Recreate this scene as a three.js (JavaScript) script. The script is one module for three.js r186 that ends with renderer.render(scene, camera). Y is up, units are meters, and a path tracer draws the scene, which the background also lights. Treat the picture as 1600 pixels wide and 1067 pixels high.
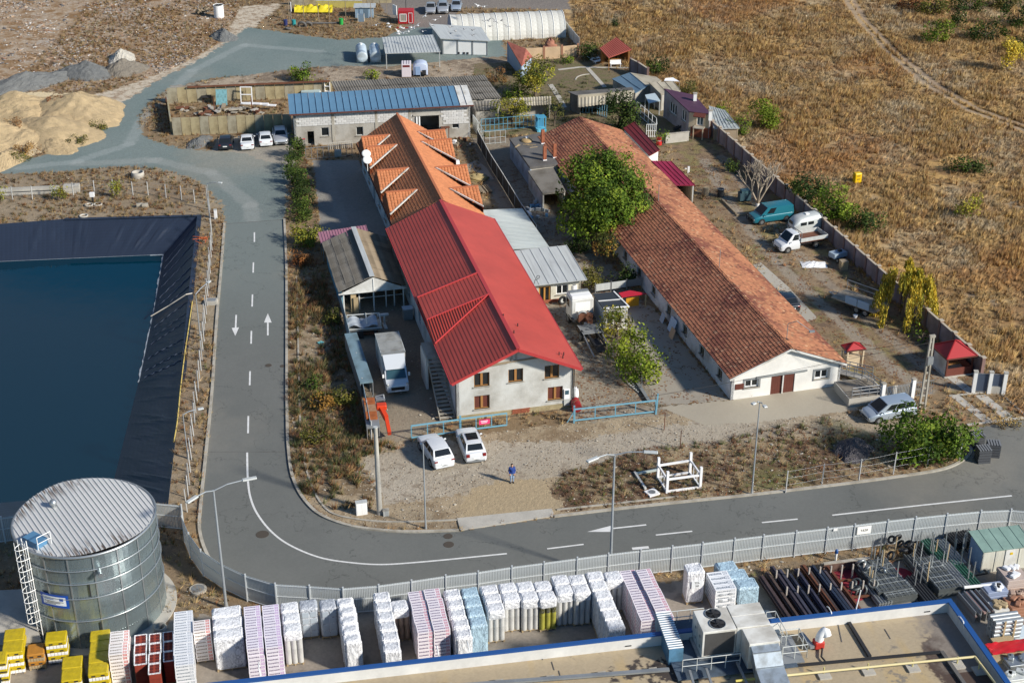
import*as THREE from 'three';
import {Sky} from 'three/addons/objects/Sky.js';
import {mergeGeometries} from 'three/addons/utils/BufferGeometryUtils.js';
import {FontLoader} from 'three/addons/loaders/FontLoader.js';
import {TextGeometry} from 'three/addons/geometries/TextGeometry.js';
import {RoundedBoxGeometry} from 'three/addons/geometries/RoundedBoxGeometry.js';

// ---------- camera, sky, sun, exposure ----------
const scene=new THREE.Scene();
const CAM_H=66,PITCH=27.6*Math.PI / 180,FPX=2355;
const camera=new THREE.PerspectiveCamera(2*Math.atan(533.5 / FPX)*180 / Math.PI,1600 / 1067,1,6000);
camera.position.set(0,CAM_H,0);
camera.lookAt(0,CAM_H - Math.sin(PITCH)*100,-Math.cos(PITCH)*100);
scene.add(camera);
const SUN=new THREE.Vector3(0.78,0.52,0.42).normalize();
const sky=new Sky();sky.name='sky';sky.scale.setScalar(5000);
sky.material.uniforms.sunPosition.value.copy(SUN);
sky.material.uniforms.turbidity.value=1.6;
sky.material.uniforms.rayleigh.value=2.2;
sky.material.uniforms.mieCoefficient.value=0.002;
sky.userData.kind='structure';
scene.add(sky);
scene.environmentIntensity=0.1;
const sun=new THREE.DirectionalLight(new THREE.Color(1.0,0.93,0.82),5.0);
sun.name='sun';sun.position.set(SUN.x*300,SUN.y*300,SUN.z*300 - 140);sun.target.position.set(0,0,-140);
sun.castShadow=true;sun.shadow.radius=9;sun.shadow.mapSize.set(4096,4096);
Object.assign(sun.shadow.camera,{left: -140,right: 140,top: 140,bottom: -140,near: 10,far: 700});
scene.add(sun,sun.target);
const renderer=new THREE.WebGLRenderer({antialias: true});
renderer.setSize(1024,682);
renderer.toneMapping=THREE.LinearToneMapping;
renderer.toneMappingExposure=1.27;
renderer.shadowMap.enabled=true;
// ---------- helpers ----------
let seed=12345;
const rnd=()=>{seed=(seed*1664525+1013904223) >>> 0;return seed / 4294967296;};
const rr=(a,b)=>a+(b - a)*rnd();
const V=(x,y,z)=>new THREE.Vector3(x,y,z);
const C=(hex)=>new THREE.Color(hex);
const RAD=Math.PI / 180;
// point of the place seen at a spot of the survey photograph, on the level h above the ground
const cP=Math.cos(PITCH),sP=Math.sin(PITCH);
function P(px,py,h=0) {
  const dx=px - 800,dy=533.5 - py,wy=dy*cP - FPX*sP,wz=-(FPX*cP) - dy*sP,t=(CAM_H - h) / -wy;
  return V(dx*t,h,wz*t);
}
// plot frame: u to the right along the fronts, v away along the long houses
const PHI=14.75*RAD,cF=Math.cos(PHI),sF=Math.sin(PHI);
const UV=(u,v,h=0)=>V(u*cF - v*sF,h,-u*sF - v*cF);
const toUV=(p)=>[p.x*cF - p.z*sF,-p.x*sF - p.z*cF];
const PU=(px,py,h=0)=>toUV(P(px,py,h));
const used={};
function numbered(n) {if (!(n in used)) {used[n]=0;return n;} used[n]++;return n+'_'+String(used[n]).padStart(3,'0');}
function tag(o,label,category,group) {o.userData={...o.userData,label,category};if (group) o.userData.group=group;return o;}
function thing(name,label,category,pos=V(0,0,0),turn=PHI,group) {
  const o=new THREE.Group();o.name=numbered(name);o.position.copy(pos);o.rotation.y=turn;scene.add(o);
  return tag(o,label,category,group);
}
function dup(src,label,pos,turn,group) {
  const o=src.clone();o.name=numbered(src.name.replace(/_\d{3}$/,''));o.userData={...src.userData};
  if (pos) o.position.copy(pos);if (turn !== undefined) o.rotation.y=turn;
  if (label) o.userData.label=label;if (group) o.userData.group=group;
  scene.add(o);return o;
}
function mesh(name,geo,mat,parent) {
  const m=new THREE.Mesh(geo,mat);m.castShadow=m.receiveShadow=true;
  if (parent) {m.name=name;parent.add(m);} else {m.name=numbered(name);scene.add(m);}
  return m;
}
const struct=(o)=>{o.userData.kind='structure';return o;};
const stuff=(o)=>{o.userData.kind='stuff';return o;};
const M4=(x,y,z,ry=0,rx=0,rz=0,s=1)=>new THREE.Matrix4().compose(V(x,y,z),new THREE.Quaternion().setFromEuler(new THREE.Euler(rx,ry,rz,'YXZ')),s.isVector3?s:V(s,s,s));
// geometry builder: collects pieces, gives one geometry
class MB {
  constructor() {this.p=[];this.n=[];this.t=[];this.c=null;this.col=null;}
  color(c) {if (!this.c) {this.c=[];for (let i=0;i<this.p.length / 3;i++) this.c.push(1,1,1);} this.col=c;return this;}
  tri(a,b,c,ua,ub,uc,n) {
    if (!n) {n=V().subVectors(b,a).cross(V().subVectors(c,a)).normalize();}
    else if (V().subVectors(b,a).cross(V().subVectors(c,a)).dot(n)<0) {[b,c]=[c,b];[ub,uc]=[uc,ub];}
    for (const q of [a,b,c]) {this.p.push(q.x,q.y,q.z);this.n.push(n.x,n.y,n.z);if (this.c) this.c.push(this.col.r,this.col.g,this.col.b);}
    this.t.push(...ua,...ub,...uc);return this;
 }
  quad(a,b,c,d,n) {// a-b bottom edge, d above a; uv in metres
    const w=a.distanceTo(b),h=a.distanceTo(d),w2=d.distanceTo(c),o=this.o||[0,0];
    const A=[o[0],o[1]],B=[o[0]+w,o[1]],Cc=[o[0]+w2,o[1]+h],D=[o[0],o[1]+h];
    return this.tri(a,b,c,A,B,Cc,n).tri(a,c,d,A,Cc,D,n);
 }
  box(w,h,d,x=0,y=0,z=0,ry=0,rx=0,rz=0) {// y is the base
    const m=M4(x,y,z,ry,rx,rz),X=w / 2,Z=d / 2;
    const q=(...k)=>k.map((v)=>V(v[0],v[1],v[2]).applyMatrix4(m));
    const f=(...k)=>this.quad(...q(...k));
    f([-X,0,Z],[X,0,Z],[X,h,Z],[-X,h,Z]);f([X,0,-Z],[-X,0,-Z],[-X,h,-Z],[X,h,-Z]);
    f([X,0,Z],[X,0,-Z],[X,h,-Z],[X,h,Z]);f([-X,0,-Z],[-X,0,Z],[-X,h,Z],[-X,h,-Z]);
    f([-X,h,Z],[X,h,Z],[X,h,-Z],[-X,h,-Z]);f([-X,0,-Z],[X,0,-Z],[X,0,Z],[-X,0,Z]);
    return this;
 }
  beam(a,b,w=0.06,h=w) {// square bar between two points
    const d=V().subVectors(b,a),L=d.length();d.normalize();
    let s=Math.abs(d.y)>0.95?V(1,0,0):V(d.z,0,-d.x).normalize();
    const t=V().crossVectors(s,d).normalize();s=s.clone().multiplyScalar(w / 2);t.multiplyScalar(h / 2);
    const pt=(q,i,j)=>q.clone().addScaledVector(s,i).addScaledVector(t,j);
    const A=[pt(a,-1,-1),pt(a,1,-1),pt(a,1,1),pt(a,-1,1)],B=[pt(b,-1,-1),pt(b,1,-1),pt(b,1,1),pt(b,-1,1)];
    for (let i=0;i<4;i++) {const j=(i+1) % 4;this.quad(A[j],A[i],B[i],B[j]);}
    this.quad(A[0],A[1],A[2],A[3]);this.quad(B[1],B[0],B[3],B[2]);return this;
 }
  tube(a,b,r=0.05,r2=r,k=8,caps=true) {
    const d=V().subVectors(b,a).normalize(),s=Math.abs(d.y)>0.9?V(1,0,0):V(0,1,0);
    const e1=V().crossVectors(s,d).normalize(),e2=V().crossVectors(d,e1),L=a.distanceTo(b);
    const dir=(i)=>{const t=i / k*2*Math.PI;return e1.clone().multiplyScalar(Math.cos(t)).addScaledVector(e2,Math.sin(t));};
    for (let i=0;i<k;i++) {
      const n0=dir(i),n1=dir(i+1),A=a.clone().addScaledVector(n0,r),B=a.clone().addScaledVector(n1,r),D=b.clone().addScaledVector(n0,r2),E=b.clone().addScaledVector(n1,r2);
      for (const [q,n,t] of [[A,n0,[i / k,0]],[B,n1,[(i+1) / k,0]],[E,n1,[(i+1) / k,L]],[A,n0,[i / k,0]],[E,n1,[(i+1) / k,L]],[D,n0,[i / k,L]]]) {this.p.push(q.x,q.y,q.z);this.n.push(n.x,n.y,n.z);this.t.push(...t);if (this.c) this.c.push(this.col.r,this.col.g,this.col.b);}
      if (caps) {this.tri(a,B,A,[0,0],[0,0],[0,0]);this.tri(b,D,E,[0,0],[0,0],[0,0]);}
   }
    return this;
 }
  path(pts,r=0.04,k=6) {for (let i=0;i+1<pts.length;i++) this.tube(pts[i],pts[i+1],r,r,k);return this;}
  geo(g,m) {// any three.js geometry
    const q=(g.index?g.toNonIndexed():g.clone());if (m) q.applyMatrix4(m);
    const P0=q.attributes.position.array,N0=q.attributes.normal.array,T0=q.attributes.uv?q.attributes.uv.array:null;
    for (let i=0;i<P0.length;i++) {this.p.push(P0[i]);this.n.push(N0[i]);if (this.c) this.c.push([this.col.r,this.col.g,this.col.b][i % 3]);}
    if (T0) for (let i=0;i<T0.length;i++) this.t.push(T0[i]);else for (let i=0;i<P0.length / 3;i++) this.t.push(0,0);
    return this;
 }
  cyl(r,h,x,y,z,k=16,r2=r) {return this.tube(V(x,y,z),V(x,y+h,z),r,r2,k);}
  get() {
    const g=new THREE.BufferGeometry();
    g.setAttribute('position',new THREE.Float32BufferAttribute(this.p,3));g.setAttribute('normal',new THREE.Float32BufferAttribute(this.n,3));g.setAttribute('uv',new THREE.Float32BufferAttribute(this.t,2));
    if (this.c) g.setAttribute('color',new THREE.Float32BufferAttribute(this.c,3));
    return g;
 }
  build(name,mat,parent) {return mesh(name,this.get(),mat,parent);}
}
// ---------- noise ----------
function hash(i,j,s) {let h=(i*374761393+j*668265263+s*974634777) | 0;h=Math.imul(h ^ (h >>> 13),1274126177);return ((h ^ (h >>> 16)) >>> 0) / 4294967296;}
function vnoise(x,y,per,s) {
  const i=Math.floor(x),j=Math.floor(y),f=x - i,g=y - j,u=f*f*(3 - 2*f),w=g*g*(3 - 2*g),m=(k)=>((k % per)+per) % per;
  const a=hash(m(i),m(j),s),b=hash(m(i+1),m(j),s),c=hash(m(i),m(j+1),s),d=hash(m(i+1),m(j+1),s);
  return a+(b - a)*u+(c - a)*w+(a - b - c+d)*u*w;
}
const NS=512;
function makeField(base,oct,gain,s) {// tileable field 0..1
  const out=new Float32Array(NS*NS);let mn=9,mx=-9;
  for (let y=0;y<NS;y++) for (let x=0;x<NS;x++) {
    let v=0,a=1,f=base;
    for (let o=0;o<oct;o++) {v += a*vnoise(x / NS*f,y / NS*f,f,s+o);a *= gain;f *= 2;}
    out[y*NS+x]=v;if (v<mn) mn=v;if (v>mx) mx=v;
 }
  for (let i=0;i<out.length;i++) out[i]=(out[i] - mn) / (mx - mn);
  return out;
}
const F_SOFT=makeField(4,7,0.55,1),F_SOFT2=makeField(4,7,0.6,21),F_FINE=makeField(64,3,0.7,41),F_CLUMP=makeField(24,5,0.6,61);
function S(F,x,y) {// bilinear, x,y in tiles
  x=(x - Math.floor(x))*NS;y=(y - Math.floor(y))*NS;const i=x | 0,j=y | 0,f=x - i,g=y - j,i1=(i+1) & (NS - 1),j1=(j+1) & (NS - 1),I=i & (NS - 1),J=j & (NS - 1);
  const a=F[J*NS+I],b=F[J*NS+i1],c=F[j1*NS+I],d=F[j1*NS+i1];
  return a+(b - a)*f+(c - a)*g+(a - b - c+d)*f*g;
}
const toS=(l)=>{l=Math.max(0,Math.min(1,l));return 255*(l <= 0.0031308?12.92*l:1.055*Math.pow(l,1 / 2.4) - 0.055);};
function tex(n,fn,srgb=true,n2=n) {// fn(u,v) -> [r,g,b] 0..1 (linear albedo when srgb)
  const d=new Uint8Array(n*n2*4);
  for (let y=0;y<n2;y++) for (let x=0;x<n;x++) {const c=fn(x / n,y / n2),k=(y*n+x)*4;for (let i=0;i<3;i++) d[k+i]=srgb?toS(c[i]):Math.max(0,Math.min(255,c[i]*255));d[k+3]=255;}
  const t=new THREE.DataTexture(d,n,n2);t.wrapS=t.wrapT=THREE.RepeatWrapping;t.magFilter=THREE.LinearFilter;t.minFilter=THREE.LinearMipmapLinearFilter;t.generateMipmaps=true;
  if (srgb) t.colorSpace=THREE.SRGBColorSpace;t.needsUpdate=true;return t;
}
const _rc=new Map();
const rep=(t,s,s2=s)=>{const k=t.uuid+'_'+s+'_'+s2;if (_rc.has(k)) return _rc.get(k);const c=t.clone();_rc.set(k,c);c.repeat.set(1 / s,1 / s2);c.needsUpdate=true;return c;};
const g3=(v)=>[v,v,v];
const T_bump=tex(512,(u,v)=>g3(0.5*S(F_FINE,u,v)+0.5*S(F_CLUMP,u,v)),false);
const T_fine=tex(512,(u,v)=>g3(S(F_FINE,u,v)),false);
const T_soft=tex(512,(u,v)=>g3(S(F_SOFT,u,v)),false);
const T_mottle=tex(512,(u,v)=>g3(0.62+0.38*(0.6*S(F_SOFT,u,v)+0.25*S(F_CLUMP,u,v)+0.15*S(F_FINE,u,v))));
const T_dirty=tex(512,(u,v)=>{const a=S(F_SOFT2,u,v),b=S(F_SOFT,u,v*0.25+0.3),k=Math.max(0,a - 0.45)*1.6,m=0.95 - 0.45*k - 0.25*Math.max(0,b - 0.5);return [m,m*(1 - 0.05*k),m*(1 - 0.12*k)];});
const T_streak=tex(512,(u,v)=>{const s=S(F_CLUMP,u*2,v*0.12),b=S(F_SOFT,u,v);const m=0.95 - 0.4*Math.max(0,s - 0.45) - 0.3*Math.max(0,b - 0.55);return [m,m,m*0.97];});
const T_rough=tex(256,(u,v)=>g3(0.45+0.5*S(F_SOFT2,u,v)),false);
// materials: colour (linear rgb), roughness, options
function mat(r,g,b,rough=0.8,o={}) {
  const p={color: new THREE.Color().setRGB(r,g,b),roughness: rough,metalness: o.metal||0};
  if (o.map) p.map=rep(o.map,o.s||3,o.s2||o.s||3);
  if (o.bump) {p.bumpMap=rep(o.bumpT||T_bump,o.bs||2);p.bumpScale=o.bump;}
  if (o.side) p.side=THREE.DoubleSide;
  if (o.vc) p.vertexColors=true;
  if (o.phys) return new THREE.MeshPhysicalMaterial({...p,...o.phys});
  return new THREE.MeshStandardMaterial(p);
}
const DS=THREE.DoubleSide;
// ---------- the ground: zones, colours of the soil, sheets ----------
const Z={};
const px=(...a)=>{const o=[];for (let i=0;i<a.length;i += 2) o.push(P(a[i],a[i+1]));return o;};
Z.field=px(905,-40,1900,-40,1900,900,1640,690,1600,655,1562,612,1420,496,1216,306,1116,216,1085,180,1040,130,985,112,960,100,905,68,880,20);
Z.rubble=px(-200,-40,385,-40,352,62,300,92,215,128,120,140,-200,152);
Z.sand=px(-80,150,60,143,150,150,182,170,150,195,95,228,40,246,-80,262);
Z.dust=px(140,150,215,128,300,92,352,62,375,10,440,5,400,40,378,62,320,88,245,126,190,162,172,172);
Z.gravel=px(352,349,346,320,322,292,288,274,240,262,180,260,100,268,-120,282,-120,268,60,245,100,230,140,202,172,172,200,155,245,126,320,88,345,72,385,42,450,52,530,62,600,58,640,40,780,40,790,88,600,108,540,104,450,112,330,122,265,137,236,157,217,178,216,200,232,218,280,232,340,236,400,240,446,244,450,270,446,343);
Z.parking=px(335,218,455,205,462,262,447,300,448,262,380,240,330,236);
Z.darkyard=px(585,-10,890,-10,890,15,720,12,700,40,640,44,600,62,640,40,600,20);
Z.strip=px(265,135,450,108,540,102,600,104,770,88,800,95,780,122,520,128,400,135,265,150);
Z.asphalt=px(350,349,345,420,338,500,330,620,320,720,313,790,312,835,318,860,330,882,350,905,380,928,430,946,480,950,560,938,700,921,860,901,1000,886,1200,864,1400,838,1560,818,1720,800,1720,640,1600,655,1530,668,1512,690,1517,704,1508,716,1480,731,1400,745,1200,770,1000,791,868,808,720,829,640,831,600,828,545,821,500,804,474,780,457,746,450,700,448,636,447,520,447,412,444,343);
Z.dirt=px(455,440,505,435,540,540,580,690,640,690,900,660,1025,645,1130,626,1300,612,1330,650,1400,652,1530,668,1512,690,1480,728,1200,768,868,806,720,828,600,827,545,820,502,803,476,780,459,746,452,700,450,600);
Z.weeds=px(880,740,1010,700,1120,690,1290,650,1400,690,1510,705,1480,728,1200,766,1000,787,890,800,850,775);
Z.sandy=px(770,750,850,750,880,790,868,806,720,828,715,800,730,770);
Z.yardA=px(520,440,560,425,640,470,715,655,640,690,580,690,545,540);
Z.paved=px(488,250,560,250,600,345,605,375,515,378,500,360);
Z.yardMid=px(735,215,800,215,860,330,900,360,960,420,1130,620,1030,650,890,660,890,610,780,340);
Z.concB=px(975,470,1020,480,1137,625,1040,632,1010,600,1000,560,985,520);
Z.apron=px(1030,636,1137,626,1325,592,1340,640,1180,660,1100,664);
Z.yardB=px(1030,190,1112,215,1216,306,1420,496,1562,612,1500,616,1400,600,1325,592,1210,440,1060,250);
Z.garden=px(740,100,880,90,985,112,1040,130,1085,180,1116,216,1030,230,900,190,850,210,735,215);
Z.store=px(-100,1000,75,1010,240,975,300,955,420,960,560,957,700,938,1040,905,1180,915,1300,895,1500,860,1700,830,1800,1400,-100,1400);
Z.verge=px(250,830,282,815,290,870,340,925,400,950,560,950,420,965,300,960,250,985,240,940);
Z.verge2=px(1040,905,1180,885,1500,838,1700,815,1700,840,1500,862,1300,893,1180,912);
Z.pondside=px(-100,275,100,268,180,260,240,262,288,274,322,292,346,320,352,349,345,420,330,620,313,790,285,800,262,800,311,345,-100,392);
Z.loose=px(655,690,900,690,1020,665,1180,655,1180,690,900,735,800,760,600,790,560,720);
const zoneOrder=['field','rubble','sand','dust','gravel','parking','darkyard','strip','asphalt','dirt','loose','weeds','sandy','yardA','paved','yardMid','concB','apron','yardB','garden','store','verge','verge2','pondside'];
const ZX0=-110,ZZ0=-280,ZW=225,ZR=5,ZN=ZW*ZR;
const zgrid=new Uint8Array(ZN*ZN);
zoneOrder.forEach((name,k)=>{
  const q=Z[name].map((p)=>[(p.x - ZX0)*ZR,(p.z - ZZ0)*ZR]);
  const y0=Math.max(0,Math.floor(Math.min(...q.map((a)=>a[1])))),y1=Math.min(ZN - 1,Math.ceil(Math.max(...q.map((a)=>a[1]))));
  for (let y=y0;y <= y1;y++) {
    const xs=[];
    for (let i=0;i<q.length;i++) {const a=q[i],b=q[(i+1) % q.length];if ((a[1] <= y) !== (b[1] <= y)) xs.push(a[0]+(y - a[1]) / (b[1] - a[1])*(b[0] - a[0]));}
    xs.sort((a,b)=>a - b);
    for (let i=0;i+1<xs.length;i += 2) for (let x=Math.max(0,Math.ceil(xs[i]));x <= Math.min(ZN - 1,xs[i+1]);x++) zgrid[y*ZN+x]=k+1;
 }
});
function zoneAt(x,z) {const i=Math.round((x - ZX0)*ZR),j=Math.round((z - ZZ0)*ZR);if (i<0||j<0||i >= ZN||j >= ZN) return x>20?1:0;return zgrid[j*ZN+i];}
const zName=(x,z)=>{const k=zoneAt(x,z);return k?zoneOrder[k - 1]:'scrub';};
// worn wheel tracks and drip lines: [points, width, strength, colour]
const tracks=[
  [px(1316,-10,1341,30,1385,80,1444,130,1513,172,1604,205),.6,0.85,[.36,.27,.18]],[px(1327,-10,1352,30,1398,79,1458,128,1528,170,1620,203),.6,0.85,[.33,.24,.16]],
  [px(1100,250,1150,330,1215,410,1300,490,1400,580,1450,610),1.0,0.75,[.27,.23,.18]],
  [px(1128,245,1190,330,1260,410,1345,490,1440,570,1490,605),0.9,0.6,[.27,.23,.18]],
  [px(640,740,800,720,1000,690,1200,668,1400,660),2.4,0.35,[.34,.30,.24]],
  [px(30,262,120,252,200,225,225,180,300,110,380,70,500,80),1.1,0.4,[.30,.33,.32]],
  [px(120,256,240,250,330,270,390,320,395,350),1.3,0.35,[.31,.32,.30]],
  [px(388,350,372,500,360,700,356,800,390,880,500,918,700,900),0.7,0.25,[.10,.10,.10]],
  [px(420,350,418,500,415,700,440,790,520,850,640,858,900,830,1300,785),0.8,0.25,[.15,.145,.135]],
  [px(1030,572,1048,598,1058,612,1069,634),.28,0.85,[.10,.075,.04]],[px(990,630,1030,634,1069,632,1130,627),.3,0.8,[.11,.08,.04]],[px(1008,603,1030,599,1050,598),.2,0.8,[.11,.08,.04]],[px(1034,576,1070,572),.14,0.7,[.12,.09,.05]],
  [px(1128,628,1146,642,1152,655),.2,0.8,[.12,.09,.05]],[px(1140,641,1240,630,1330,618),.08,0.7,[.16,.13,.09]],
  [px(505,255,520,300,535,345),.9,0.3,[.33,.31,.27]],
];
const trackSeg=[];
for (const [pts,w,s,c] of tracks) for (let i=0;i+1<pts.length;i++) trackSeg.push([pts[i].x,pts[i].z,pts[i+1].x,pts[i+1].z,w,s,c]);
const mixc=(a,b,t)=>{t=Math.max(0,Math.min(1,t));return [a[0]+(b[0] - a[0])*t,a[1]+(b[1] - a[1])*t,a[2]+(b[2] - a[2])*t];};
const mul=(a,k)=>[a[0]*k,a[1]*k,a[2]*k];
const sm=(a,b,x)=>{const t=Math.max(0,Math.min(1,(x - a) / (b - a)));return t*t*(3 - 2*t);};
const GOLD=[.47,.29,.10],BROWN=[.22,.125,.05],PALE=[.46,.34,.19],DIRT=[.345,.27,.175],RUST=[.22,.11,.05],DRYGREEN=[.16,.16,.05];
const smw=sm;
function soil(x,z) {
  const sm=(a,b,v)=>smw(a - .05,b+.05,v);
  const n1=S(F_SOFT,x / 70,z / 70),n2=S(F_SOFT2,x / 31+.3,z / 31),n3=.42*S(F_CLUMP,x / 17,z / 17)+.33*S(F_FINE,x / 29,z / 29)+.25*S(F_FINE,x / 9+.4,z / 9),n4=.6*S(F_FINE,x / 11,z / 11)+.4*S(F_FINE,x / 5.3,z / 5.3),n5=S(F_CLUMP,x / 41+.5,z / 41+.2);
  const e=1.3,wx=(S(F_CLUMP,x / 13,z / 13) - .5)*e,wz=(S(F_CLUMP,x / 13+.37,z / 13+.61) - .5)*e;
  const z0=zName(x,z);const crisp=z0==='asphalt'||z0==='concB'||z0==='apron'||z0==='paved';
  let zn=crisp?z0:zName(x+wx,z+wz);if (!crisp&&(zn==='asphalt'||zn==='paved')) zn=z0;
  const f=.72+.56*n4;let c;
  const weedy=(a,b,t,k)=>mixc(a,b,sm(t - k,t+k,.5*n3+.5*n5));
  switch (zn) {
    case 'field': c=mixc(mixc(GOLD,PALE,sm(.45,.75,n2)),BROWN,sm(.44,.62,.35*n3+.65*n5)*.95);c=mixc(c,RUST,sm(.6,.8,n1)*.35);c=mixc(c,[.33,.29,.22],sm(.68,.8,S(F_SOFT,x / 45+.7,z / 45))*.7);break;
    case 'rubble': c=mixc(mixc([.30,.20,.115],[.40,.33,.25],sm(.45,.65,n3)),BROWN,sm(.5,.7,n5));c=mixc(c,[.45,.43,.40],sm(.62,.72,n4*.6+n2*.4)*.7);break;
    case 'sand': c=mixc([.56,.44,.26],[.64,.53,.34],n2);break;
    case 'dust': c=mixc([.50,.43,.33],[.28,.20,.13],sm(.5,.62,n3));break;
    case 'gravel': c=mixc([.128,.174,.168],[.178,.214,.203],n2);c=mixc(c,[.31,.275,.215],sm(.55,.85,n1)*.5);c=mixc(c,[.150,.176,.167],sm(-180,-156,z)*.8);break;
    case 'parking': c=mixc([.36,.31,.235],[.27,.25,.21],n2);break;
    case 'darkyard': c=mixc([.15,.13,.12],[.22,.19,.16],n2);break;
    case 'strip': c=mixc([.36,.29,.21],[.17,.125,.085],sm(.45,.6,n3*.6+n2*.4));break;
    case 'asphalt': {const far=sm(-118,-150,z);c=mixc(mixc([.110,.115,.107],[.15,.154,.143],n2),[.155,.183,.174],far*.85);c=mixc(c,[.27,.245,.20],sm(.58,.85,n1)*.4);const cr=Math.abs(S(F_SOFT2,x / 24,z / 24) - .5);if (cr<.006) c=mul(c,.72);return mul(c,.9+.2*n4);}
    case 'dirt': c=weedy(DIRT,[.20,.14,.08],.52,.14);if (x<-10&&z<-100) c=mixc(c,[.14,.095,.05],sm(.36,.6,n3*.6+n2*.4)*.8);c=mixc(c,[.42,.37,.30],sm(.66,.74,n4)*.5);break;
    case 'loose': c=mixc(mixc([.33,.275,.20],[.38,.33,.26],n2),[.235,.19,.14],sm(.55,.68,n3));break;
    case 'weeds': c=mixc(weedy([.30,.225,.13],[.10,.055,.03],.48,.1),DRYGREEN,sm(.52,.7,n2)*.65);break;
    case 'sandy': c=mixc([.36,.275,.165],[.32,.255,.165],n2);break;
    case 'yardA': c=mixc([.26,.22,.16],[.16,.12,.085],n2);break;
    case 'paved': c=mixc([.27,.255,.225],[.20,.19,.17],n2);break;
    case 'yardMid': c=mixc(mixc([.30,.26,.20],[.20,.165,.12],n2),[.16,.09,.045],sm(.57,.66,n3)*.8);break;
    case 'concB': c=mixc([.36,.32,.26],[.27,.24,.195],n2);c=mixc(c,[.14,.10,.06],sm(.66,.72,n3)*.5);return mul(c,.93+.14*n4);
    case 'apron': c=mixc([.40,.355,.275],[.33,.29,.225],n2);return mul(c,.93+.14*n4);
    case 'yardB': c=mixc(mixc([.18,.115,.065],[.27,.195,.115],n2),[.19,.165,.055],sm(.5,.7,n5)*.75);c=mixc(c,[.095,.06,.038],sm(.5,.64,n3)*.75);break;
    case 'garden': c=mixc(mixc([.125,.09,.052],[.185,.14,.078],n2),[.10,.11,.03],sm(.48,.62,n3)*.7);break;
    case 'store': c=mixc([.21,.18,.15],[.29,.255,.21],n2);c=mixc(c,[.11,.095,.08],sm(.6,.75,n5)*.6);break;
    case 'verge': case 'verge2': c=mixc(mixc([.25,.185,.11],[.14,.10,.065],n2),[.33,.25,.14],sm(.58,.68,n3));break;
    case 'pondside': c=mixc(mixc([.31,.25,.17],[.20,.14,.085],n2),[.13,.10,.05],sm(.55,.7,n3)*.7);break;
    default: c=mixc(mixc([.27,.19,.105],[.16,.105,.055],n2),[.33,.27,.18],sm(.58,.7,n3));
 }
  c=mul(c,f);
  for (const t of trackSeg) {
    const dx=t[2] - t[0],dz=t[3] - t[1];let k=((x - t[0])*dx+(z - t[1])*dz) / (dx*dx+dz*dz);k=k<0?0:k>1?1:k;
    const d=Math.hypot(x - t[0] - k*dx,z - t[1] - k*dz)+(n3 - .5)*1.2;if (d<t[4]) c=mixc(c,mul(t[6],.8+.4*n4),t[5]*sm(t[4],t[4]*.4,d));
 }
  return c;
}
function soilMap(x0,z0,w,h,n) {const t=tex(n,(u,v)=>soil(x0+u*w,z0+v*h));t.wrapS=t.wrapT=THREE.ClampToEdgeWrapping;return {t,x0,z0,w,h};}
const NEAR=soilMap(-56,-160,112,98,2048),FARM=soilMap(-110,-275,220,120,2048);
const mGround=(M,rough,bump)=>{const m=new THREE.MeshStandardMaterial({map: M.t,roughness: rough});m.bumpMap=rep(T_bump,1);m.bumpScale=bump;const b=T_bump.clone();b.repeat.set(M.w / 6,M.h / 6);b.needsUpdate=true;m.bumpMap=b;return m;};
const mNear=mGround(NEAR,.95,.05),mFar=mGround(FARM,.95,.08),mRoadN=mGround(NEAR,.85,.008),mRoadF=mGround(FARM,.9,.03);
function sheet(name,outline,y,M,m,holes=[]) {// flat sheet of ground with the soil's own colours
  const s=new THREE.Shape(outline.map((p)=>new THREE.Vector2(p.x,-p.z)));
  for (const h of holes) s.holes.push(new THREE.Path(h.map((p)=>new THREE.Vector2(p.x,-p.z))));
  const g=new THREE.ShapeGeometry(s),q=g.attributes.position,uv=g.attributes.uv;
  for (let i=0;i<q.count;i++) {const x=q.getX(i),z=-q.getY(i);q.setXYZ(i,x,y,z);uv.setXY(i,(x - M.x0) / M.w,(z - M.z0) / M.h);}
  g.computeVertexNormals();return struct(mesh(name,g,m));
}
const R4=(x0,x1,z0,z1)=>[V(x0,0,z0),V(x1,0,z0),V(x1,0,z1),V(x0,0,z1)];
const pondEdge=px(-160,362,100,342.5,311,337,300,440,285,590,262,790,-160,850);
const ZS=-158;// the near sheet ends here, the far one begins
// far plain all round, out to the horizon, lies a little lower
{
  const m=mat(.30,.215,.11,.95,{map: T_mottle,s: 40});
  const s=new THREE.Shape([[-2500,-2500],[2500,-2500],[2500,2500],[-2500,2500]].map((a)=>new THREE.Vector2(...a)));
  s.holes.push(new THREE.Path([[-99,63],[109,63],[109,273],[-99,273]].map((a)=>new THREE.Vector2(...a))));
  const g=new THREE.ShapeGeometry(s);g.rotateX(-Math.PI / 2);g.translate(0,-.01,0);struct(mesh('plain',g,m));
}
const inPond=(x,z)=>{let c=false;for (let i=0,j=pondEdge.length - 1;i<pondEdge.length;j=i++) {const a=pondEdge[i],b=pondEdge[j];if ((a.z>z) !== (b.z>z)&&x<(b.x - a.x)*(z - a.z) / (b.z - a.z)+a.x) c=!c;} return c;};
sheet('near_ground',R4(-100,110,ZS,-62),0,NEAR,mNear,[pondEdge]);
sheet('far_ground',R4(-100,110,-274,ZS),0,FARM,mFar);
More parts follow.
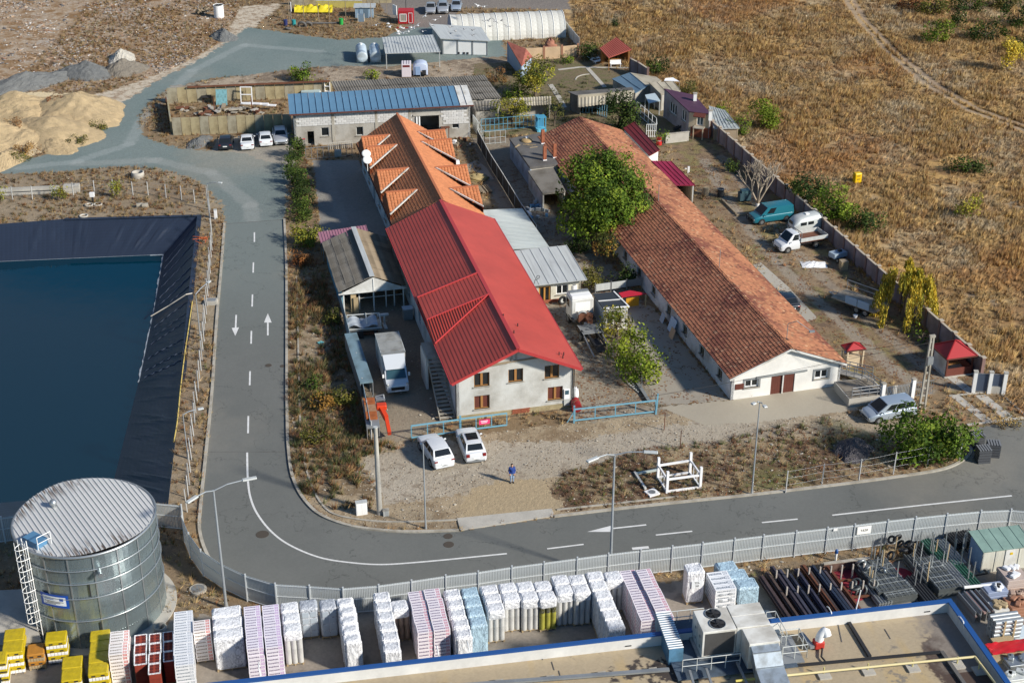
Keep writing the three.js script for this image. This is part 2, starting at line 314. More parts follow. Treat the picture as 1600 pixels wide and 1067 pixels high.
const sub=(poly,near)=>{const o=[];for (let i=0;i<poly.length;i++) {const a=poly[i],b=poly[(i+1) % poly.length],A=near?a.z >= ZS:a.z <= ZS,B=near?b.z >= ZS:b.z <= ZS;if (A) o.push(a);if (A !== B) {const t=(ZS - a.z) / (b.z - a.z);o.push(V(a.x+(b.x - a.x)*t,0,ZS));}} return o;};
// edges of soft sheets wander a little
function ragged(poly,amp) {const o=[];poly.forEach((a,i)=>{const b=poly[(i+1) % poly.length],n=Math.max(1,Math.round(a.distanceTo(b) / 1.2));for (let k=0;k<n;k++) {const t=k / n,x=a.x+(b.x - a.x)*t,z=a.z+(b.z - a.z)*t;o.push(V(x+(S(F_CLUMP,x / 13,z / 13) - .5)*amp,0,z+(S(F_CLUMP,x / 13+.37,z / 13+.61) - .5)*amp));}});return o;}
const road=sheet('asphalt_road',Z.asphalt,.004,NEAR,mRoadN);
sheet('gravel_road',ragged(sub(Z.gravel,false),1),.004,FARM,mRoadF);
sheet('gravel_road_end',ragged(sub(Z.gravel,true),0),.008,NEAR,mRoadN).name='gravel_road_002';
sheet('dry_field',sub(Z.field,true),.004,NEAR,mNear);sheet('dry_field',sub(Z.field,false),.004,FARM,mFar);
sheet('concrete_drive',Z.concB,.008,NEAR,mRoadN);sheet('concrete_apron',Z.apron,.012,NEAR,mRoadN);
sheet('paved_yard',sub(Z.paved,true),.004,NEAR,mRoadN);
sheet('storage_yard',Z.store.map((p)=>V(Math.max(-90,Math.min(105,p.x)),0,Math.min(-63,p.z))),.004,NEAR,mRoadN);
sheet('dirt_forecourt',ragged(Z.dirt,.6),.004,NEAR,mNear);
// ---------- building helpers ----------
const M={
  plasterGrey: mat(.56,.565,.54,.9,{map: T_dirty,s: 9,bump: .01,bs: 3}),plasterWhite: mat(.86,.84,.79,.85,{map: T_mottle,s: 13,bump: .008,bs: 3}),
  plasterRaw: mat(.42,.40,.36,.95,{map: T_dirty,s: 6,bump: .015}),blockWhite: mat(.74,.73,.70,.9,{map: T_mottle,s: 4}),
  white: mat(.78,.78,.76,.6),whiteDirty: mat(.66,.66,.63,.7,{map: T_dirty,s: 5}),cream: mat(.62,.50,.34,.85,{map: T_dirty,s: 6}),
  red: mat(.53,.075,.052,.48,{map: T_mottle,s: 14}),redTrim: mat(.40,.04,.04,.45),redDark: mat(.20,.02,.022,.5,{map: T_mottle,s: 7}),
  magenta: mat(.34,.02,.06,.5,{map: T_mottle,s: 6}),blue: mat(.13,.27,.41,.45,{map: T_mottle,s: 9}),blueRib: mat(.03,.07,.14,.5),
  tileOrange: mat(1,1,1,.75,{}),orangeBase: mat(.045,.016,.009,.85),wood: mat(.36,.17,.05,.7,{map: T_streak,s: 1}),woodDark: mat(.12,.03,.018,.7,{map: T_streak,s: 1}),woodOld: mat(.30,.24,.17,.9,{map: T_streak,s: 2}),plank: mat(.42,.32,.19,.85,{map: T_streak,s: 1.5}),
  asb: mat(.19,.175,.15,.95,{map: T_dirty,s: 5,bump: .02}),asbLight: mat(.40,.36,.28,.95,{map: T_dirty,s: 5}),tar: mat(.13,.125,.12,.9,{map: T_dirty,s: 6,bump: .02}),
  metalLight: mat(.62,.64,.64,.45,{map: T_streak,s: 8,metal: .25}),metalGrey: mat(.36,.38,.39,.5,{metal: .4,map: T_mottle,s: 3}),galv: mat(.52,.55,.56,.38,{metal: .75,map: T_mottle,s: 3}),steel: mat(.33,.34,.35,.45,{metal: .6}),dark: mat(.02,.02,.022,.7),rust: mat(.16,.06,.03,.85,{map: T_dirty,s: 2}),
  glass: mat(.015,.018,.02,.06),glassBlue: mat(.05,.10,.13,.1),conc: mat(.42,.39,.33,.9,{map: T_dirty,s: 5,bump: .015}),concNew: mat(.52,.49,.43,.9,{map: T_mottle,s: 4,bump: .01}),concOld: mat(.38,.32,.19,.95,{map: T_dirty,s: 4,bump: .02}),brick: mat(.34,.10,.05,.9,{map: T_mottle,s: 1}),interior: mat(.09,.085,.08,.9),
  wallPurple: mat(.30,.25,.27,.85,{map: T_dirty,s: 6}),wallPost: mat(.26,.16,.14,.85,{map: T_mottle,s: 2}),cap: mat(.42,.36,.28,.85),teal: mat(.10,.25,.30,.5),blueGate: mat(.16,.36,.46,.5),purpleRoof: mat(.09,.035,.07,.6,{map: T_mottle,s: 5}),houseGrey: mat(.40,.36,.38,.85,{map: T_dirty,s: 5}),rubber: mat(.018,.018,.018,.85),yellow: mat(.62,.42,.01,.5),plasticWhite: mat(.8,.8,.8,.4),bluePaint: mat(.018,.08,.26,.4),black: mat(.012,.012,.013,.5),
};
function basis(a,b) {const d=V().subVectors(b,a).setY(0).normalize(),up=V(0,1,0),n=V().crossVectors(d,up);return new THREE.Matrix4().makeBasis(d,up,n).setPosition(a);}
// wall from a to b seen from outside; outline in (along, up), openings [s, y, w, h]
function wall(parent,a,b,outline,holes,m,th=.25,name='wall') {
  const L=Math.hypot(b.x - a.x,b.z - a.z);
  const pts=typeof outline==='number'?[[0,0],[L,0],[L,outline],[0,outline]]:outline;
  const s=new THREE.Shape(pts.map((p)=>new THREE.Vector2(...p)));
  for (const [x,y,w,h] of holes||[]) s.holes.push(new THREE.Path([[x,y],[x+w,y],[x+w,y+h],[x,y+h]].map((p)=>new THREE.Vector2(...p))));
  const g=new THREE.ExtrudeGeometry(s,{depth: th,bevelEnabled: false});g.translate(0,0,-th);g.applyMatrix4(basis(a,b));
  return mesh(name,g,m,parent);
}
// window in an opening of that wall: frame, pane(s), sill
function windowIn(parent,a,b,[x,y,w,h],o={}) {
  const B=basis(a,b),f=new MB(),t=o.t||.07,dz=-.14,fm=o.frame||M.white;
  f.box(w,t,.08,x+w / 2,y,dz).box(w,t,.08,x+w / 2,y+h - t,dz).box(t,h - 2*t,.08,x+t / 2,y+t,dz).box(t,h - 2*t,.08,x+w - t / 2,y+t,dz);
  const n=o.split||1;for (let i=1;i<n;i++) f.box(o.mull||t,h - 2*t,.1,x+w*i / n,y+t,dz+.01);
  if (o.cross) f.box(w - 2*t,t*.7,.09,x+w / 2,y+h*o.cross,dz);
  const fr=mesh(o.name||'window',f.get().applyMatrix4(B),fm,parent);
  const p=new MB();for (let i=0;i<n;i++) p.quad(V(x+w*i / n,y,dz - .03),V(x+w*(i+1) / n,y,dz - .03),V(x+w*(i+1) / n,y+h,dz - .03),V(x+w*i / n,y+h,dz - .03));
  mesh('pane',p.get().applyMatrix4(B),o.glass||M.glass,fr);
  if (o.sill !== false) {const s=new MB().box(w+.2,.06,.22,x+w / 2,y - .06,.0);mesh('sill',s.get().applyMatrix4(B),o.sillM||M.conc,fr);}
  return fr;
}
function doorIn(parent,a,b,[x,y,w,h],m=M.wood,leaves=1) {
  const B=basis(a,b);for (let i=0;i<leaves;i++) {const lw=w / leaves - .04,d=new MB().box(lw,h - .05,.06,x+(i+.5)*w / leaves,y,-.1);for (let k=1;k<5;k++) d.box(.02,h - .1,.07,x+(i+k / 5)*w / leaves,y+.02,-.098);mesh('door',d.get().applyMatrix4(B),m,parent);}
}
// roof slab between eave a-b and ridge d-c, with ribs running up the slope
function slab(mb,a,b,c,d,th=.08) {
  let n=V().subVectors(b,a).cross(V().subVectors(d,a)).normalize();if (n.y<0) {[a,b]=[b,a];[c,d]=[d,c];n=V().subVectors(b,a).cross(V().subVectors(d,a)).normalize();}
  const q=(p)=>p.clone().addScaledVector(n,-th);
  mb.quad(a,b,c,d);mb.quad(q(b),q(a),q(d),q(c));for (const [e,f] of [[a,b],[b,c],[c,d],[d,a]]) mb.quad(q(e),q(f),f,e);return n;
}
function ribs(mb,a,b,c,d,pitch,w=.05,h=.05) {
  const n=V().subVectors(b,a).cross(V().subVectors(d,a)).normalize();if (n.y<0) n.negate();
  const k=Math.max(1,Math.round(a.distanceTo(b) / pitch));
  for (let i=0;i <= k;i++) {const t=i / k,e=a.clone().lerp(b,t).addScaledVector(n,h*.45),f=d.clone().lerp(c,t).addScaledVector(n,h*.45);mb.beam(e,f,w,h);}
}
function ribbedRoof(parent,name,a,b,c,d,m,pitch=.4,w=.05,h=.05,th=.06) {const mb=new MB();slab(mb,a,b,c,d,th);ribs(mb,a,b,c,d,pitch,w,h);return mb.build(name,m,parent);}
// metal tile sheets: level courses, each lapping the one below with a small lip
function coursedRoof(parent,name,a,b,c,d,m,pitch=.35,lip=.03) {
  const n=V().subVectors(b,a).cross(V().subVectors(d,a)).normalize();if (n.y<0) n.negate();const k=Math.max(2,Math.round(a.distanceTo(d) / pitch)),mb=new MB(),o=(p,h)=>p.clone().addScaledVector(n,h);
  for (let i=0;i<k;i++) {const t0=i / k,t1=(i+1) / k,A=a.clone().lerp(d,t0),B=b.clone().lerp(c,t0),Cc=b.clone().lerp(c,t1),D=a.clone().lerp(d,t1);mb.o=[0,i*pitch];mb.quad(o(A,lip),o(B,lip),o(Cc,.002),o(D,.002));mb.quad(o(A,-.02),o(B,-.02),o(B,lip),o(A,lip));}
  mb.o=null;mb.quad(o(b,-.06),o(a,-.06),o(d,-.06),o(c,-.06));for (const [e,f] of [[a,b],[b,c],[c,d],[d,a]]) mb.quad(o(e,-.06),o(f,-.06),f,e);const mm=m.clone();mm.side=DS;return mb.build(name,mm,parent);
}
// wavy sheets (asbestos cement), laid in courses
function wavyRoof(parent,name,a,b,c,d,m,opt={}) {
  const courses=opt.courses||3,wave=opt.wave||.3,amp=opt.amp||.035,L=a.distanceTo(b),K=Math.max(4,Math.round(L / wave))*4,n=V().subVectors(b,a).cross(V().subVectors(d,a)).normalize();if (n.y<0) n.negate();
  const mb=new MB(),pieces=opt.pieces||Math.max(1,Math.round(L / 1.1));
  for (let r=0;r<courses;r++) {
    const off=Array.from({length: pieces+1},()=>rr(-.03,.03)),tone=Array.from({length: pieces+1},()=>rr(.75,1.2));
    for (let i=0;i<K;i++) {
      const pi=Math.floor(i / K*pieces),P4=[[i,r / courses,.03],[i+1,r / courses,.03],[i+1,(r+1) / courses,.0],[i,(r+1) / courses,.0]].map(([k,t,lift])=>{const s=k / K,e=a.clone().lerp(b,s),f=d.clone().lerp(c,s);return e.lerp(f,t+off[pi]*.3*(r?1:1)).addScaledVector(n,amp*Math.sin(k / 4*2*Math.PI)+lift+off[pi]*.4);});
      const tn=tone[pi];mb.color(new THREE.Color(tn,tn,tn));mb.quad(...P4);
   }
 }
  const mm=m.clone();mm.vertexColors=true;mm.side=DS;return mb.build(name,mm,parent);
}
// barrel tiles in courses on a slope, one instanced layer
const tileGeo=(w,l)=>{const mb=new MB(),K=5;for (let i=0;i<K;i++) {const f=(k)=>{const t=Math.PI*k / K;return [-Math.cos(t)*w*.49,Math.sin(t)*w*.13];},A=f(i),B=f(i+1);mb.quad(V(A[0],A[1]+.042,0),V(B[0],B[1]+.042,0),V(B[0]*.92,B[1],-l*1.12),V(A[0]*.92,A[1],-l*1.12));mb.tri(V(A[0],A[1]+.035,0),V(0,0,0),V(B[0],B[1]+.035,0),[0,0],[0,0],[0,0]);} return mb.get();};
const mTile=new THREE.MeshStandardMaterial({color: 0xffffff,roughness: .8,side: DS});
function tileLayer(parent,name,a,b,d,w,l,col,keep) {// a-b eave, a-d up the slope
  const e=V().subVectors(b,a),L=e.length();e.normalize();const up=V().subVectors(d,a),H=up.length();up.normalize();let n=V().crossVectors(e,up).normalize(),ex=e;if (n.y<0) {n.negate();ex=e.clone().negate();}
  const nc=Math.round(L / w),nr=Math.round(H / l),W=L / nc,LL=H / nr,list=[];
  for (let i=0;i<nc;i++) for (let j=0;j<nr;j++) {const s=(i+.5)*W,t=j*LL;if (keep&&!keep(s,t)) continue;list.push([s,t]);}
  const im=new THREE.InstancedMesh(tileGeo(W,LL),mTile,list.length),m=new THREE.Matrix4(),cc=new THREE.Color();
  list.forEach(([s,t],k)=>{
    const p=a.clone().addScaledVector(e,s+rr(-.015,.015)).addScaledVector(up,t+rr(-.02,.02)).addScaledVector(n,.02+rr(-.004,.004));
    const z=up.clone().negate();const x=V().crossVectors(n,z).normalize();m.makeBasis(x,n,z).setPosition(p);im.setMatrixAt(k,m);const q=col(s,t);im.setColorAt(k,cc.setRGB(...q));
 });
  im.castShadow=im.receiveShadow=true;im.name=name;parent.add(im);stuff(im);return im;
}
// ---------- the long house at left: orange tiled rear with dormers, red metal front ----------
const gA=thing('long_house','two storey grey house with bright red metal roof and orange tiled rear','building',UV(23.8,109),PHI - 1.2*RAD);
{
  const w=10.3,L=33,H=4.5,R=6.95,th=.25,p=(x,z,y=0)=>V(x,y,z);
  const a=p(0,0),b=p(w,0),mm=M.plasterGrey;
  // front: windows measured on the photograph
  const wins=[[1.55,.95,1.35,1.3],[8.05,.95,1.35,1.3],[1.55,4.2 - 1.05,1.35,1.3],[4.55,3.2,1.3,1.25],[7.75,3.15,1.3,1.25]];
  wall(gA,a,b,[[0,0],[w,0],[w,H - .1],[w / 2,R - .15],[0,H - .1]],wins,mm);
  wall(gA,p(w,0),p(w,-L),H - .1,[],mm);wall(gA,p(0,-L),p(0,0),H - .1,[[3,.9,1.2,1.2],[9,.9,1.2,1.2],[15,.9,1.2,1.2],[22,.9,1.2,1.2],[28,.9,1.2,1.2]],mat(.62,.64,.66,.9,{map: T_dirty,s: 8}));
  wins.forEach((q,i)=>{windowIn(gA,a,b,q,{frame: M.wood,split: 2,mull: .2,t: .06,glass: i<2?M.woodDark:M.glass,sillM: M.conc});});
  // plinth: raw concrete and two patches of red brick
  new MB().box(w+.04,.5,.06,w / 2,0,.0).build('plinth',M.concOld,gA);
  for (const x of [5.2,6.0,7.1,8.1]) {for (let r=0;r<4;r++) for (let k=0;k<3;k++) new MB().box(.24,.1,.05,x+(k - 1)*.26+(r % 2)*.1,.06+r*.115,.045).build('brick',M.brick,gA);if (x===6.0) break;}
  new MB().box(.5,.95,.14,9.75,.95,.06).build('meter_box',M.plasticWhite,gA);new MB().box(.34,.4,.02,9.75,1.42,.14).build('meter_window',M.glassBlue,gA);new MB().box(.5,.6,.12,9.75,.3,.06).build('meter_box',M.metalLight,gA);
  new MB().beam(p(2.6,.06,5.15),p(7.8,.06,5.35),.1,.12).beam(p(2.6,.1,5.05),p(4.6,.1,5.2),.08,.1).build('timber',M.woodOld,gA);
  new MB().box(.12,1.2,.1,4.85,5.25,.06).box(.1,1.1,.1,5.25,5.3,.06).build('pipe_stub',M.metalGrey,gA);
  new MB().tube(p(w+.06,.1,.1),p(w+.06,.1,H - .2),.05).build('downpipe',M.dark,gA);
  new MB().tube(p(-.06,.1,.1),p(-.06,.1,H - .2),.05).build('downpipe',M.dark,gA);
  // red roof
  const ov=.6,f=1.1,ex=-ov,e2=w+.45,eh=H - .12,zB=-L+.4;
  const Lf=p(ex,f,eh),Lb=p(ex,zB,eh),Rf=p(e2,f,eh),Rb=p(e2,zB,eh),Af=p(w / 2,f,R),Ab=p(w / 2,zB,R);
  coursedRoof(gA,'roof_slope',Lb,Lf,Af,Ab,M.red);coursedRoof(gA,'roof_slope',Rf,Rb,Ab,Af,M.red,.35,.015);
  new MB().beam(p(w / 2,f+.02,R+.05),p(w / 2,zB,R+.05),.34,.07).build('ridge_cap',M.redTrim,gA);
  new MB().beam(p(ex,f+.02,eh - .12),p(w / 2,f+.02,R - .12),.06,.26).beam(p(w / 2,f+.02,R - .12),p(e2,f+.02,eh - .12),.06,.26).build('fascia',M.redTrim,gA);
  new MB().beam(p(ex - .05,f,eh - .06),p(ex - .05,zB,eh - .06),.14,.12).beam(p(e2+.05,f,eh - .06),p(e2+.05,zB,eh - .06),.14,.12).build('gutter',M.redTrim,gA);
  // raised stretch of the left slope over the stair, with its hipped end
  const rz0=-14.3,rz1=-9.6,rz2=-6.2,lift=.75,drop=(t)=>V(0,0,0);
  const e0=p(ex - .1,rz0,eh+lift),e1=p(ex - .1,rz1,eh+lift),r0=p(w / 2 - .15,rz0,R+.05),r1=p(w / 2 - .15,rz1,R+.05),foot=p(ex - .02,rz2,eh+.05);
  coursedRoof(gA,'raised_roof',e0,e1,r1,r0,M.red);
  {const mb=new MB();mb.tri(e1,foot,r1,[0,0],[3,0],[0,6]);mb.tri(foot.clone().setY(eh - .1),e1.clone().setY(eh - .1),e1,[0,0],[1,0],[1,1]);mb.tri(foot,foot.clone().setY(eh - .1),e1,[0,0],[1,0],[1,1]);for (let i=1;i<24;i++) {const t=i / 24;mb.beam(e1.clone().lerp(r1,t).add(V(0,.03,.02)),foot.clone().lerp(r1,t).add(V(0,.03,.02)),.05,.06);} const mm2=M.red.clone();mm2.side=DS;mb.build('hip_end',mm2,gA);}
  {const fm=mat(.55,.06,.06,.4);new MB().beam(e0.clone().add(V(0,.04,0)),r0.clone().add(V(0,.04,0)),.16,.1).build('flashing',fm,gA);const mb=new MB();mb.beam(e1.clone().add(V(0,.04,0)),r1.clone().add(V(0,.04,0)),.16,.1);mb.beam(foot.clone().add(V(0,.04,0)),r1.clone().add(V(0,.04,0)),.12,.08);mb.build('flashing',mat(.55,.06,.06,.4),gA);}
  new MB().quad(e0.clone().setY(eh),Lb.clone().setZ(rz0).setX(w / 2).setY(R),r0,e0).build('roof_cheek',M.redTrim,gA);
  // stair down the left side
  {const n=15;for (let i=0;i<n;i++) new MB().box(1.3,.05,.34,-.75,.2+i*.21,-.5 - i*.34).build('stair_tread',M.conc,gA);new MB().beam(p(-1.4,-.3,.1),p(-1.4,-5.8,3.3),.08,.25).beam(p(-.12,-.3,.1),p(-.12,-5.8,3.3),.08,.25).build('stair_stringer',M.conc,gA);new MB().box(1.4,.15,3,-.75,3.2,-7.2).build('stair_landing',M.conc,gA);new MB().box(.2,3.1,2.6,-1.4,0,-7.4).build('stair_wall',M.plasterWhite,gA);}
  for (const [x,z] of [[w / 2+1.2,-4],[w / 2+.2,-5.2],[w / 2+.4,-2.1],[w - 1,.2],[w - .7,-.6],[w - 1.2,-.3]]) {const y=R - Math.abs(x - w / 2) / (w / 2+.5)*(R - eh);new MB().tube(p(x,z,y),p(x,z,y+.28),.05).build('roof_hook',M.dark,gA);}
  // ---- tiled rear ----
  const w0=.55,w1=10.3,z0=-33.05,z1=-60.5,H2=3.5,R2=6.75,mid=(w0+w1) / 2;
  wall(gA,p(w0+.3,z1),p(w0+.3,z0),H2,[[2,.9,1.2,1.3],[5.5,.9,1.2,1.3],[9,0,1.1,2.1],[13,.9,1.2,1.3],[17,.9,1.2,1.3],[21,.9,1.2,1.3],[24.5,.9,1.2,1.3]],mat(.60,.64,.68,.9,{map: T_dirty,s: 8}));
  wall(gA,p(w1 - .3,z0),p(w1 - .3,z1),H2,[],mm);wall(gA,p(w1 - .3,z1),p(w0+.3,z1),[[0,0],[w1 - w0 - .6,0],[w1 - w0 - .6,H2],[(w1 - w0 - .6) / 2,R2 - .2],[0,H2]],[],mm);
  for (let i=0;i<4;i++) windowIn(gA,p(w0+.3,z1),p(w0+.3,z0),[[2,.9,1.2,1.3],[5.5,.9,1.2,1.3],[13,.9,1.2,1.3],[17,.9,1.2,1.3]][i],{split: 2});
  const ea=p(w0 - .1,z1 - .4,H2),eb=p(w0 - .1,z0,H2),ra=p(mid,z1 - .4,R2),rb=p(mid,z0,R2),fa=p(w1+.1,z1 - .4,H2),fb=p(w1+.1,z0,H2);
  {const mb=new MB();slab(mb,ea,eb,rb,ra,.12);slab(mb,fb,fa,ra,rb,.12);mb.build('roof_deck',M.orangeBase,gA);}
  const oc=()=>{const k=rr(.86,1.1);return [.50*k,.185*k,.075*k];};
  tileLayer(gA,'roof_tiles',ea,eb,ra,.34,.34,oc);tileLayer(gA,'roof_tiles',fa,fb,ra,.36,.38,oc);
  new MB().beam(p(mid,z1 - .45,R2+.08),p(mid,z0,R2+.08),.26,.14).build('ridge_cap',mat(.42,.14,.06,.7),gA);
  new MB().beam(p(w0 - .18,z1 - .4,H2 - .1),p(w0 - .18,z0,H2 - .1),.14,.12).build('gutter',M.woodDark,gA);
  // dormers: hipped wedge with tiles and a white gable board
  const slopeL=(x)=>H2+(x - w0+.1) / (mid - w0+.1)*(R2 - H2),slopeR=(x)=>H2+(w1+.1 - x) / (w1+.1 - mid)*(R2 - H2);
  function dormer(zc,side,len) {// roof sheet slopes to the camera side, triangle on plan
    const wid=2.5,d=thing('x','','');scene.remove(d);used.x=undefined;delete used.x;
    const xo=side<0?w0 - .15:w1+.15,xi=side<0?xo+len:xo - len,sl=side<0?slopeL:slopeR,top=sl(xi)+.06,y1=top,eave=H2+.75;
    const A=p(xo,zc - wid / 2,y1),Bq=p(xi,zc - wid / 2,y1),Cc=p(xo,zc+wid / 2,eave),Cb=p(xi,zc - wid / 2,y1);
    const mb=new MB();const far=p(xo,zc - wid*1.5,eave);
    mb.tri(Cc,Bq,A,[0,0],[2,2],[0,2]);mb.tri(A,Bq,far,[0,0],[2,0],[2,2]);mb.tri(p(xo,zc+wid / 2,eave),A,far,[0,0],[1,1],[0,1]);
    mb.quad(p(xo,zc+wid / 2,H2 - .1),p(xo,zc - wid*1.5,H2 - .1),far,Cc);
    const mm3=mat(.20,.065,.028,.85);mm3.side=DS;const dm=mb.build('dormer',mm3,gA);
    const nrm=(Bq.clone().sub(A)).length();
    // tiles on the camera-side slope, cut to the triangle
    const up=A.clone().sub(Cc),Hs=up.length();tileLayer(dm,'dormer_tiles',Cc,p(xi,zc+wid / 2,eave),A,.34,.36,oc,(s,t)=>s / len<t / Hs+.04);
    {const up2=A.clone().sub(far);tileLayer(dm,'dormer_tiles',far,p(xi,zc - wid*1.5,eave),A,.34,.36,oc,(s,t)=>s / len<t / up2.length()+.04);}
    new MB().beam(Cc.clone().add(V(0,.08,.03)),Bq.clone().add(V(0,.1,.03)),.12,.14).build('barge_board',M.whiteDirty,dm);
    new MB().beam(A.clone().add(V(0,.1,0)),Bq.clone().add(V(0,.1,0)),.22,.14).build('dormer_ridge',mat(.42,.14,.06,.7),dm);
 }
  for (const [z,l] of [[-55.2,3.4],[-51.4,3.6],[-43.8,3.6],[-37.6,3.4]]) dormer(z,-1,l);
  for (const [z,l] of [[-55.6,3.3],[-51.8,3.6],[-43.2,3.6],[-37.4,3.2]]) dormer(z,1,l);
  gA.updateMatrixWorld(true);for (const [x,y] of [[572,240],[573.5,249.5]]) {const q=gA.worldToLocal(P(x,y,5.5));const m=new MB().geo(new THREE.SphereGeometry(.52,18,10),new THREE.Matrix4().makeRotationX(.75).multiply(new THREE.Matrix4().makeScale(1,.3,1)).premultiply(new THREE.Matrix4().makeTranslation(q.x,q.y,q.z)));m.tube(V(q.x,q.y - 1.4,q.z - .1),V(q.x,q.y,q.z - .1),.04);m.build('satellite_dish',M.white,gA);}
}
// ---------- the long tiled house at right ----------
const gB=thing('barn','very long white single storey barn with weathered brown orange tiled roof','building',UV(47.9,106.4));
{
  const w=10.4,L=62.5,H=2.45,R=4.6,p=(x,z,y=0)=>V(x,y,z),a=p(0,0),b=p(w,0);
  const holes=[[1.25,1.05,1.3,.75],[7.9,1.0,1.3,.85],[3.75,0,2.25,1.85]];
  wall(gB,a,b,[[0,0],[w,0],[w,H - .1],[w / 2,R - .15],[0,H - .1]],holes,M.plasterWhite);
  for (const q of holes.slice(0,2)) {windowIn(gB,a,b,q,{split: 2,t: .1});const s=new MB();const [x,y,ww,h]=q;s.box(ww+.36,.16,.03,x+ww / 2,y+h,.015).box(ww+.36,.16,.03,x+ww / 2,y - .16,.015).box(.18,h,.03,x - .09,y,.015).box(.18,h,.03,x+ww+.09,y,.015);s.build('window_surround',M.metalGrey,gB);}
  doorIn(gB,a,b,holes[2],M.woodDark,2);new MB().box(.12,1.85,.08,4.87,0,.02).build('door_post',M.whiteDirty,gB);
  new MB().beam(p(2.3,.08,1.98),p(7.1,.08,2.06),.12,.16).build('door_rail',M.metalGrey,gB);new MB().box(.8,.55,.05,.75,1.0,.03).build('shutter',M.woodDark,gB);
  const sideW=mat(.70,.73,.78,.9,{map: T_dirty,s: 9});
  const sh=[];for (let i=0;i<14;i++) sh.push([2+i*4.4,.8,1.1,.9]);
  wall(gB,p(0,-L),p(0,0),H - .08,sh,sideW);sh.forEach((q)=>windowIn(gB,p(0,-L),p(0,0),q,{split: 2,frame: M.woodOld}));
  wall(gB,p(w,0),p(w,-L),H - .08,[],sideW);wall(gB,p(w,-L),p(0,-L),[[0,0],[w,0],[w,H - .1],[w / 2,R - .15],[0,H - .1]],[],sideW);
  const e1=p(-.35,.35,H - .1),e2=p(-.35,-L - .3,H - .1),r1=p(w / 2,.35,R),r2=p(w / 2,-L - .3,R),f1=p(w+.35,.35,H - .1),f2=p(w+.35,-L - .3,H - .1);
  {const mb=new MB();slab(mb,e2,e1,r1,r2,.1);slab(mb,f1,f2,r2,r1,.1);mb.build('roof_deck',mat(.05,.022,.015,.9),gB);}
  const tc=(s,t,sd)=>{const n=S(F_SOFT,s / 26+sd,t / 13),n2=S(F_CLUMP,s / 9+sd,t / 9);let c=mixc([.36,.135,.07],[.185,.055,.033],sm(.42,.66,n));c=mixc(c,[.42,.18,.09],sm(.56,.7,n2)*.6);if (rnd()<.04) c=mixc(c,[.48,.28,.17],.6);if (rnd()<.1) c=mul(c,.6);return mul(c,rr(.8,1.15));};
  tileLayer(gB,'roof_tiles',e2,e1,r2,.30,.31,(s,t)=>mixc(tc(s,t,0),[.11,.055,.04],.18));tileLayer(gB,'roof_tiles',f2,f1,r2,.30,.31,(s,t)=>{const c=tc(s,t,.5);return [c[0]*1.05,c[1]*1.12,c[2]*1.05];});  // left slope tiles mixed darker to paint in its shade, right slope slightly brighter
  {const mb=new MB();for (let z=.35;z>-L;z -= .5) mb.geo(new THREE.CylinderGeometry(.13,.15,.54,7,1,true,-Math.PI / 2 - .2,Math.PI+.4),M4(w / 2+rr(-.02,.02),R+.03+rr(-.015,.015),z - .25,0,Math.PI / 2));const m=mat(.36,.15,.08,.8,{map: T_mottle,s: 1,side: 1});mb.build('ridge_tiles',m,gB);}
  new MB().beam(p(-.35,.38,H - .2),p(w / 2,.38,R - .1),.05,.18).beam(p(w / 2,.38,R - .1),p(w+.35,.38,H - .2),.05,.18).build('barge_board',M.whiteDirty,gB);
  new MB().path([p(w / 2+.4,-1.5,R),p(w / 2+.4,-1.5,R+1.5),p(w / 2+1,-1.0,R+1.9),p(w / 2+2,-.3,R+1.2)],.03).geo(new THREE.BoxGeometry(.5,.16,.2),M4(w / 2+2.1,R+1.15,-.2)).build('roof_lamp',M.metalGrey,gB);
  for (const z of [-17,-34.5]) new MB().tube(p(w / 2+.2,z,R - .1),p(w / 2+.2,z,R+1.9),.035).build('aerial_mast',M.metalGrey,gB);
}
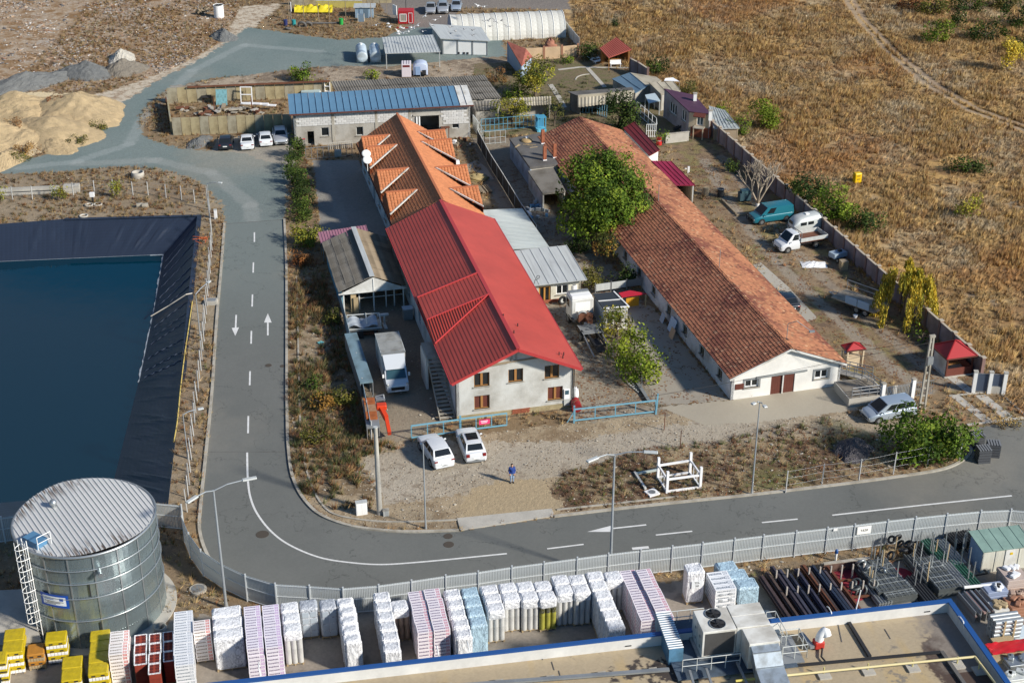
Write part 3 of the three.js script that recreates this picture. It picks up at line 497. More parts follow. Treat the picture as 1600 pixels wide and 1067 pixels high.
// ---------- pale blue roofed block building behind ----------
const gC=thing('workshop','unfinished white block workshop with long blue metal roof','building',P(461,229),-Math.atan2(P(735,214).z - P(461,229).z,P(735,214).x - P(461,229).x));
{
  const w=P(461,229).distanceTo(P(735,214)),H=4.35,D=5.2,p=(x,z,y=0)=>V(x,y,z),a=p(0,0),b=p(w,0),k=w / 274;
  const X=(q)=>(q - 461)*k,holes=[[X(481),0,10*k,1.9],[X(502),1.15,12*k,1.15],[X(556),1.0,11*k,1.15],[X(649),0,37*k,3.1],[X(706),1.25,11*k,1.1]];
  wall(gC,a,b,H,holes,M.plasterRaw,.3);wall(gC,b,p(w,-D),H,[],M.blockWhite);wall(gC,p(0,-D),a,H,[],mat(.25,.36,.47,.7));wall(gC,p(w,-D),p(0,-D),H,[],M.plasterRaw);
  new MB().box(w - .7,.1,D - .7,w / 2,.02,-D / 2).build('floor',M.conc,gC);
  for (const i of [1,2,4]) windowIn(gC,a,b,holes[i],{t: .08,frame: M.whiteDirty,sill: i<3});
  // courses of white blocks above the render
  {const mb=new MB();let r=0;for (let y=2.62;y<H - .3;y += .27,r++) for (let x=.3+(r % 2)*.35;x<w - .9;x += .66) {const zx=x+.33;if (zx>X(520)&&zx<X(522)) continue;if (zx>X(640)&&zx<X(692)) continue;const t=rr(.86,1.08);mb.color(new THREE.Color(t,t,t));mb.box(.63,.25,.06,zx,y,.02+rr(-.012,.012));} const m=mat(.74,.73,.71,.9,{map: T_mottle,s: 3,vc: 1});stuff(mb.build('block_course',m,gC));}
  {const mb=new MB();let r=0;for (let y=1.9;y<2.6;y += .27,r++) for (let x=X(692)+(r % 2)*.35;x<w - .7;x += .66) mb.box(.63,.25,.06,x+.33,y,.02+rr(-.012,.012));stuff(mb.build('block_course',M.blockWhite,gC));}
  for (const q of [521,588,640]) new MB().box(.35,H,.1,X(q),0,.02).build('column',M.conc,gC);
  new MB().box(w,.3,.08,w / 2,H - .28,.02).build('ring_beam',M.white,gC);
  new MB().box(45*k,.18,.14,X(668),3.2,.05).build('lintel',M.concNew,gC);new MB().box(.2,3.1,.2,X(651),0,.04).box(.18,3.1,.18,X(655),0,.1).build('door_frame',M.white,gC);
  new MB().box(1.1,.1,.5,X(695),1.55,.3).box(.1,1.6,.1,X(690),0,.5).box(.1,1.6,.1,X(700),0,.5).build('bench_frame',M.rust,gC);
  // roof: blue panels, the last two plain
  const N=27,ra=-.45,rw=w+.4 - ra,mB=M.blue,hf=H+.12,hb=H+.72,zf=.55,zb=-D - .4;
  for (let i=0;i<N;i++) {const x0=ra+rw*i / N,x1=ra+rw*(i+1) / N - .03,white=i >= N - 2;const mb=new MB();slab(mb,p(x0,zf,hf),p(x1,zf,hf),p(x1,zb,hb),p(x0,zb,hb),.07);mb.beam(p(x0+.02,zf,hf+.04),p(x0+.02,zb,hb+.04),.05,.09);mb.build('roof_panel',white?M.whiteDirty:mB,gC);}
  new MB().beam(p(ra,zf+.05,hf - .1),p(ra+rw,zf+.05,hf - .1),.12,.14).build('gutter',M.woodDark,gC);
  for (const x of [X(520),X(588),X(650)]) new MB().box(.1,.3,.1,x,H - .1,.3).build('rafter_end',M.woodDark,gC);
}
// ---------- open shed with old wavy roof, light metal annexes ----------
const boxOn=(parent,name,m,w,h,d,x,y,z,ry=0)=>new MB().box(w,h,d,x,y,z,ry).build(name,m,parent);
{
  const o=P(538,490),e=P(632,480);const g=thing('open_shed','open fronted shed with mossy grey wavy roof and white gable board','shed',o,-Math.atan2(e.z - o.z,e.x - o.x));
  const w=5.9,D=12.2,H=2.45,R=3.75,p=(x,z,y=0)=>V(x,y,z);
  wavyRoof(g,'roof_slope',p(-.5,-D,H - .05),p(-.5,.2,H - .05),p(w / 2,.2,R),p(w / 2,-D,R),M.asb,{courses: 4,wave: .32});
  wavyRoof(g,'roof_slope',p(w+.3,.2,H - .05),p(w+.3,-D,H - .05),p(w / 2,-D,R),p(w / 2,.2,R),mat(.24,.19,.13,.95,{map: T_dirty,s: 4}),{courses: 4,wave: .32});
  new MB().beam(p(w / 2 - .1,.25,R+.1),p(w / 2 - .1,-D,R+.1),.5,.06).build('ridge_cap',M.metalLight,g);
  {const s=new MB();s.tri(p(-.4,.22,H - .2),p(w / 2,.22,H - .2),p(w / 2,.22,R - .05),[0,0],[3,0],[3,1]);s.tri(p(w / 2,.22,H - .2),p(w+.2,.22,H - .2),p(w / 2,.22,R - .05),[3,0],[6,0],[3,1]);const m=M.whiteDirty.clone();m.side=DS;s.build('gable_board',m,g);new MB().box(.06,1.3,.05,w / 2,H - .2,.26).build('gable_batten',M.white,g);}
  new MB().beam(p(-.5,.2,H - .24),p(w+.3,.2,H - .24),.12,.1).build('eave_beam',M.whiteDirty,g);
  for (const [x,z] of [[0,0],[w / 2,0],[w,0],[1.6,-.6],[w*.72,-.6],[w*.86,-.6],[0,-6],[w,-6],[0,-12],[w,-12]]) boxOn(g,'post',M.whiteDirty,.12,H - .1,.12,x,0,z);
  new MB().beam(p(1.6,-.6,1.2),p(w,-.6,1.2),.07).beam(p(0,-.6,1.9),p(1.6,-.6,1.9),.07).build('rail',M.whiteDirty,g);
  boxOn(g,'back_wall',M.plasterRaw,w,H - .1,.15,w / 2,0,-D+.3);boxOn(g,'side_wall',M.blueGate,.08,1.9,D - .5,-.1,0,-D / 2);
  const t=thing('plank_stack','two tan planks leaning inside the open shed','planks',P(553,488),PHI);boxOn(t,'plank',M.plank,.55,2.2,.08,0,0,0,.2);boxOn(t,'plank',M.plank,.45,1.7,.08,.2,0,.25,-.1);
  const r=thing('awning','small mauve corrugated awning behind the open shed','awning',P(500,400,0),PHI);ribbedRoof(r,'awning_sheet',p(0,1.6,2.1),p(5.2,1.0,2.1),p(5.2,-1.2,2.5),p(.0,-.6,2.5),mat(.28,.13,.18,.6),.3);for (const [x,z] of [[.2,1.4],[.2,-.4]]) boxOn(r,'post',M.steel,.08,2.2,.08,x,0,z);
}
{// annexes to the right of the red roof
  const g=thing('annex','low cream annex with pale metal roof and yellow wooden door','building',UV(35.0,129.2));const p=(x,z,y=0)=>V(x,y,z),w=6.1,D=6.5,H=2.3;
  const hs=[[.45,.9,.7,.8],[1.75,0,1.25,1.85],[3.55,.75,1.25,1.05]];
  const fm=mat(.66,.64,.54,.9,{map: T_dirty,s: 5});
  wall(g,p(0,0),p(w,0),H,hs,fm);wall(g,p(w,0),p(w,-D),H,[],fm);wall(g,p(w,-D),p(0,-D),H,[],fm);
  windowIn(g,p(0,0),p(w,0),hs[0]);windowIn(g,p(0,0),p(w,0),hs[2],{split: 2,t: .1});windowIn(g,p(0,0),p(w,0),hs[1],{name: 'door',frame: mat(.45,.22,.05,.6),split: 2,t: .16,mull: .16,sill: false});
  ribbedRoof(g,'roof_slope',p(-.3,.7,H+.1),p(w+.4,.7,H+.1),p(w+.4,-D,H+.75),p(-.3,-D,H+.75),M.metalLight,1.0,.05,.05);
  new MB().box(w,.35,.05,w / 2,0,.03).build('plinth',M.brick,g);
  new MB().path([p(1.2,.3,H+.1),p(1.2,.6,H+.7),p(1.5,.6,H+.7)],.03).geo(new THREE.TorusGeometry(.16,.03,6,14),M4(1.5,H+.95,.6)).build('wall_lamp',M.dark,g);
  const g2=thing('metal_annex','long pale ribbed metal roof beside the orange tiled roof','building',UV(34.6,136.6));const D2=10.5,w2=5.0;
  wall(g2,p(0,0),p(w2,0),2.6,[],M.metalGrey,.15);wall(g2,p(w2,0),p(w2,-D2),2.6,[],M.metalGrey,.15);wall(g2,p(w2,-D2),p(0,-D2),2.6,[],M.metalGrey,.15);
  for (let i=0;i<6;i++) ribbedRoof(g2,'roof_panel',p(-.2,.3 - i*1.8,3.05),p(-.2,-1.46 - i*1.8,3.05),p(w2+.3,-1.46 - i*1.8,2.7),p(w2+.3,.3 - i*1.8,2.7),mat(...mul([.58,.62,.62],rr(.9,1.12)),.45,{map: T_streak,s: 4,metal: .2}),.35,.04,.03);
  boxOn(g2,'chimney',M.brick,.4,1.6,.4,.35,2.5,-.6);
}
// ---------- kerbs, markings, pond, tank, fences, walls, lamps ----------
function sweep(pts,w,h,y=0) {// kerb-like strip with mitred corners
  const mb=new MB(),L=[],R=[];
  pts.forEach((p,i)=>{const a=pts[Math.max(0,i - 1)],b=pts[Math.min(pts.length - 1,i+1)],d=V().subVectors(b,a).setY(0).normalize(),n=V(d.z,0,-d.x);L.push(p.clone().addScaledVector(n,w / 2).setY(y));R.push(p.clone().addScaledVector(n,-w / 2).setY(y));});
  const up=(q)=>q.clone().setY(y+h);let o=0;
  for (let i=0;i+1<pts.length;i++) {mb.o=[o,0];mb.quad(R[i],R[i+1],up(R[i+1]),up(R[i]));mb.quad(L[i+1],L[i],up(L[i]),up(L[i+1]));mb.quad(up(R[i]),up(R[i+1]),up(L[i+1]),up(L[i]));o += pts[i].distanceTo(pts[i+1]);}
  const e=pts.length - 1;mb.quad(L[0],R[0],up(R[0]),up(L[0]));mb.quad(R[e],L[e],up(L[e]),up(R[e]));return mb.get();
}
function smooth(pts,n=6) {return new THREE.CatmullRomCurve3(pts,false,'centripetal').getPoints(pts.length*n);}
const innerKerb=smooth(px(444,343,447,412,447.5,520,448,636,450,700,457,746,474,780,500,805,545,822,600,829.5,640,831.5,717,829.5));
const innerKerb2=smooth(px(866,807.5,1000,792,1200,771,1400,746,1480,732,1509,717,1518,705,1512,690));
const outerKerb=smooth(px(350,349,345,420,338,500,330,620,320,720,313,790,311,825,318,855,332,882,352,903));
for (const k of [innerKerb,innerKerb2,outerKerb]) struct(mesh('kerb',sweep(k,.24,.13),M.conc));
struct(mesh('path_edging',sweep(smooth(px(463,432,465,510,468,640,471,690,480,740,500,785,520,803,560,812,615,816,715,813)),.16,.08),M.conc));
struct(mesh('path_edging',sweep(smooth(px(870,797,1000,783,1060,776)),.16,.08),M.conc));
struct(mesh('crossing_slab',new THREE.ExtrudeGeometry(new THREE.Shape(px(714,811,862,796,867,807,719,829.5).map((p)=>new THREE.Vector2(p.x,-p.z))),{depth: .1,bevelEnabled: false}).rotateX(-Math.PI / 2),M.concNew));
// painted markings are parts of the road
const paint=mat(.82,.82,.80,.7,{map: T_mottle,s: 2});
function stripe(name,pts,w) {const mb=new MB();const L=[],R=[];pts.forEach((p,i)=>{const a=pts[Math.max(0,i - 1)],b=pts[Math.min(pts.length - 1,i+1)],d=V().subVectors(b,a).normalize(),n=V(d.z,0,-d.x);L.push(p.clone().addScaledVector(n,w / 2).setY(.009));R.push(p.clone().addScaledVector(n,-w / 2).setY(.009));});for (let i=0;i+1<pts.length;i++) mb.quad(R[i],R[i+1],L[i+1],L[i]);return mb.build(name,paint,road);}
for (const q of [[397,363,397,378],[395.5,410,395,426],[394,460,393.4,479],[392.3,517,391.8,537],[390.2,580,389.6,602],[387.5,650,387,677],[855,857.5,912,850.5],[1025,836,1082,830],[1191,816.5,1247,811]]) stripe('lane_dash',px(...q),.15);
stripe('centre_line',smooth(px(385.6,707,387,753,391,778,401,802,424,831,451,851,501,871.5,552,879.5,595,882,653,878.5,792,865)),.16);
stripe('centre_line',px(1301,805,1440,789.5,1582,774.5),.16);
function arrow(t,bl,br,s0,s1) {const q=(a)=>P(a[0],a[1]).setY(.009);const mb=new MB();mb.tri(q(bl),q(br),q(t),[0,0],[1,0],[.5,1],V(0,1,0));if (V().subVectors(q(br),q(bl)).cross(V().subVectors(q(t),q(bl))).y<0) {mb.p=[];mb.n=[];mb.t=[];mb.tri(q(br),q(bl),q(t),[0,0],[1,0],[.5,1]);} const m2=paint.clone();m2.side=DS;const m=mb.build('direction_arrow',m2,road);const a=q(s0),b=q(s1);const d=V().subVectors(b,a).normalize(),k=V(d.z,0,-d.x).multiplyScalar(.08);new MB().quad(a.clone().add(k),b.clone().add(k),b.clone().sub(k),a.clone().sub(k)).build('arrow_shaft',m2,m);}
arrow([367,525],[361.5,512.5],[373,511.5],[368.5,492],[367.6,512]);arrow([418,489.5],[412,504],[424,504],[418,504],[418,524]);
arrow([917.5,831],[954.5,821.5],[956,831],[955,826],[1010,820]);stripe('lane_dash',px(988,857.5,1014,855),.3);
for (const [x,y,r] of [[409.5,835,.5],[700,838,.35],[701,851,.4],[419,571,.3],[441,572,.25]]) new MB().cyl(r,.02,P(x,y).x,0,P(x,y).z,16).build('manhole_cover',mat(.085,.07,.055,.8,{map: T_dirty,s: 1}),road);
{const mb=new MB();const a=P(325,706),b=P(447,706);mb.beam(a.setY(.006),b.setY(.006),.06,.008);mb.build('road_joint_and_shadow',M.tar,road);const c=P(351,350),d=P(445,343);new MB().beam(c.setY(.006),d.setY(.006),.07,.01).build('road_joint_and_shadow',M.tar,road);}  // first strip is the painted shadow of an overhead wire, second a real joint
// ---------- lined pond ----------
{
  const WL=-2.75,inner=[P(-160,416,WL),P(100,404.5,WL),P(254,398,WL),P(240,480,WL),P(215,600,WL),P(172,770,WL),P(-160,800,WL)];
  const ring=(a)=>{const o=[];for (let i=0;i<a.length;i++) {const b=a[(i+1) % a.length],n=[36,44,40,50,56,2,2][i];for (let k=0;k<n;k++) o.push(a[i].clone().lerp(b,k / n));} o.push(a[0].clone());return o;};
  const O=ring(pondEdge),I=ring(inner),T=14,mb=new MB();
  const folds=[];for (let i=0;i<46;i++) folds.push([rr(0,O.length),rr(-10,10),rr(.25,.7),rr(.04,.13)]);
  const pt=(i,t)=>{const p=O[i].clone().lerp(I[i],t);let d=(S(F_SOFT2,i / 40,t*.35) - .5)*.22*Math.sin(Math.PI*Math.min(1,t+.05));for (const f of folds) {const x=Math.abs(i - f[0] - f[1]*t*.4);if (x<f[2]*2) d += f[3]*(1 - x / (f[2]*2))*Math.sin(Math.PI*Math.min(1,t*.9+.1));} p.y += d+(t===0?.03:0);return p;};
  const G=O.map((_,i)=>Array.from({length: T+1},(_,j)=>pt(i,j / T*1.12)));
  for (let i=0;i+1<O.length;i++) for (let j=0;j<T;j++) mb.quad(G[i][j+1],G[i+1][j+1],G[i+1][j],G[i][j]);
  const m=mat(.022,.034,.062,.4,{map: T_dirty,s: 7,side: 1,bump: .02,bumpT: T_soft,bs: 4});struct(mb.build('pond_liner',m));
  const lip=O.slice(36,172);const seamed=sweep(lip.map((p)=>p.clone().setY(0)),.5,.05);struct(mesh('liner_edge',seamed,m));
  // pale line of foam where the water meets the liner
  const s=new THREE.Shape(inner.map((p)=>new THREE.Vector2(p.x,-p.z)));const g=new THREE.ShapeGeometry(s).rotateX(-Math.PI / 2).translate(0,WL,0);
  const wm=new THREE.MeshPhysicalMaterial({color: new THREE.Color().setRGB(.0002,.024,.044),roughness: .03,ior: 1.45,specularIntensity: 1});wm.bumpMap=rep(T_soft,7);wm.bumpScale=.004;struct(mesh('pond_water',g,wm));
  const foam=mat(.30,.34,.38,.7);const shore=smooth(px(0,0,1,1),1);const fl=I.slice(74,170).map((p)=>V(p.x+.06+(S(F_CLUMP,p.z / 20,.3) - .5)*.3,WL,p.z));struct(mesh('silt_line',sweep(fl,.2,.04,WL),foam));
  struct(mesh('silt_line',sweep(I.slice(10,80).map((p)=>V(p.x,WL,p.z - .06)),.08,.03,WL),foam));
  {const fm=mat(.055,.075,.12,.55);const O2=(t)=>pondEdge[2].clone().lerp(pondEdge[5],t);for (let i=0;i<13;i++) {const t=.04+i*.075+rr(-.02,.02),k=Math.floor(120+t*50),a=G[Math.min(165,80+Math.round(t*88))],j=Math.min(168,80+Math.round(t*88)+5);const pts=[];for (let q=0;q <= 10;q++) {const row=G[Math.min(168,Math.round(80+t*88+q*.5))];pts.push(row[Math.min(12,q+1)].clone().add(V(0,.04,0)));} struct(mesh('liner_fold',new THREE.TubeGeometry(new THREE.CatmullRomCurve3(pts),24,rr(.02,.05),5),fm));}}
  const pipe=thing('plastic_pipe','thin pale pipe lying over the pond liner into the water','pipe',V(0,0,0),0);new MB().path([P(235,494,-2.2),P(262,478,-1.2),P(290,460,.1),P(300,458,.1)],.06,6).build('pipe',mat(.55,.5,.42,.6),pipe);
  tag(mesh('hose',new THREE.TubeGeometry(new THREE.CatmullRomCurve3([P(300,470,.1),P(294,512,.1),P(287,560,.1),P(281,610,.1),P(276,660,.1),P(271,690,.1)]),60,.06,6),mat(.55,.42,.12,.6)),'long yellow hose along the top edge of the pond liner','hose');
}
// ---------- steel water tank ----------
{
  const H=7.6,a=P(19,835,H),b=P(238,785,H),c=a.clone().lerp(b,.5).setY(0),R=4.72;c.z -= .1;
  const g=thing('storage_tank','round galvanised steel water tank with ribbed roof and caged ladder','tank',c,0);
  const m=new THREE.MeshStandardMaterial({color: new THREE.Color().setRGB(.36,.44,.46),metalness: .7,roughness: .38});m.map=rep(T_mottle,.6,.6);m.roughnessMap=rep(T_rough,.3);
  const rings=7,rh=H / rings,N=18;
  for (let r=0;r<rings;r++) for (let k=0;k<N;k++) {const t0=(k+(r % 2)*.0) / N*2*Math.PI,mb=new MB(),S0=4;for (let i=0;i<S0;i++) {const u=t0+i / S0*2*Math.PI / N,v=t0+(i+1) / S0*2*Math.PI / N,rad=R - r*.004+(k % 2)*.006,p=(q,y)=>V(Math.sin(q)*rad,y,Math.cos(q)*rad);mb.quad(p(u,r*rh),p(v,r*rh),p(v,(r+1)*rh+.04),p(u,(r+1)*rh+.04));} 
    const mm=m;mb.t=mb.t.map((q)=>q*.12+hash(r,k,3));mb.build('shell_plate',mm,g);}
  {const mb=new MB();for (let k=0;k<N;k++) {const t=k / N*2*Math.PI;mb.box(.09,H,.05,Math.sin(t)*(R+.02),0,Math.cos(t)*(R+.02),t);} for (let r=1;r<rings;r++) for (let k=0;k<N*9;k++) {const t=k / (N*9)*2*Math.PI;if (r===1||r===4||r===6) mb.box(.05,.05,.03,Math.sin(t)*(R+.02),r*rh,Math.cos(t)*(R+.02),t);} stuff(mb.build('bolted_seams',M.galv,g));}
  for (const y of [2.4,4.25,5.45,6.5]) {mesh('stiffening_hoop',new THREE.TorusGeometry(R+.06,.05,6,90).rotateX(Math.PI / 2).translate(0,y,0),M.galv,g);}
  mesh('rim',new THREE.TorusGeometry(R+.03,.11,8,90).rotateX(Math.PI / 2).translate(0,H,0),M.galv,g);
  // roof sheets: each strip is one sheet with an upright seam; rust drawn out along the fall
  const ang=56*RAD,rib=[Math.cos(ang),Math.sin(ang)],nx=[-rib[1],rib[0]],NS2=29,sw=2*R / NS2;
  const T_rust=tex(512,(u,v)=>{const st=S(F_CLUMP,u*3,v*.3),e=Math.abs(v - .5)*2,k=sm(.5,.64,st)*sm(.5,.95,e)*sm(.25,.5,S(F_SOFT,u*.5+.2,.3));return mixc([.62,.62,.61],[.14,.10,.075],k);});
  const rm=mat(.95,.95,.95,.5,{});rm.map=T_rust;rm.metalness=.15;
  for (let i=0;i<NS2;i++) {const d0=-R+i*sw,d1=d0+sw - .01,hl=(d)=>Math.sqrt(Math.max(0,R*R - d*d)),y=(d)=>H+.03+(1 - Math.abs(d) / R)*.25;const q=(d,s)=>V(nx[0]*d+rib[0]*s,y(d),nx[1]*d+rib[1]*s);const mb=new MB();const l0=hl(d0),l1=hl(d1);mb.quad(q(d0,-l0),q(d1,-l1),q(d1,l1),q(d0,l0));const uv=[];const U=(d,s)=>[(d+R) / (2*R),s / (2*hl(d)+.01)+.5];mb.t=[[d0,-l0],[d1,-l1],[d1,l1],[d0,-l0],[d1,l1],[d0,l0]].flatMap((w)=>U(...w));const f=mb.n[1]<0;if (f) mb.n=mb.n.map((v)=>-v);mb.beam(q(d0,-l0).add(V(0,.02,0)),q(d0,l0).add(V(0,.02,0)),.04,.07);const m2=rm;const me=mb.build('roof_sheet',m2,g);}
  new MB().cyl(.14,.35,-2.3,H+.2,-.9,12).geo(new THREE.SphereGeometry(.26,12,8),M4(-2.3,H+.6,-.9)).build('vent_cowl',M.galv,g);
  // ladder with safety cage
  {const la=-35*RAD,dir=V(Math.sin(la),0,Math.cos(la)),tn=V(Math.cos(la),0,-Math.sin(la)),q=(r,s,y)=>V().addScaledVector(dir,R+r).addScaledVector(tn,s).setY(y);const l=new MB();for (const s of [-.25,.25]) l.tube(q(.25,s,.1),q(.25,s,H+1),.035);for (let y=.3;y<H+.9;y += .3) l.tube(q(.25,-.25,y),q(.25,.25,y),.02,.02,5);l.build('ladder',M.white,g);
    const cg=new MB();for (let y=2.2;y<H+1.1;y += .85) {const pts=[];for (let i=0;i <= 10;i++) {const t=Math.PI*i / 10;pts.push(q(.25+.75*Math.sin(t),-.38*Math.cos(t),y));} cg.path(pts,.03,5);} for (let i=1;i<10;i += 2) {const t=Math.PI*i / 10;cg.tube(q(.25+.75*Math.sin(t),-.38*Math.cos(t),2.2),q(.25+.75*Math.sin(t),-.38*Math.cos(t),H+1),.02,.02,5);} cg.build('ladder_cage',M.white,g);
    const hb=q(-.5,.0,H+.1);new MB().box(1.4,.7,.9,hb.x,hb.y - .25,hb.z - .3,la).build('hatch_box',mat(.08,.20,.34,.5),g);new MB().path([q(-.2,.8,H+.2),q(-.2,.8,H+1.2),q(-1.2,.9,H+1.2),q(-1.2,.9,H+.2)],.03,5).path([q(-.2,.8,H+.7),q(-1.2,.9,H+.7)],.025,5).build('guard_rail',M.white,g);}
  {const ca=document.createElement('canvas');ca.width=256;ca.height=128;const x=ca.getContext('2d');x.fillStyle='#0a4fb0';x.fillRect(0,0,256,128);x.fillStyle='#f2f4f6';x.fillRect(24,22,208,84);x.fillStyle='#0a4fb0';x.fillRect(176,32,34,28);x.fillRect(36,36,110,7);x.fillRect(36,50,90,6);x.fillStyle='#222';x.fillRect(40,70,170,6);x.fillRect(60,82,120,6);x.fillRect(40,94,100,5);
    const t=new THREE.CanvasTexture(ca);t.colorSpace=THREE.SRGBColorSpace;const gg=new THREE.CylinderGeometry(R+.09,R+.09,1.05,10,1,true,-.50,.44);gg.translate(0,4.05,0);const m2=new THREE.MeshStandardMaterial({map: t,roughness: .4});m2.side=DS;mesh('sign_panel',gg,m2,g);}
  new MB().tube(V(.4*R,H - 1.2,.92*R),V(.46*R,H - 1.2,1.06*R),.16,.16,10).build('overflow_pipe',M.galv,g);new MB().box(.08,1.0,.06,Math.sin(.25)*(R+.06),4.4,Math.cos(.25)*(R+.06),.25).box(.08,1.8,.06,Math.sin(.32)*(R+.06),.4,Math.cos(.32)*(R+.06),.32).build('gauge_strip',M.dark,g);
  new MB().tube(V(2.4,.35,4.0),V(2.9,.35,4.9),.22,.22,10).build('outlet_pipe',M.dark,g);
  struct(mesh('tank_footing',new THREE.CylinderGeometry(R+.75,R+.75,.12,60).translate(c.x,.06,c.z),M.concNew));
}
// ---------- grey picket fence along the road ----------
{
  const top=[[-60,812],[0,807],[55,799],[110,792],[165,788],[236,784],[282,788],[283,806],[293.5,832],[312.5,858],[344,879],[382,897],[429,911],[482.5,914],[535,917.5],[591,913],[642.5,906],[696,898],[747,892],[799.6,884],[850,877.5],[902,870.5],[951,864],[1001.6,858],[1051,852.5],[1098.5,847],[1148.6,840.5],[1194,835],[1245,829],[1294,823.5],[1336.6,818.5],[1388.5,812],[1432,807],[1481,802],[1534,797],[1581,795],[1640,800],[1700,810]];
  const H=2.35,pts=top.map(([x,y])=>P(x,y,H).setY(0));
  const g=thing('metal_fence','long pale grey metal picket fence curving along the road','fence',V(0,0,0),0);
  const m1=mat(.58,.62,.63,.5,{metal: .3,map: T_mottle,s: 5}),m2=mat(.68,.71,.72,.45,{metal: .3});
  for (let i=0;i+1<pts.length;i++) {
    const a=pts[i],b=pts[i+1],L=a.distanceTo(b),d=V().subVectors(b,a).normalize(),ry=-Math.atan2(d.z,d.x),n=V(-d.z,0,d.x),k=Math.round(L / .118),mb=new MB();
    for (let j=0;j<k;j++) {const q=a.clone().addScaledVector(d,(j+.5) / k*L);mb.box(.092,H - .15,.018,q.x,.06,q.z,ry);}
    stuff(mb.build('picket_panel',m1,g)).userData.kind='stuff';
    for (const y of [.12,1.2,H - .22]) {const q=a.clone().lerp(b,.5).addScaledVector(n,.035);new MB().box(L - .08,.05,.035,q.x,y,q.z,ry).build('rail',m2,g);}
 }
  pts.forEach((p)=>{new MB().box(.09,H+.02,.09,p.x+.02,0,p.z+.05).box(.11,.03,.11,p.x+.02,H+.02,p.z+.05).build('post',m2,g);});
  // white board with painted number
  const a=P(1336.6,818.5,H),b=P(1388.5,812,H),d=V().subVectors(b,a).normalize(),n=V(-d.z,0,d.x),ca=document.createElement('canvas');ca.width=128;ca.height=80;const x=ca.getContext('2d');x.fillStyle='#f1efe9';x.fillRect(0,0,128,80);x.fillStyle='#111';x.font='bold 34px sans-serif';x.textAlign='center';x.fillText('1420',64,52);const t=new THREE.CanvasTexture(ca);t.colorSpace=THREE.SRGBColorSpace;
  const s=thing('number_sign','white board with black number fixed on the picket fence','sign',a.clone().addScaledVector(d,.75).addScaledVector(n,.1).setY(1.75),-Math.atan2(d.z,d.x));mesh('board',new THREE.BoxGeometry(1.1,.68,.02),M.white,s);mesh('lettering',new THREE.PlaneGeometry(1.04,.64).translate(0,0,.014),new THREE.MeshStandardMaterial({map: t,roughness: .6}),s);
  const c2=P(1294,823.5,H),s2=thing('notice_plate','small blank white plate near the top of the picket fence','sign',c2.clone().addScaledVector(d,.6).addScaledVector(n,.1).setY(2.1),-Math.atan2(d.z,d.x));mesh('plate',new THREE.BoxGeometry(.32,.22,.02),M.white,s2);
}
// ---------- wire fence round the pond, other post rows ----------
function wireFence(name,label,pts,H,o={}) {
  const g=thing(name,label,'fence',V(0,0,0),0),m=o.m||mat(.40,.40,.39,.7);
  pts.forEach((p,i)=>new MB().box(o.w||.09,H,o.w||.09,p.x,0,p.z,.3+i,rr(-.03,.03),rr(-.03,.03)).build('post',m,g));
  for (const t of o.wires||[.35,.65,.95]) {const mb=new MB();for (let i=0;i+1<pts.length;i++) {const a=pts[i].clone().setY(H*t),b=pts[i+1].clone().setY(H*t),c=a.clone().lerp(b,.5);c.y -= .04;mb.tube(a,c,.012,.012,4,false).tube(c,b,.012,.012,4,false);} mb.build('wire',M.steel,g);}
  return g;
}
const along=(pts,step)=>{const o=[],c=new THREE.CatmullRomCurve3(pts,false,'centripetal'),n=Math.max(1,Math.round(c.getLength() / step));return c.getSpacedPoints(n);};
wireFence('wire_fence','concrete post and wire fence along the far side of the pond',px(-12,315,19,313,50,312,82,310,114,307,147,303,177,301,207,305,231,305,259,309,283,312,304,318),1.7,{w: .09});
wireFence('wire_fence','leaning post and wire fence between pond and road',along(px(324,318,331,375,329,410,325,460,321,500,317,545,311,600,305,650,300,700,296,750,292,800),1.9),2.1,{w: .08,wires: [.95]});
wireFence('wire_fence','sparse post and wire fence behind the road kerb at right',along(px(1228,770,1300,757,1355,750,1410,738,1460,728,1500,718),3.0),2.1,{w: .08});
wireFence('wire_fence','thin wire fence on iron posts across the front track',px(1038,672,1063,700),1.7,{w: .06,m: M.rust,wires: [.9]});
// ---------- painted wall along the field ----------
{
  const g=thing('plot_wall','long mauve plastered wall with brown pillars along the field','wall',UV(71.3,101.9)),L=68.5,N=27,s=L / N,H=1.95;
  for (let i=0;i<N;i++) {const z=-i*s;if (i===0) {continue;} new MB().box(.16,H - rr(0,.05),s - .3,0,0,-(i+.5)*s).build('wall_panel',M.wallPurple,g);new MB().box(.24,.06,s - .3,0,H - .02,-(i+.5)*s).build('coping',M.cap,g);}
  for (let i=1;i <= N;i++) {new MB().box(.32,H+.15,.32,0,0,-i*s).build('pillar',M.wallPost,g);new MB().box(.42,.08,.42,0,H+.15,-i*s).build('pillar_cap',M.cap,g);}
}
{// front end of that plot: pillars and mesh gate
  const g=thing('entrance_gate','dark mesh gate between white pillars at the end of the wall','gate',P(1521,613),PHI - 20*RAD);const q=[0,1.35,2.6];for (const x of q) {boxOn(g,'pillar',M.white,.32,2.1,.32,x,0,0);boxOn(g,'pillar_cap',M.concNew,.4,.08,.4,x,2.1,0);}
  for (const [x,w,y,h] of [[.67,1.0,.15,1.75],[1.97,.9,.7,1.2]]) {const mb=new MB();mb.box(w,.05,.05,x,y,0).box(w,.05,.05,x,y+h,0).box(.05,h,.05,x - w / 2,y,0).box(.05,h,.05,x+w / 2,y,0);mb.build('gate_leaf',M.steel,g);boxOn(g,'mesh_sheet',mat(.05,.07,.11,.6),w - .06,h - .05,.02,x,y+.03,0);} boxOn(g,'low_wall',M.concNew,.9,.68,.18,1.97,0,0);
}
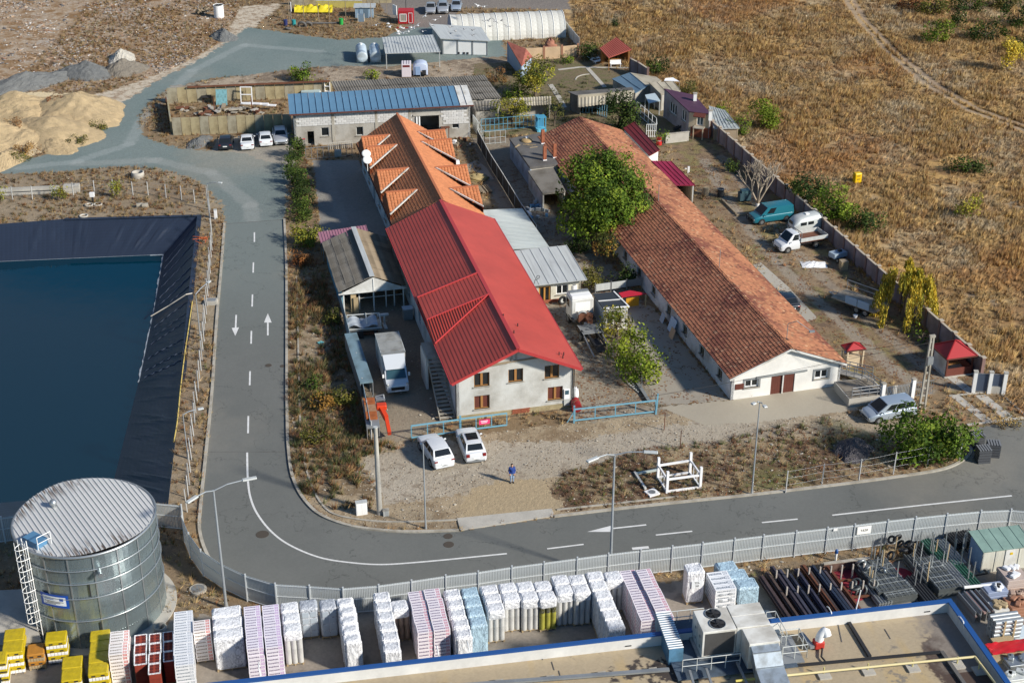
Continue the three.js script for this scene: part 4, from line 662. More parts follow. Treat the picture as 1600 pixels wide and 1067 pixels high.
// ---------- old concrete slab walls by the parked cars ----------
function slabWall(label,a,b,H,n,name='concrete_wall') {const g=thing(name,label,'wall',V(0,0,0),0),d=V().subVectors(b,a),L=d.length() / n;d.normalize();const ry=-Math.atan2(d.z,d.x);for (let i=0;i<n;i++) {const q=a.clone().addScaledVector(d,(i+.5)*L);new MB().box(L - .06,H*rr(.97,1.02),.2,q.x,0,q.z,ry+rr(-.01,.01),rr(-.02,.02)).build('wall_slab',i % 3?M.concOld:mat(.33,.30,.22,.95,{map: T_dirty,s: 3,bump: .02}),g);} return g;}
slabWall('stained yellow concrete slab wall at the back of the scrap bay',P(262,162),P(520,150),2.2,17);
slabWall('concrete slab wall in front of the scrap bay beside parked cars',P(270,211),P(456,205),2.35,13);
slabWall('short concrete end wall of the scrap bay',P(262,165),P(268,208),1.6,5);
{const b=P(292,136,0),e=P(560,124,0),g=thing('steel_rail','rusty steel beam lying on top of the back slab wall','beam',V(0,0,0),0);new MB().beam(P(292,136,2.3),P(515,126.5,2.3),.2,.2).build('beam',M.rust,g);}
// ---------- street lamps, poles ----------
const lampM=mat(.42,.45,.47,.45,{metal: .5});
function lamp(label,base,H,arms,r=.09,head=1) {const g=thing('street_lamp',label,'street lamp',base,0,undefined);new MB().cyl(r*1.3,H,0,0,0,12,r*.7).cyl(r*2,.5,0,0,0,12,r*1.4).build('pole',lampM,g);for (const [dx,dy,dz] of arms) {const e=V(dx,H+dy,dz),k=V(dx,0,dz).normalize();new MB().path([V(0,H - .05,0),V(dx*.45,H+dy*.75,dz*.45),e],.045,8).build('arm',lampM,g);const h=V(0,0,0),mb=new MB();mb.geo(new RoundedBoxGeometry(1.0*head,.14,.32,2,.06),M4(e.x+k.x*.4,e.y,e.z+k.z*.4,-Math.atan2(k.z,k.x)));mb.build('lamp_head',M.metalLight,g);} return g;}
const armOf=(base,H,x,y,dy)=>{const q=P(x,y,H+dy);return [q.x - base.x,dy,q.z - base.z];};
{let b=P(353,950);lamp('tall double armed street lamp in front of the picket fence bend',b,9.9,[armOf(b,9.9,306,776,.35),armOf(b,9.9,380,750,.35)]);
  b=P(953.5,902);lamp('tall double armed street lamp at the middle of the picket fence',b,10.5,[armOf(b,10.5,933,715,.35),armOf(b,10.5,1008,706,.35)]);
  b=P(1175,772);lamp('slim single lamp post on the weedy verge at right',b,8.4,[armOf(b,8.4,1192,631,.1),armOf(b,8.4,1184,628,.1)],.06,.4);
  b=P(665,826);lamp('slim lamp post on the forecourt kerb',b,7.6,[],.055);
  b=P(327,328);lamp('small arm lamp at the far corner of the pond',b,3.2,[armOf(b,3.2,338,285,.25)],.05,.5);
  b=P(293,716);lamp('small arm lamp by the pond near the tank',b,4.2,[armOf(b,4.2,305,640,.2)],.05,.5);
  b=P(312,524);lamp('small arm lamp by the middle of the pond edge',b,4.4,[armOf(b,4.4,322,443,.2)],.05,.5);
  const g=thing('concrete_pole','thick round concrete pole on the forecourt corner','pole',P(593,803),0);new MB().cyl(.23,7.8,0,0,0,16,.15).build('shaft',M.concNew,g);new MB().cyl(.17,.06,0,7.8,0,16).build('cap',M.metalLight,g);boxOn(g,'bracket',M.dark,.5,.12,.12,.2,6.9,0);
  const u=thing('utility_box','white utility cabinet on the forecourt verge','cabinet',P(565,803),.25);boxOn(u,'body',M.plasticWhite,.85,1.1,.35,0,0,0);boxOn(u,'door',M.white,.36,.9,.02,-.19,.1,.18);boxOn(u,'door',M.white,.36,.9,.02,.19,.1,.18);boxOn(u,'lid',M.metalLight,.92,.06,.42,0,1.1,0);
  const u2=thing('utility_box','low grey meter box next to the concrete pole','cabinet',P(596,804).add(V(.35,0,.1)),.25);boxOn(u2,'body',M.metalLight,.45,.5,.3,0,0,0);boxOn(u2,'lid',M.conc,.5,.05,.35,0,.5,0);
  const l=thing('lattice_pole','slotted concrete power pole beside the parked minivan','pole',P(1441,640),.2);for (const x of [-.2,.2]) new MB().beam(V(x*1.3,0,0),V(x*.6,7.2,0),.14,.2).build('leg',M.conc,l);for (let y=.6;y<7;y += .75) boxOn(l,'web',M.conc,.42,.16,.12,0,y,0);boxOn(l,'cap',M.conc,.5,.2,.25,0,7.1,0);boxOn(l,'switch_box',M.metalGrey,.5,.7,.3,0,4.6,.2);
  // overhead wires
  const wire=(label,pts)=>tag(mesh('overhead_wire',new THREE.TubeGeometry(new THREE.CatmullRomCurve3(pts),40,.018,5),M.dark),label,'wire');
  const w1=P(593,803).setY(7.2),w2=P(1441,640).setY(6.6),mid=w1.clone().lerp(w2,.5);mid.y -= .7;wire('thin overhead wire from concrete pole to slotted pole',[w1,mid,w2]);
  const w3=UV(53.1,106.2,4.4),m2=w2.clone().lerp(w3,.5);m2.y -= .4;wire('overhead wire from the slotted pole to the white barn gable',[w2.clone().setY(6.9),m2,w3]);
}
// ---------- vehicles ----------
const paintM=(r,g,b,metal=.1)=>new THREE.MeshPhysicalMaterial({color: new THREE.Color().setRGB(r,g,b),roughness: .38,metalness: metal,clearcoat: .8,clearcoatRoughness: .12});
const CP={white: paintM(.64,.66,.68,0),black: paintM(.012,.014,.02),silver: paintM(.50,.52,.54,.5),paleBlue: paintM(.40,.47,.55,.4),teal: paintM(.012,.15,.20),};
const headTo=(a,b)=>Math.atan2(-(b.x - a.x),-(b.z - a.z));// turn so that the front (-z) points from a to b
function gridGeo(rows) {// rows of points -> smooth sheet
  const n=rows[0].length,p=[],ix=[],uv=[];rows.forEach((r,i)=>r.forEach((q,j)=>{p.push(q.x,q.y,q.z);uv.push(j / n,i / rows.length);}));
  for (let i=0;i+1<rows.length;i++) for (let j=0;j+1<n;j++) {const a=i*n+j,b=a+1,c=a+n,d=c+1;ix.push(a,c,b,b,c,d);}
  const g=new THREE.BufferGeometry();g.setAttribute('position',new THREE.Float32BufferAttribute(p,3));g.setAttribute('uv',new THREE.Float32BufferAttribute(uv,2));g.setIndex(ix);g.computeVertexNormals();return g;
}
function wheelParts(g,x,z,r,w=.24) {const s=Math.sign(x),t=new MB().tube(V(x - s*w,r,z),V(x,r,z),r,r,16).build('wheel',M.rubber,g);new MB().tube(V(x - s*.02,r,z),V(x+s*.012,r,z),r*.62,r*.58,12).build('rim',M.galv,t);return t;}
// st: [z, half width, shoulder height]; cab: [base front, roof front, roof rear, base rear]
function car(name,label,cat,pos,turn,o) {
  const g=thing(name,label,cat,pos,turn,o.group),m=o.m,b=.26,dsM=m.clone();dsM.side=DS;
  const rows=o.st.map(([z,w,y])=>{const pts=[[w*.9,b],[w,b+.14],[w*1.0,y*.72],[w*.975,y - .09],[w*.88,y - .015],[w*.5,y+.02],[0,y+.03]];return [...pts.map(([x,h])=>V(x,h,z)),...pts.slice(0,-1).reverse().map(([x,h])=>V(-x,h,z))];});
  const f=rows[0].map((q)=>V(q.x*.9,Math.min(q.y,o.st[0][2]*.9)*.5+.22,q.z - .04)),e=rows[rows.length - 1].map((q)=>V(q.x*.9,q.y*.5+.24,q.z+.04));
  const zero=(r)=>r.map((q)=>V(q.x*.02,r[6].y*.7,q.z));
  mesh('body',gridGeo([zero(f),f,...rows,e,zero(e)]),dsM,g);
  const [z0,z1,z2,z3]=o.cab,wb=o.W / 2*.93,wr=o.W / 2*(o.roofW||.74),sh=o.sh,H=o.H;
  const A=[V(-wb,sh - .06,z0),V(wb,sh - .06,z0),V(wb,sh - .06,z3),V(-wb,sh - .06,z3)],R=[V(-wr,H - .05,z1),V(wr,H - .05,z1),V(wr,H - .05,z2),V(-wr,H - .05,z2)];
  const c=new MB();for (let i=0;i<4;i++) {const j=(i+1) % 4;c.quad(A[j],A[i],R[i],R[j]);} c.build('cabin',dsM,g);
  {const rw=[];for (let i=0;i <= 8;i++) {const t=i / 8,z=z1+(z2 - z1)*t,y=H - .05+.05*Math.sin(Math.PI*(t*.9+.05)),r=[];for (let k=0;k <= 8;k++) {const s=-1+k / 4;r.push(V(wr*s*1.005,y - .045*s*s,z));} rw.push(r);} mesh('roof',gridGeo(rw),dsM,g);}
  if (o.roofGlass) new MB().quad(V(-wr*.7,H+.012,z2 - .5),V(wr*.7,H+.012,z2 - .5),V(wr*.7,H+.012,z1+.25),V(-wr*.7,H+.012,z1+.25)).build('roof_glass',M.glass,g);
  const pane=(nm,a,b2,c2,d,s0,s1,t0=.1,t1=.93)=>{const bl=(s,t)=>a.clone().lerp(b2,s).lerp(d.clone().lerp(c2,s),t);const q=[bl(s0,t0),bl(s1,t0),bl(s1,t1),bl(s0,t1)],n=V().subVectors(q[1],q[0]).cross(V().subVectors(q[3],q[0])).normalize().multiplyScalar(.012);q.forEach((k)=>k.add(n));new MB().quad(...q).build(nm,M.glass,g);};
  pane('windscreen',A[1],A[0],R[0],R[1],.06,.94,.12,.96);if (!o.noRear) pane('rear_window',A[3],A[2],R[2],R[3],.08,.92,o.rw||.3,.94);
  for (const [s0,s1] of o.win||[[.1,.42],[.46,.72],[.76,.93]]) {pane('side_window',A[2],A[1],R[1],R[2],1 - s1,1 - s0,.22,.9);pane('side_window',A[0],A[3],R[3],R[0],s0,s1,.22,.9);}
  const zf=o.st[0][0],zr=o.st[o.st.length - 1][0],W=o.W;
  for (const s of [-1,1]) {for (const z of o.wz) {wheelParts(g,s*(W / 2+.01),z,o.wr||.34);new MB().tube(V(s*(W / 2 - .2),(o.wr||.34)+.01,z),V(s*(W / 2+.004),(o.wr||.34)+.01,z),(o.wr||.34)*1.16,(o.wr||.34)*1.16,16).build('wheel_arch',M.black,g);}
    new MB().geo(new RoundedBoxGeometry(.36,.17,.12,2,.04),M4(s*(W / 2 - .26),o.st[0][2]*.80,zf - .0,s*.3)).build('headlight',M.galv,g);
    new MB().geo(new RoundedBoxGeometry(.3,o.tl||.13,.1,2,.04),M4(s*(W / 2 - .22),sh*.84,zr+.0)).build('tail_light',mat(.2,.012,.012,.3),g);
    new MB().geo(new RoundedBoxGeometry(.2,.14,.1,2,.03),M4(s*(W / 2+.1),sh+.05,z0+.45)).build('mirror',m,g);}
  new MB().box(.52,.12,.02,0,.58,zr+.055).build('number_plate',M.white,g);new MB().box(.9,.12,.03,0,.45,zf - .06).build('grille',M.black,g);new MB().box(W*.8,.14,.05,0,.3,zr+.04).build('bumper',o.bump||m,g);
  return g;
}
const SUV=(m,x={})=>({m,W: 1.88,H: 1.66,sh: 1.06,st: [[-2.3,.72,.78],[-2.1,.88,.92],[-1.2,.93,1.02],[0,.94,1.06],[1.6,.93,1.08],[2.15,.90,1.05],[2.28,.84,.95]],cab: [-1.05,-.3,1.55,2.12],wz: [-1.42,1.38],wr: .36,...x});
const SEDAN=(m,x={})=>({m,W: 1.75,H: 1.45,sh: .95,st: [[-2.15,.68,.68],[-1.95,.82,.80],[-1.0,.87,.92],[.2,.875,.95],[1.4,.87,.97],[2.0,.83,.95],[2.15,.78,.85]],cab: [-.95,-.2,.85,1.55],wz: [-1.35,1.3],wr: .31,...x});
const HATCH=(m,x={})=>({...SEDAN(m),H: 1.5,st: [[-1.95,.68,.70],[-1.75,.82,.82],[-.9,.86,.94],[.3,.865,.97],[1.4,.86,.99],[1.85,.82,.96],[1.95,.77,.86]],cab: [-.9,-.15,1.25,1.85],wz: [-1.2,1.25],...x});
car('parked_car','white sport utility car nearer the lamp post, pale roof','car',P(680.5,713),headTo(P(690,731),P(668,698)),SUV(CP.white));
car('parked_car','white off road car with dark roof panel by the blue gate','car',P(735.5,703.5),headTo(P(741,721),P(728,688)),SUV(CP.white,{roofGlass: true,bump: M.metalGrey,W: 1.8,tl: .3}));
car('parked_car','black hatchback, leftmost of the four cars by the slab wall','car',P(353,228),headTo(P(353,230),P(355,218)),HATCH(CP.black));
car('parked_car','white saloon with long boot between black and white hatchbacks','car',P(386,227),headTo(P(386,230),P(385.5,218)),SEDAN(CP.white));
car('parked_car','white hatchback beside the silver estate car','car',P(414.5,222.5),headTo(P(415,230),P(413,218)),HATCH(CP.white));
car('parked_car','silver estate car facing the road near the blue roofed workshop','car',P(438,219),headTo(P(437,210),P(439,222)),SUV(CP.silver,{H: 1.5,sh: .98,W: 1.76,wr: .32}));
car('parked_car','silver saloon, left one of three cars by the greenhouse','car',P(673,18),headTo(P(674,8),P(672.5,20)),SEDAN(CP.silver));
car('parked_car','pale estate car, middle one of three by the greenhouse','car',P(692,17),headTo(P(692,8),P(692,20)),SUV(CP.silver,{H: 1.5,sh: .98,W: 1.76,wr: .32}));
car('parked_car','pale blue car half hidden behind the greenhouse end','car',P(713,14),headTo(P(714,5),P(712,18)),SEDAN(CP.paleBlue));
car('minivan','silver blue minivan parked against the big green bush','van',P(1388,651),headTo(P(1425,643.5),P(1347,657)),{m: CP.paleBlue,W: 1.86,H: 1.74,sh: 1.08,roofW: .80,st: [[-2.3,.7,.74],[-2.1,.86,.86],[-1.5,.92,1.0],[0,.93,1.08],[1.8,.92,1.1],[2.2,.89,1.05],[2.3,.84,.95]],cab: [-1.6,-.6,1.95,2.2],wz: [-1.4,1.45],win: [[.16,.4],[.43,.68],[.71,.95]]});
car('panel_van','teal panel van with dark bull bar beside the bare tree','van',P(1204,344),headTo(P(1227,341),P(1185,347)),{m: CP.teal,W: 1.9,H: 1.95,sh: 1.1,roofW: .84,st: [[-2.45,.72,.8],[-2.3,.88,.92],[-1.6,.94,1.06],[0,.95,1.1],[2.1,.95,1.1],[2.4,.93,1.05],[2.45,.9,.95]],cab: [-1.7,-.85,2.3,2.42],wz: [-1.55,1.5],win: [[.14,.36]],noRear: true});
{const g=thing('bull_bar','black bull bar on the nose of the teal van','bull bar',P(1178,350),headTo(P(1227,341),P(1185,347)));g.position.copy(P(1204,344)).add(V(-Math.sin(g.rotation.y)*2.6,0,-Math.cos(g.rotation.y)*2.6));new MB().path([V(-.7,.35,0),V(-.7,1.0,0),V(.7,1.0,0),V(.7,.35,0),V(-.7,.35,0)],.05).path([V(-.3,.35,0),V(-.3,1,0)],.04).path([V(.3,.35,0),V(.3,1,0)],.04).path([V(-.7,.68,0),V(.7,.68,0)],.04).build('bar',M.black,g);}
function chassis(g,W,z0,z1,y=.62) {new MB().box(.14,.2,z1 - z0,-W / 4,y - .1,(z0+z1) / 2).box(.14,.2,z1 - z0,W / 4,y - .1,(z0+z1) / 2).box(W*.5,.14,.14,0,y - .1,z0+.3).box(W*.5,.14,.14,0,y - .1,(z0+z1) / 2).box(W*.5,.14,.14,0,y - .1,z1 - .2).build('chassis',M.dark,g);}
{// flatbed pickup truck
  const g=car('flatbed_truck','white flatbed truck with empty dropside bed by the wall','truck',P(1249,386),headTo(P(1270,382),P(1224,390)),{m: CP.white,W: 1.95,H: 2.05,sh: 1.2,roofW: .8,st: [[-2.75,.74,.84],[-2.6,.9,1.0],[-1.9,.96,1.16],[-1.2,.97,1.2],[-.55,.97,1.2],[-.5,.95,1.15]],cab: [-2.1,-1.35,-.6,-.52],wz: [-1.95],win: [[.3,.9]]});
  chassis(g,1.9,-.5,2.7);for (const s of [-1,1]) wheelParts(g,s*.98,1.5,.36,.4);new MB().box(2.05,.1,3.3,0,.95,1.15).build('bed_floor',M.rust,g);for (const [w,d,x,z] of [[.06,3.3,-1.03,1.15],[.06,3.3,1.03,1.15],[2.1,.06,0,2.8],[2.1,.06,0,-.46]]) new MB().box(w,.42,d,x,1.05,z).build('dropside',M.metalLight,g);new MB().path([V(-1,1.05,-.44),V(-1,2.1,-.44),V(1,2.1,-.44),V(1,1.05,-.44)],.04).path([V(-.35,1.1,-.44),V(-.35,2.1,-.44)],.03).path([V(.35,1.1,-.44),V(.35,2.1,-.44)],.03).build('headboard',M.steel,g);}
{// horse trailer
  const g=thing('horse_trailer','silver horse trailer with rounded roof beside the flatbed truck','trailer',P(1255,366),headTo(P(1275,361),P(1236,368))),rows=[];const L=3.3;
  for (const [z,w,h] of [[-1.75,.55,1.3],[-1.55,.8,1.9],[-.9,.9,2.3],[0,.92,2.4],[1.5,.92,2.4],[1.7,.9,2.3]]) {const pts=[[w,.45],[w,1.4],[w*.98,h - .45],[w*.85,h - .15],[w*.5,h],[0,h+.03]];rows.push([...pts.map(([x,y])=>V(x,y,z)),...pts.slice(0,-1).reverse().map(([x,y])=>V(-x,y,z))]);}
  const zero=(r)=>r.map((q)=>V(q.x*.02,1.2,q.z));const m=M.metalLight.clone();m.side=DS;mesh('body',gridGeo([zero(rows[0]),...rows,zero(rows[5])]),m,g);
  for (const s of [-1,1]) {wheelParts(g,s*.98,.2,.32);wheelParts(g,s*.98,.95,.32);for (const z of [-.6,.3]) new MB().box(.03,.35,.7,s*.925,1.5,z).build('side_window',M.glass,g);new MB().box(.04,.12,3.2,s*.93,.9,0).build('trim_band',M.metalGrey,g);}
  new MB().box(.7,.35,.03,0,1.6,-1.72).build('front_window',M.glass,g);new MB().tube(V(0,.5,-1.6),V(0,.5,-2.9),.06).build('drawbar',M.steel,g);new MB().box(.4,.12,.4,-.1,2.42,.2).build('roof_vent',M.white,g);new MB().box(1.7,1.9,.05,0,.5,1.72).build('ramp',M.metalGrey,g);}
{// box truck in the left yard
  const a=P(604,519.5,3.05),b=P(614,551,3.05),dir=headTo(a,b);const L=a.distanceTo(b),W=2.15,g=thing('box_truck','white box truck with dirty grey roof facing the gate','truck',b.clone().setY(0),dir);
  const m=paintM(.50,.53,.56,0);new MB().box(W,2.35,L,0,.7,L / 2).build('cargo_box',M.whiteDirty,g);new MB().box(W - .06,.04,L - .06,0,3.05,L / 2).build('cargo_roof',mat(.30,.31,.30,.8,{map: T_dirty,s: 3}),g);for (let i=0;i<3;i++) new MB().box(W,.03,.06,0,3.07,L*(i+.5) / 3).build('roof_bow',M.metalGrey,g);
  for (const s of [-1,1]) new MB().beam(V(s*W / 2,3.05,0),V(s*W / 2,3.05,L),.06,.06).build('edge_rail',M.metalLight,g);new MB().beam(V(-W / 2,3.05,0),V(W / 2,3.05,0),.08,.2).build('edge_rail',M.metalGrey,g);
  chassis(g,1.9,-.4,L);for (const s of [-1,1]) {wheelParts(g,s*.98,L*.68,.36,.4);wheelParts(g,s*.98,-1.55,.36);}
  const prof=[[-.05,.45],[-2.35,.45],[-2.45,.62],[-2.42,.95],[-2.25,1.12],[-1.75,1.3],[-1.05,2.05],[-.05,2.15]],rows=[-1,-.94,0,.94,1].map((s)=>{const k=Math.abs(s)===1?.93:1;return prof.map(([z,y])=>V(s*1.0,y>1.4?y - (1 - k):y,z*(Math.abs(s)===1?.97:1)));});
  const dm=m.clone();dm.side=DS;mesh('cab',gridGeo(rows),dm,g);for (const s of [-1,1]) {const sp=new THREE.Shape(prof.map(([z,y])=>new THREE.Vector2(z,y)));const sg=new THREE.ShapeGeometry(sp).rotateY(-Math.PI / 2);sg.translate(s*.985,0,0);mesh('cab_side',sg,dm,g);new MB().quad(V(s*.995,1.32,-1.5),V(s*.995,1.32,-.4),V(s*.995,1.95,-.4),V(s*.995,1.95,-1.0)).build('side_window',Object.assign(M.glass.clone(),{side: DS}),g);new MB().box(.16,.3,.12,s*1.15,1.45,-1.5).build('mirror',M.white,g);new MB().geo(new RoundedBoxGeometry(.22,.42,.14,2,.05),M4(s*.85,.98,-2.32,s*.4,.3)).build('headlight',M.galv,g);}
  {const q=[V(.86,1.36,-1.75),V(-.86,1.36,-1.75),V(-.8,2.0,-1.12),V(.8,2.0,-1.12)];q.forEach((k)=>k.add(V(0,.03,-.03)));new MB().quad(...q).build('windscreen',mat(.03,.07,.09,.06),g);}
  {const q=[V(.9,2.1,-1.35),V(-.9,2.1,-1.35),V(-.98,3.0,-.15),V(.98,3.0,-.15)];const mb=new MB();mb.quad(...q);mb.tri(q[0],q[3],V(.98,2.1,-.1),[0,0],[1,1],[1,0]);mb.tri(q[2],q[1],V(-.98,2.1,-.1),[0,0],[1,1],[1,0]);mb.build('wind_deflector',dm,g);}
  new MB().box(1.2,.28,.06,0,.6,-2.46).build('grille',M.black,g);new MB().box(1.9,.18,.12,0,.42,-2.4).build('bumper',m,g);new MB().box(.55,.12,.02,0,.47,-2.48).build('number_plate',M.white,g);}
{// lorry tractor without its body, seen from behind
  const b=P(905,512),f=P(942,550),dir=headTo(P(944,553),P(908,500)),g=thing('lorry','old white cab lorry with bare black chassis frame','truck',P(908,508),dir);const L=5.0;
  const rb=new RoundedBoxGeometry(2.25,2.2,1.9,4,.16);mesh('cab',rb.translate(0,1.85,-.6),M.whiteDirty,g);new MB().geo(new RoundedBoxGeometry(2.05,.3,1.6,3,.12),M4(0,3.0,-.65)).build('cab_roof',M.white,g);new MB().box(1.5,.95,.03,0,1.7,.36).build('rear_panel',M.white,g);new MB().box(.14,.1,.03,.55,1.6,.38).box(.14,.1,.03,-.55,1.6,.38).build('vent',M.dark,g);new MB().box(1.9,.2,.5,0,3.05,-1.0).build('roof_light_bar',M.metalGrey,g);
  for (const s of [-1,1]) {new MB().box(.03,.7,.9,s*1.135,1.95,-.75).build('side_window',M.glass,g);new MB().box(.16,.45,.12,s*1.32,2.0,-1.5).build('mirror',M.dark,g);new MB().box(.22,.1,1.6,s*1.05,1.0,.3).build('mudguard',M.dark,g);}
  chassis(g,1.9,-.4,L+1.2,.85);for (const s of [-1,1]) {wheelParts(g,s*1.1,-.9,.48,.3);wheelParts(g,s*1.1,3.2,.48,.55);new MB().geo(new THREE.TorusGeometry(.55,.08,6,12,Math.PI),M4(s*.9,.5,3.2,Math.PI / 2)).build('mudguard',M.dark,g);}
  new MB().box(1.0,.8,.5,-.1,.9,.85).cyl(.28,.7,.6,.9,.9,12).box(.5,.4,.8,.3,1,1.5).build('engine',M.rust,g);new MB().cyl(.3,.12,0,1.0,1.8,12).geo(new THREE.TorusGeometry(.42,.1,6,16),M4(-.2,1.5,.9)).build('air_hose',M.metalGrey,g);
  const gr=new MB();for (let i=0;i<7;i++) gr.box(1.9,.06,.14,0,.96,2.0+i*.28);gr.box(.08,.06,2,-.95,1.0,2.9).box(.08,.06,2,.95,1.0,2.9);gr.build('deck_grating',M.metalGrey,g);for (const s of [-.9,.9]) new MB().beam(V(s,.8,3.9),V(s,.25,7.0),.1,.14).build('ramp_beam',M.steel,g);new MB().box(.9,.1,2.6,0,.45,5.4).build('ramp_plate',M.dark,g);}
{// tarpaulin trailer and scrap in the left yard
  const g=thing('tarp_trailer','low scrap trailer covered with a grey tarpaulin in the left yard','trailer',P(570,520),PHI - .1);new MB().box(3.0,.2,1.9,0,.7,0).build('bed',M.metalGrey,g);
  const rows=[];for (let i=0;i <= 10;i++) {const r=[];for (let j=0;j <= 8;j++) r.push(V(-1.6+i*.28,1.05+.28*S(F_CLUMP,i / 22,j / 30)+.18*Math.sin(i*.9),-1+j*.25));rows.push(r);} const tm=mat(.36,.40,.44,.6);tm.side=DS;mesh('tarpaulin',gridGeo(rows),tm,g);
  new MB().path([V(-1.6,.9,-1),V(-1.6,1.5,-1),V(1.5,1.5,-1),V(1.5,1.5,1),V(1.5,.9,1)],.05).path([V(.2,.9,-1),V(.2,1.6,-1),V(.2,1.4,.9)],.05).path([V(-1.7,.95,1),V(1.6,.95,1)],.06).build('frame',M.metalLight,g);for (const s of [-.8,.8]) {wheelParts(g,s*1.3,1.05,.33);} boxOn(g,'crate',M.dark,.8,.7,.6,-.6,0,.9);boxOn(g,'axle',M.rust,1.8,.2,.3,.3,.25,.7);
  const a=thing('steel_stand','pale T shaped steel stand right of the tarpaulin trailer','stand',P(599,508),PHI);new MB().box(1.1,.16,.3,0,.95,-.2).box(.16,.95,.16,.1,0,0).box(.3,.1,1.2,.1,0,.3).build('stand',M.whiteDirty,a);
  const s=thing('site_cabinet','small pale blue cabinet against the shaded house wall','cabinet',P(637,497),PHI);boxOn(s,'body',M.galv,.95,1.1,.8,0,0,0);boxOn(s,'lid',mat(.35,.45,.55,.5),1.0,.06,.85,0,1.1,0);boxOn(s,'door',M.metalGrey,.8,.9,.03,0,.1,.41);
  // long blue box beam and orange machine along the left yard fence
  const b0=P(549,548),b1=P(574,626),bt=thing('steel_trough','long blue grey steel trough raised along the left yard fence','trough',b0,headTo(b1,b0));const L=b0.distanceTo(b1);boxOn(bt,'top_sheet',mat(.17,.26,.31,.6,{map: T_dirty,s: 4}),1.15,.12,L,0,1.75,L / 2);for (const s of [-1,1]) boxOn(bt,'side_sheet',M.steel,.06,1.3,L,s*.55,.45,L / 2);for (let i=0;i<8;i++) for (const s of [-1,1]) boxOn(bt,'leg',M.steel,.08,1.7,.08,s*.5,0,.2+i*(L - .4) / 7);
  const c0=P(577,646),c1=P(584,690),og=thing('loader_machine','orange loading machine with bright red arm at the yard corner','machine',c0,headTo(c1,c0));const ML=c0.distanceTo(c1),om=mat(.42,.12,.03,.65,{map: T_dirty,s: 2});
  for (const s of [-1,1]) boxOn(og,'frame_rail',M.steel,.08,.18,ML,s*.52,1.2,ML / 2);for (let i=0;i<4;i++) for (const s of [-1,1]) boxOn(og,'leg',M.steel,.08,1.2,.08,s*.5,0,.2+i*(ML - .4) / 3);for (let i=0;i<3;i++) boxOn(og,'hopper',i===1?mat(.36,.20,.11,.8,{map: T_dirty,s: 1}):om,.95,.5,ML / 4 - .1,0,1.2,ML*(.16+i*.25));boxOn(og,'end_tray',M.metalGrey,1.1,.2,ML / 4,0,1.3,ML*.88);
  const rm=mat(.55,.045,.01,.4);new MB().beam(V(.9,1.4,ML*.35),V(1.25,1.1,ML*.62),.35,.5).beam(V(1.25,1.1,ML*.62),V(1.35,.5,ML*.95),.3,.4).build('arm',rm,og);new MB().geo(new RoundedBoxGeometry(.9,.5,.7,3,.12),M4(.95,1.5,ML*.33)).build('motor_cover',rm,og);boxOn(og,'seat_frame',M.steel,.8,.08,.6,1.0,1.4,.1);new MB().path([V(.6,.2,0),V(.6,1.6,-.1),V(1.3,1.7,-.1),V(1.3,1.3,.3)],.05).build('handle',M.steel,og);
  const wf=wireFence('yard_fence','pale metal sheet fence on posts along the left yard',px(512,385,520,430,532,480,545,535,557,580,567,620,574,655,580,688),1.9,{w: .09,wires: []});
  const q=px(512,385,520,430,532,480,545,535,557,580,567,620,574,655,580,688);for (let i=0;i+1<q.length;i++) {const d=V().subVectors(q[i+1],q[i]),L2=d.length(),mid=q[i].clone().lerp(q[i+1],.5);new MB().box(L2 - .12,1.6,.04,mid.x,.15,mid.z,-Math.atan2(d.z,d.x)).build('sheet',mat(.30,.40,.46,.7,{map: T_dirty,s: 4}),wf);}}
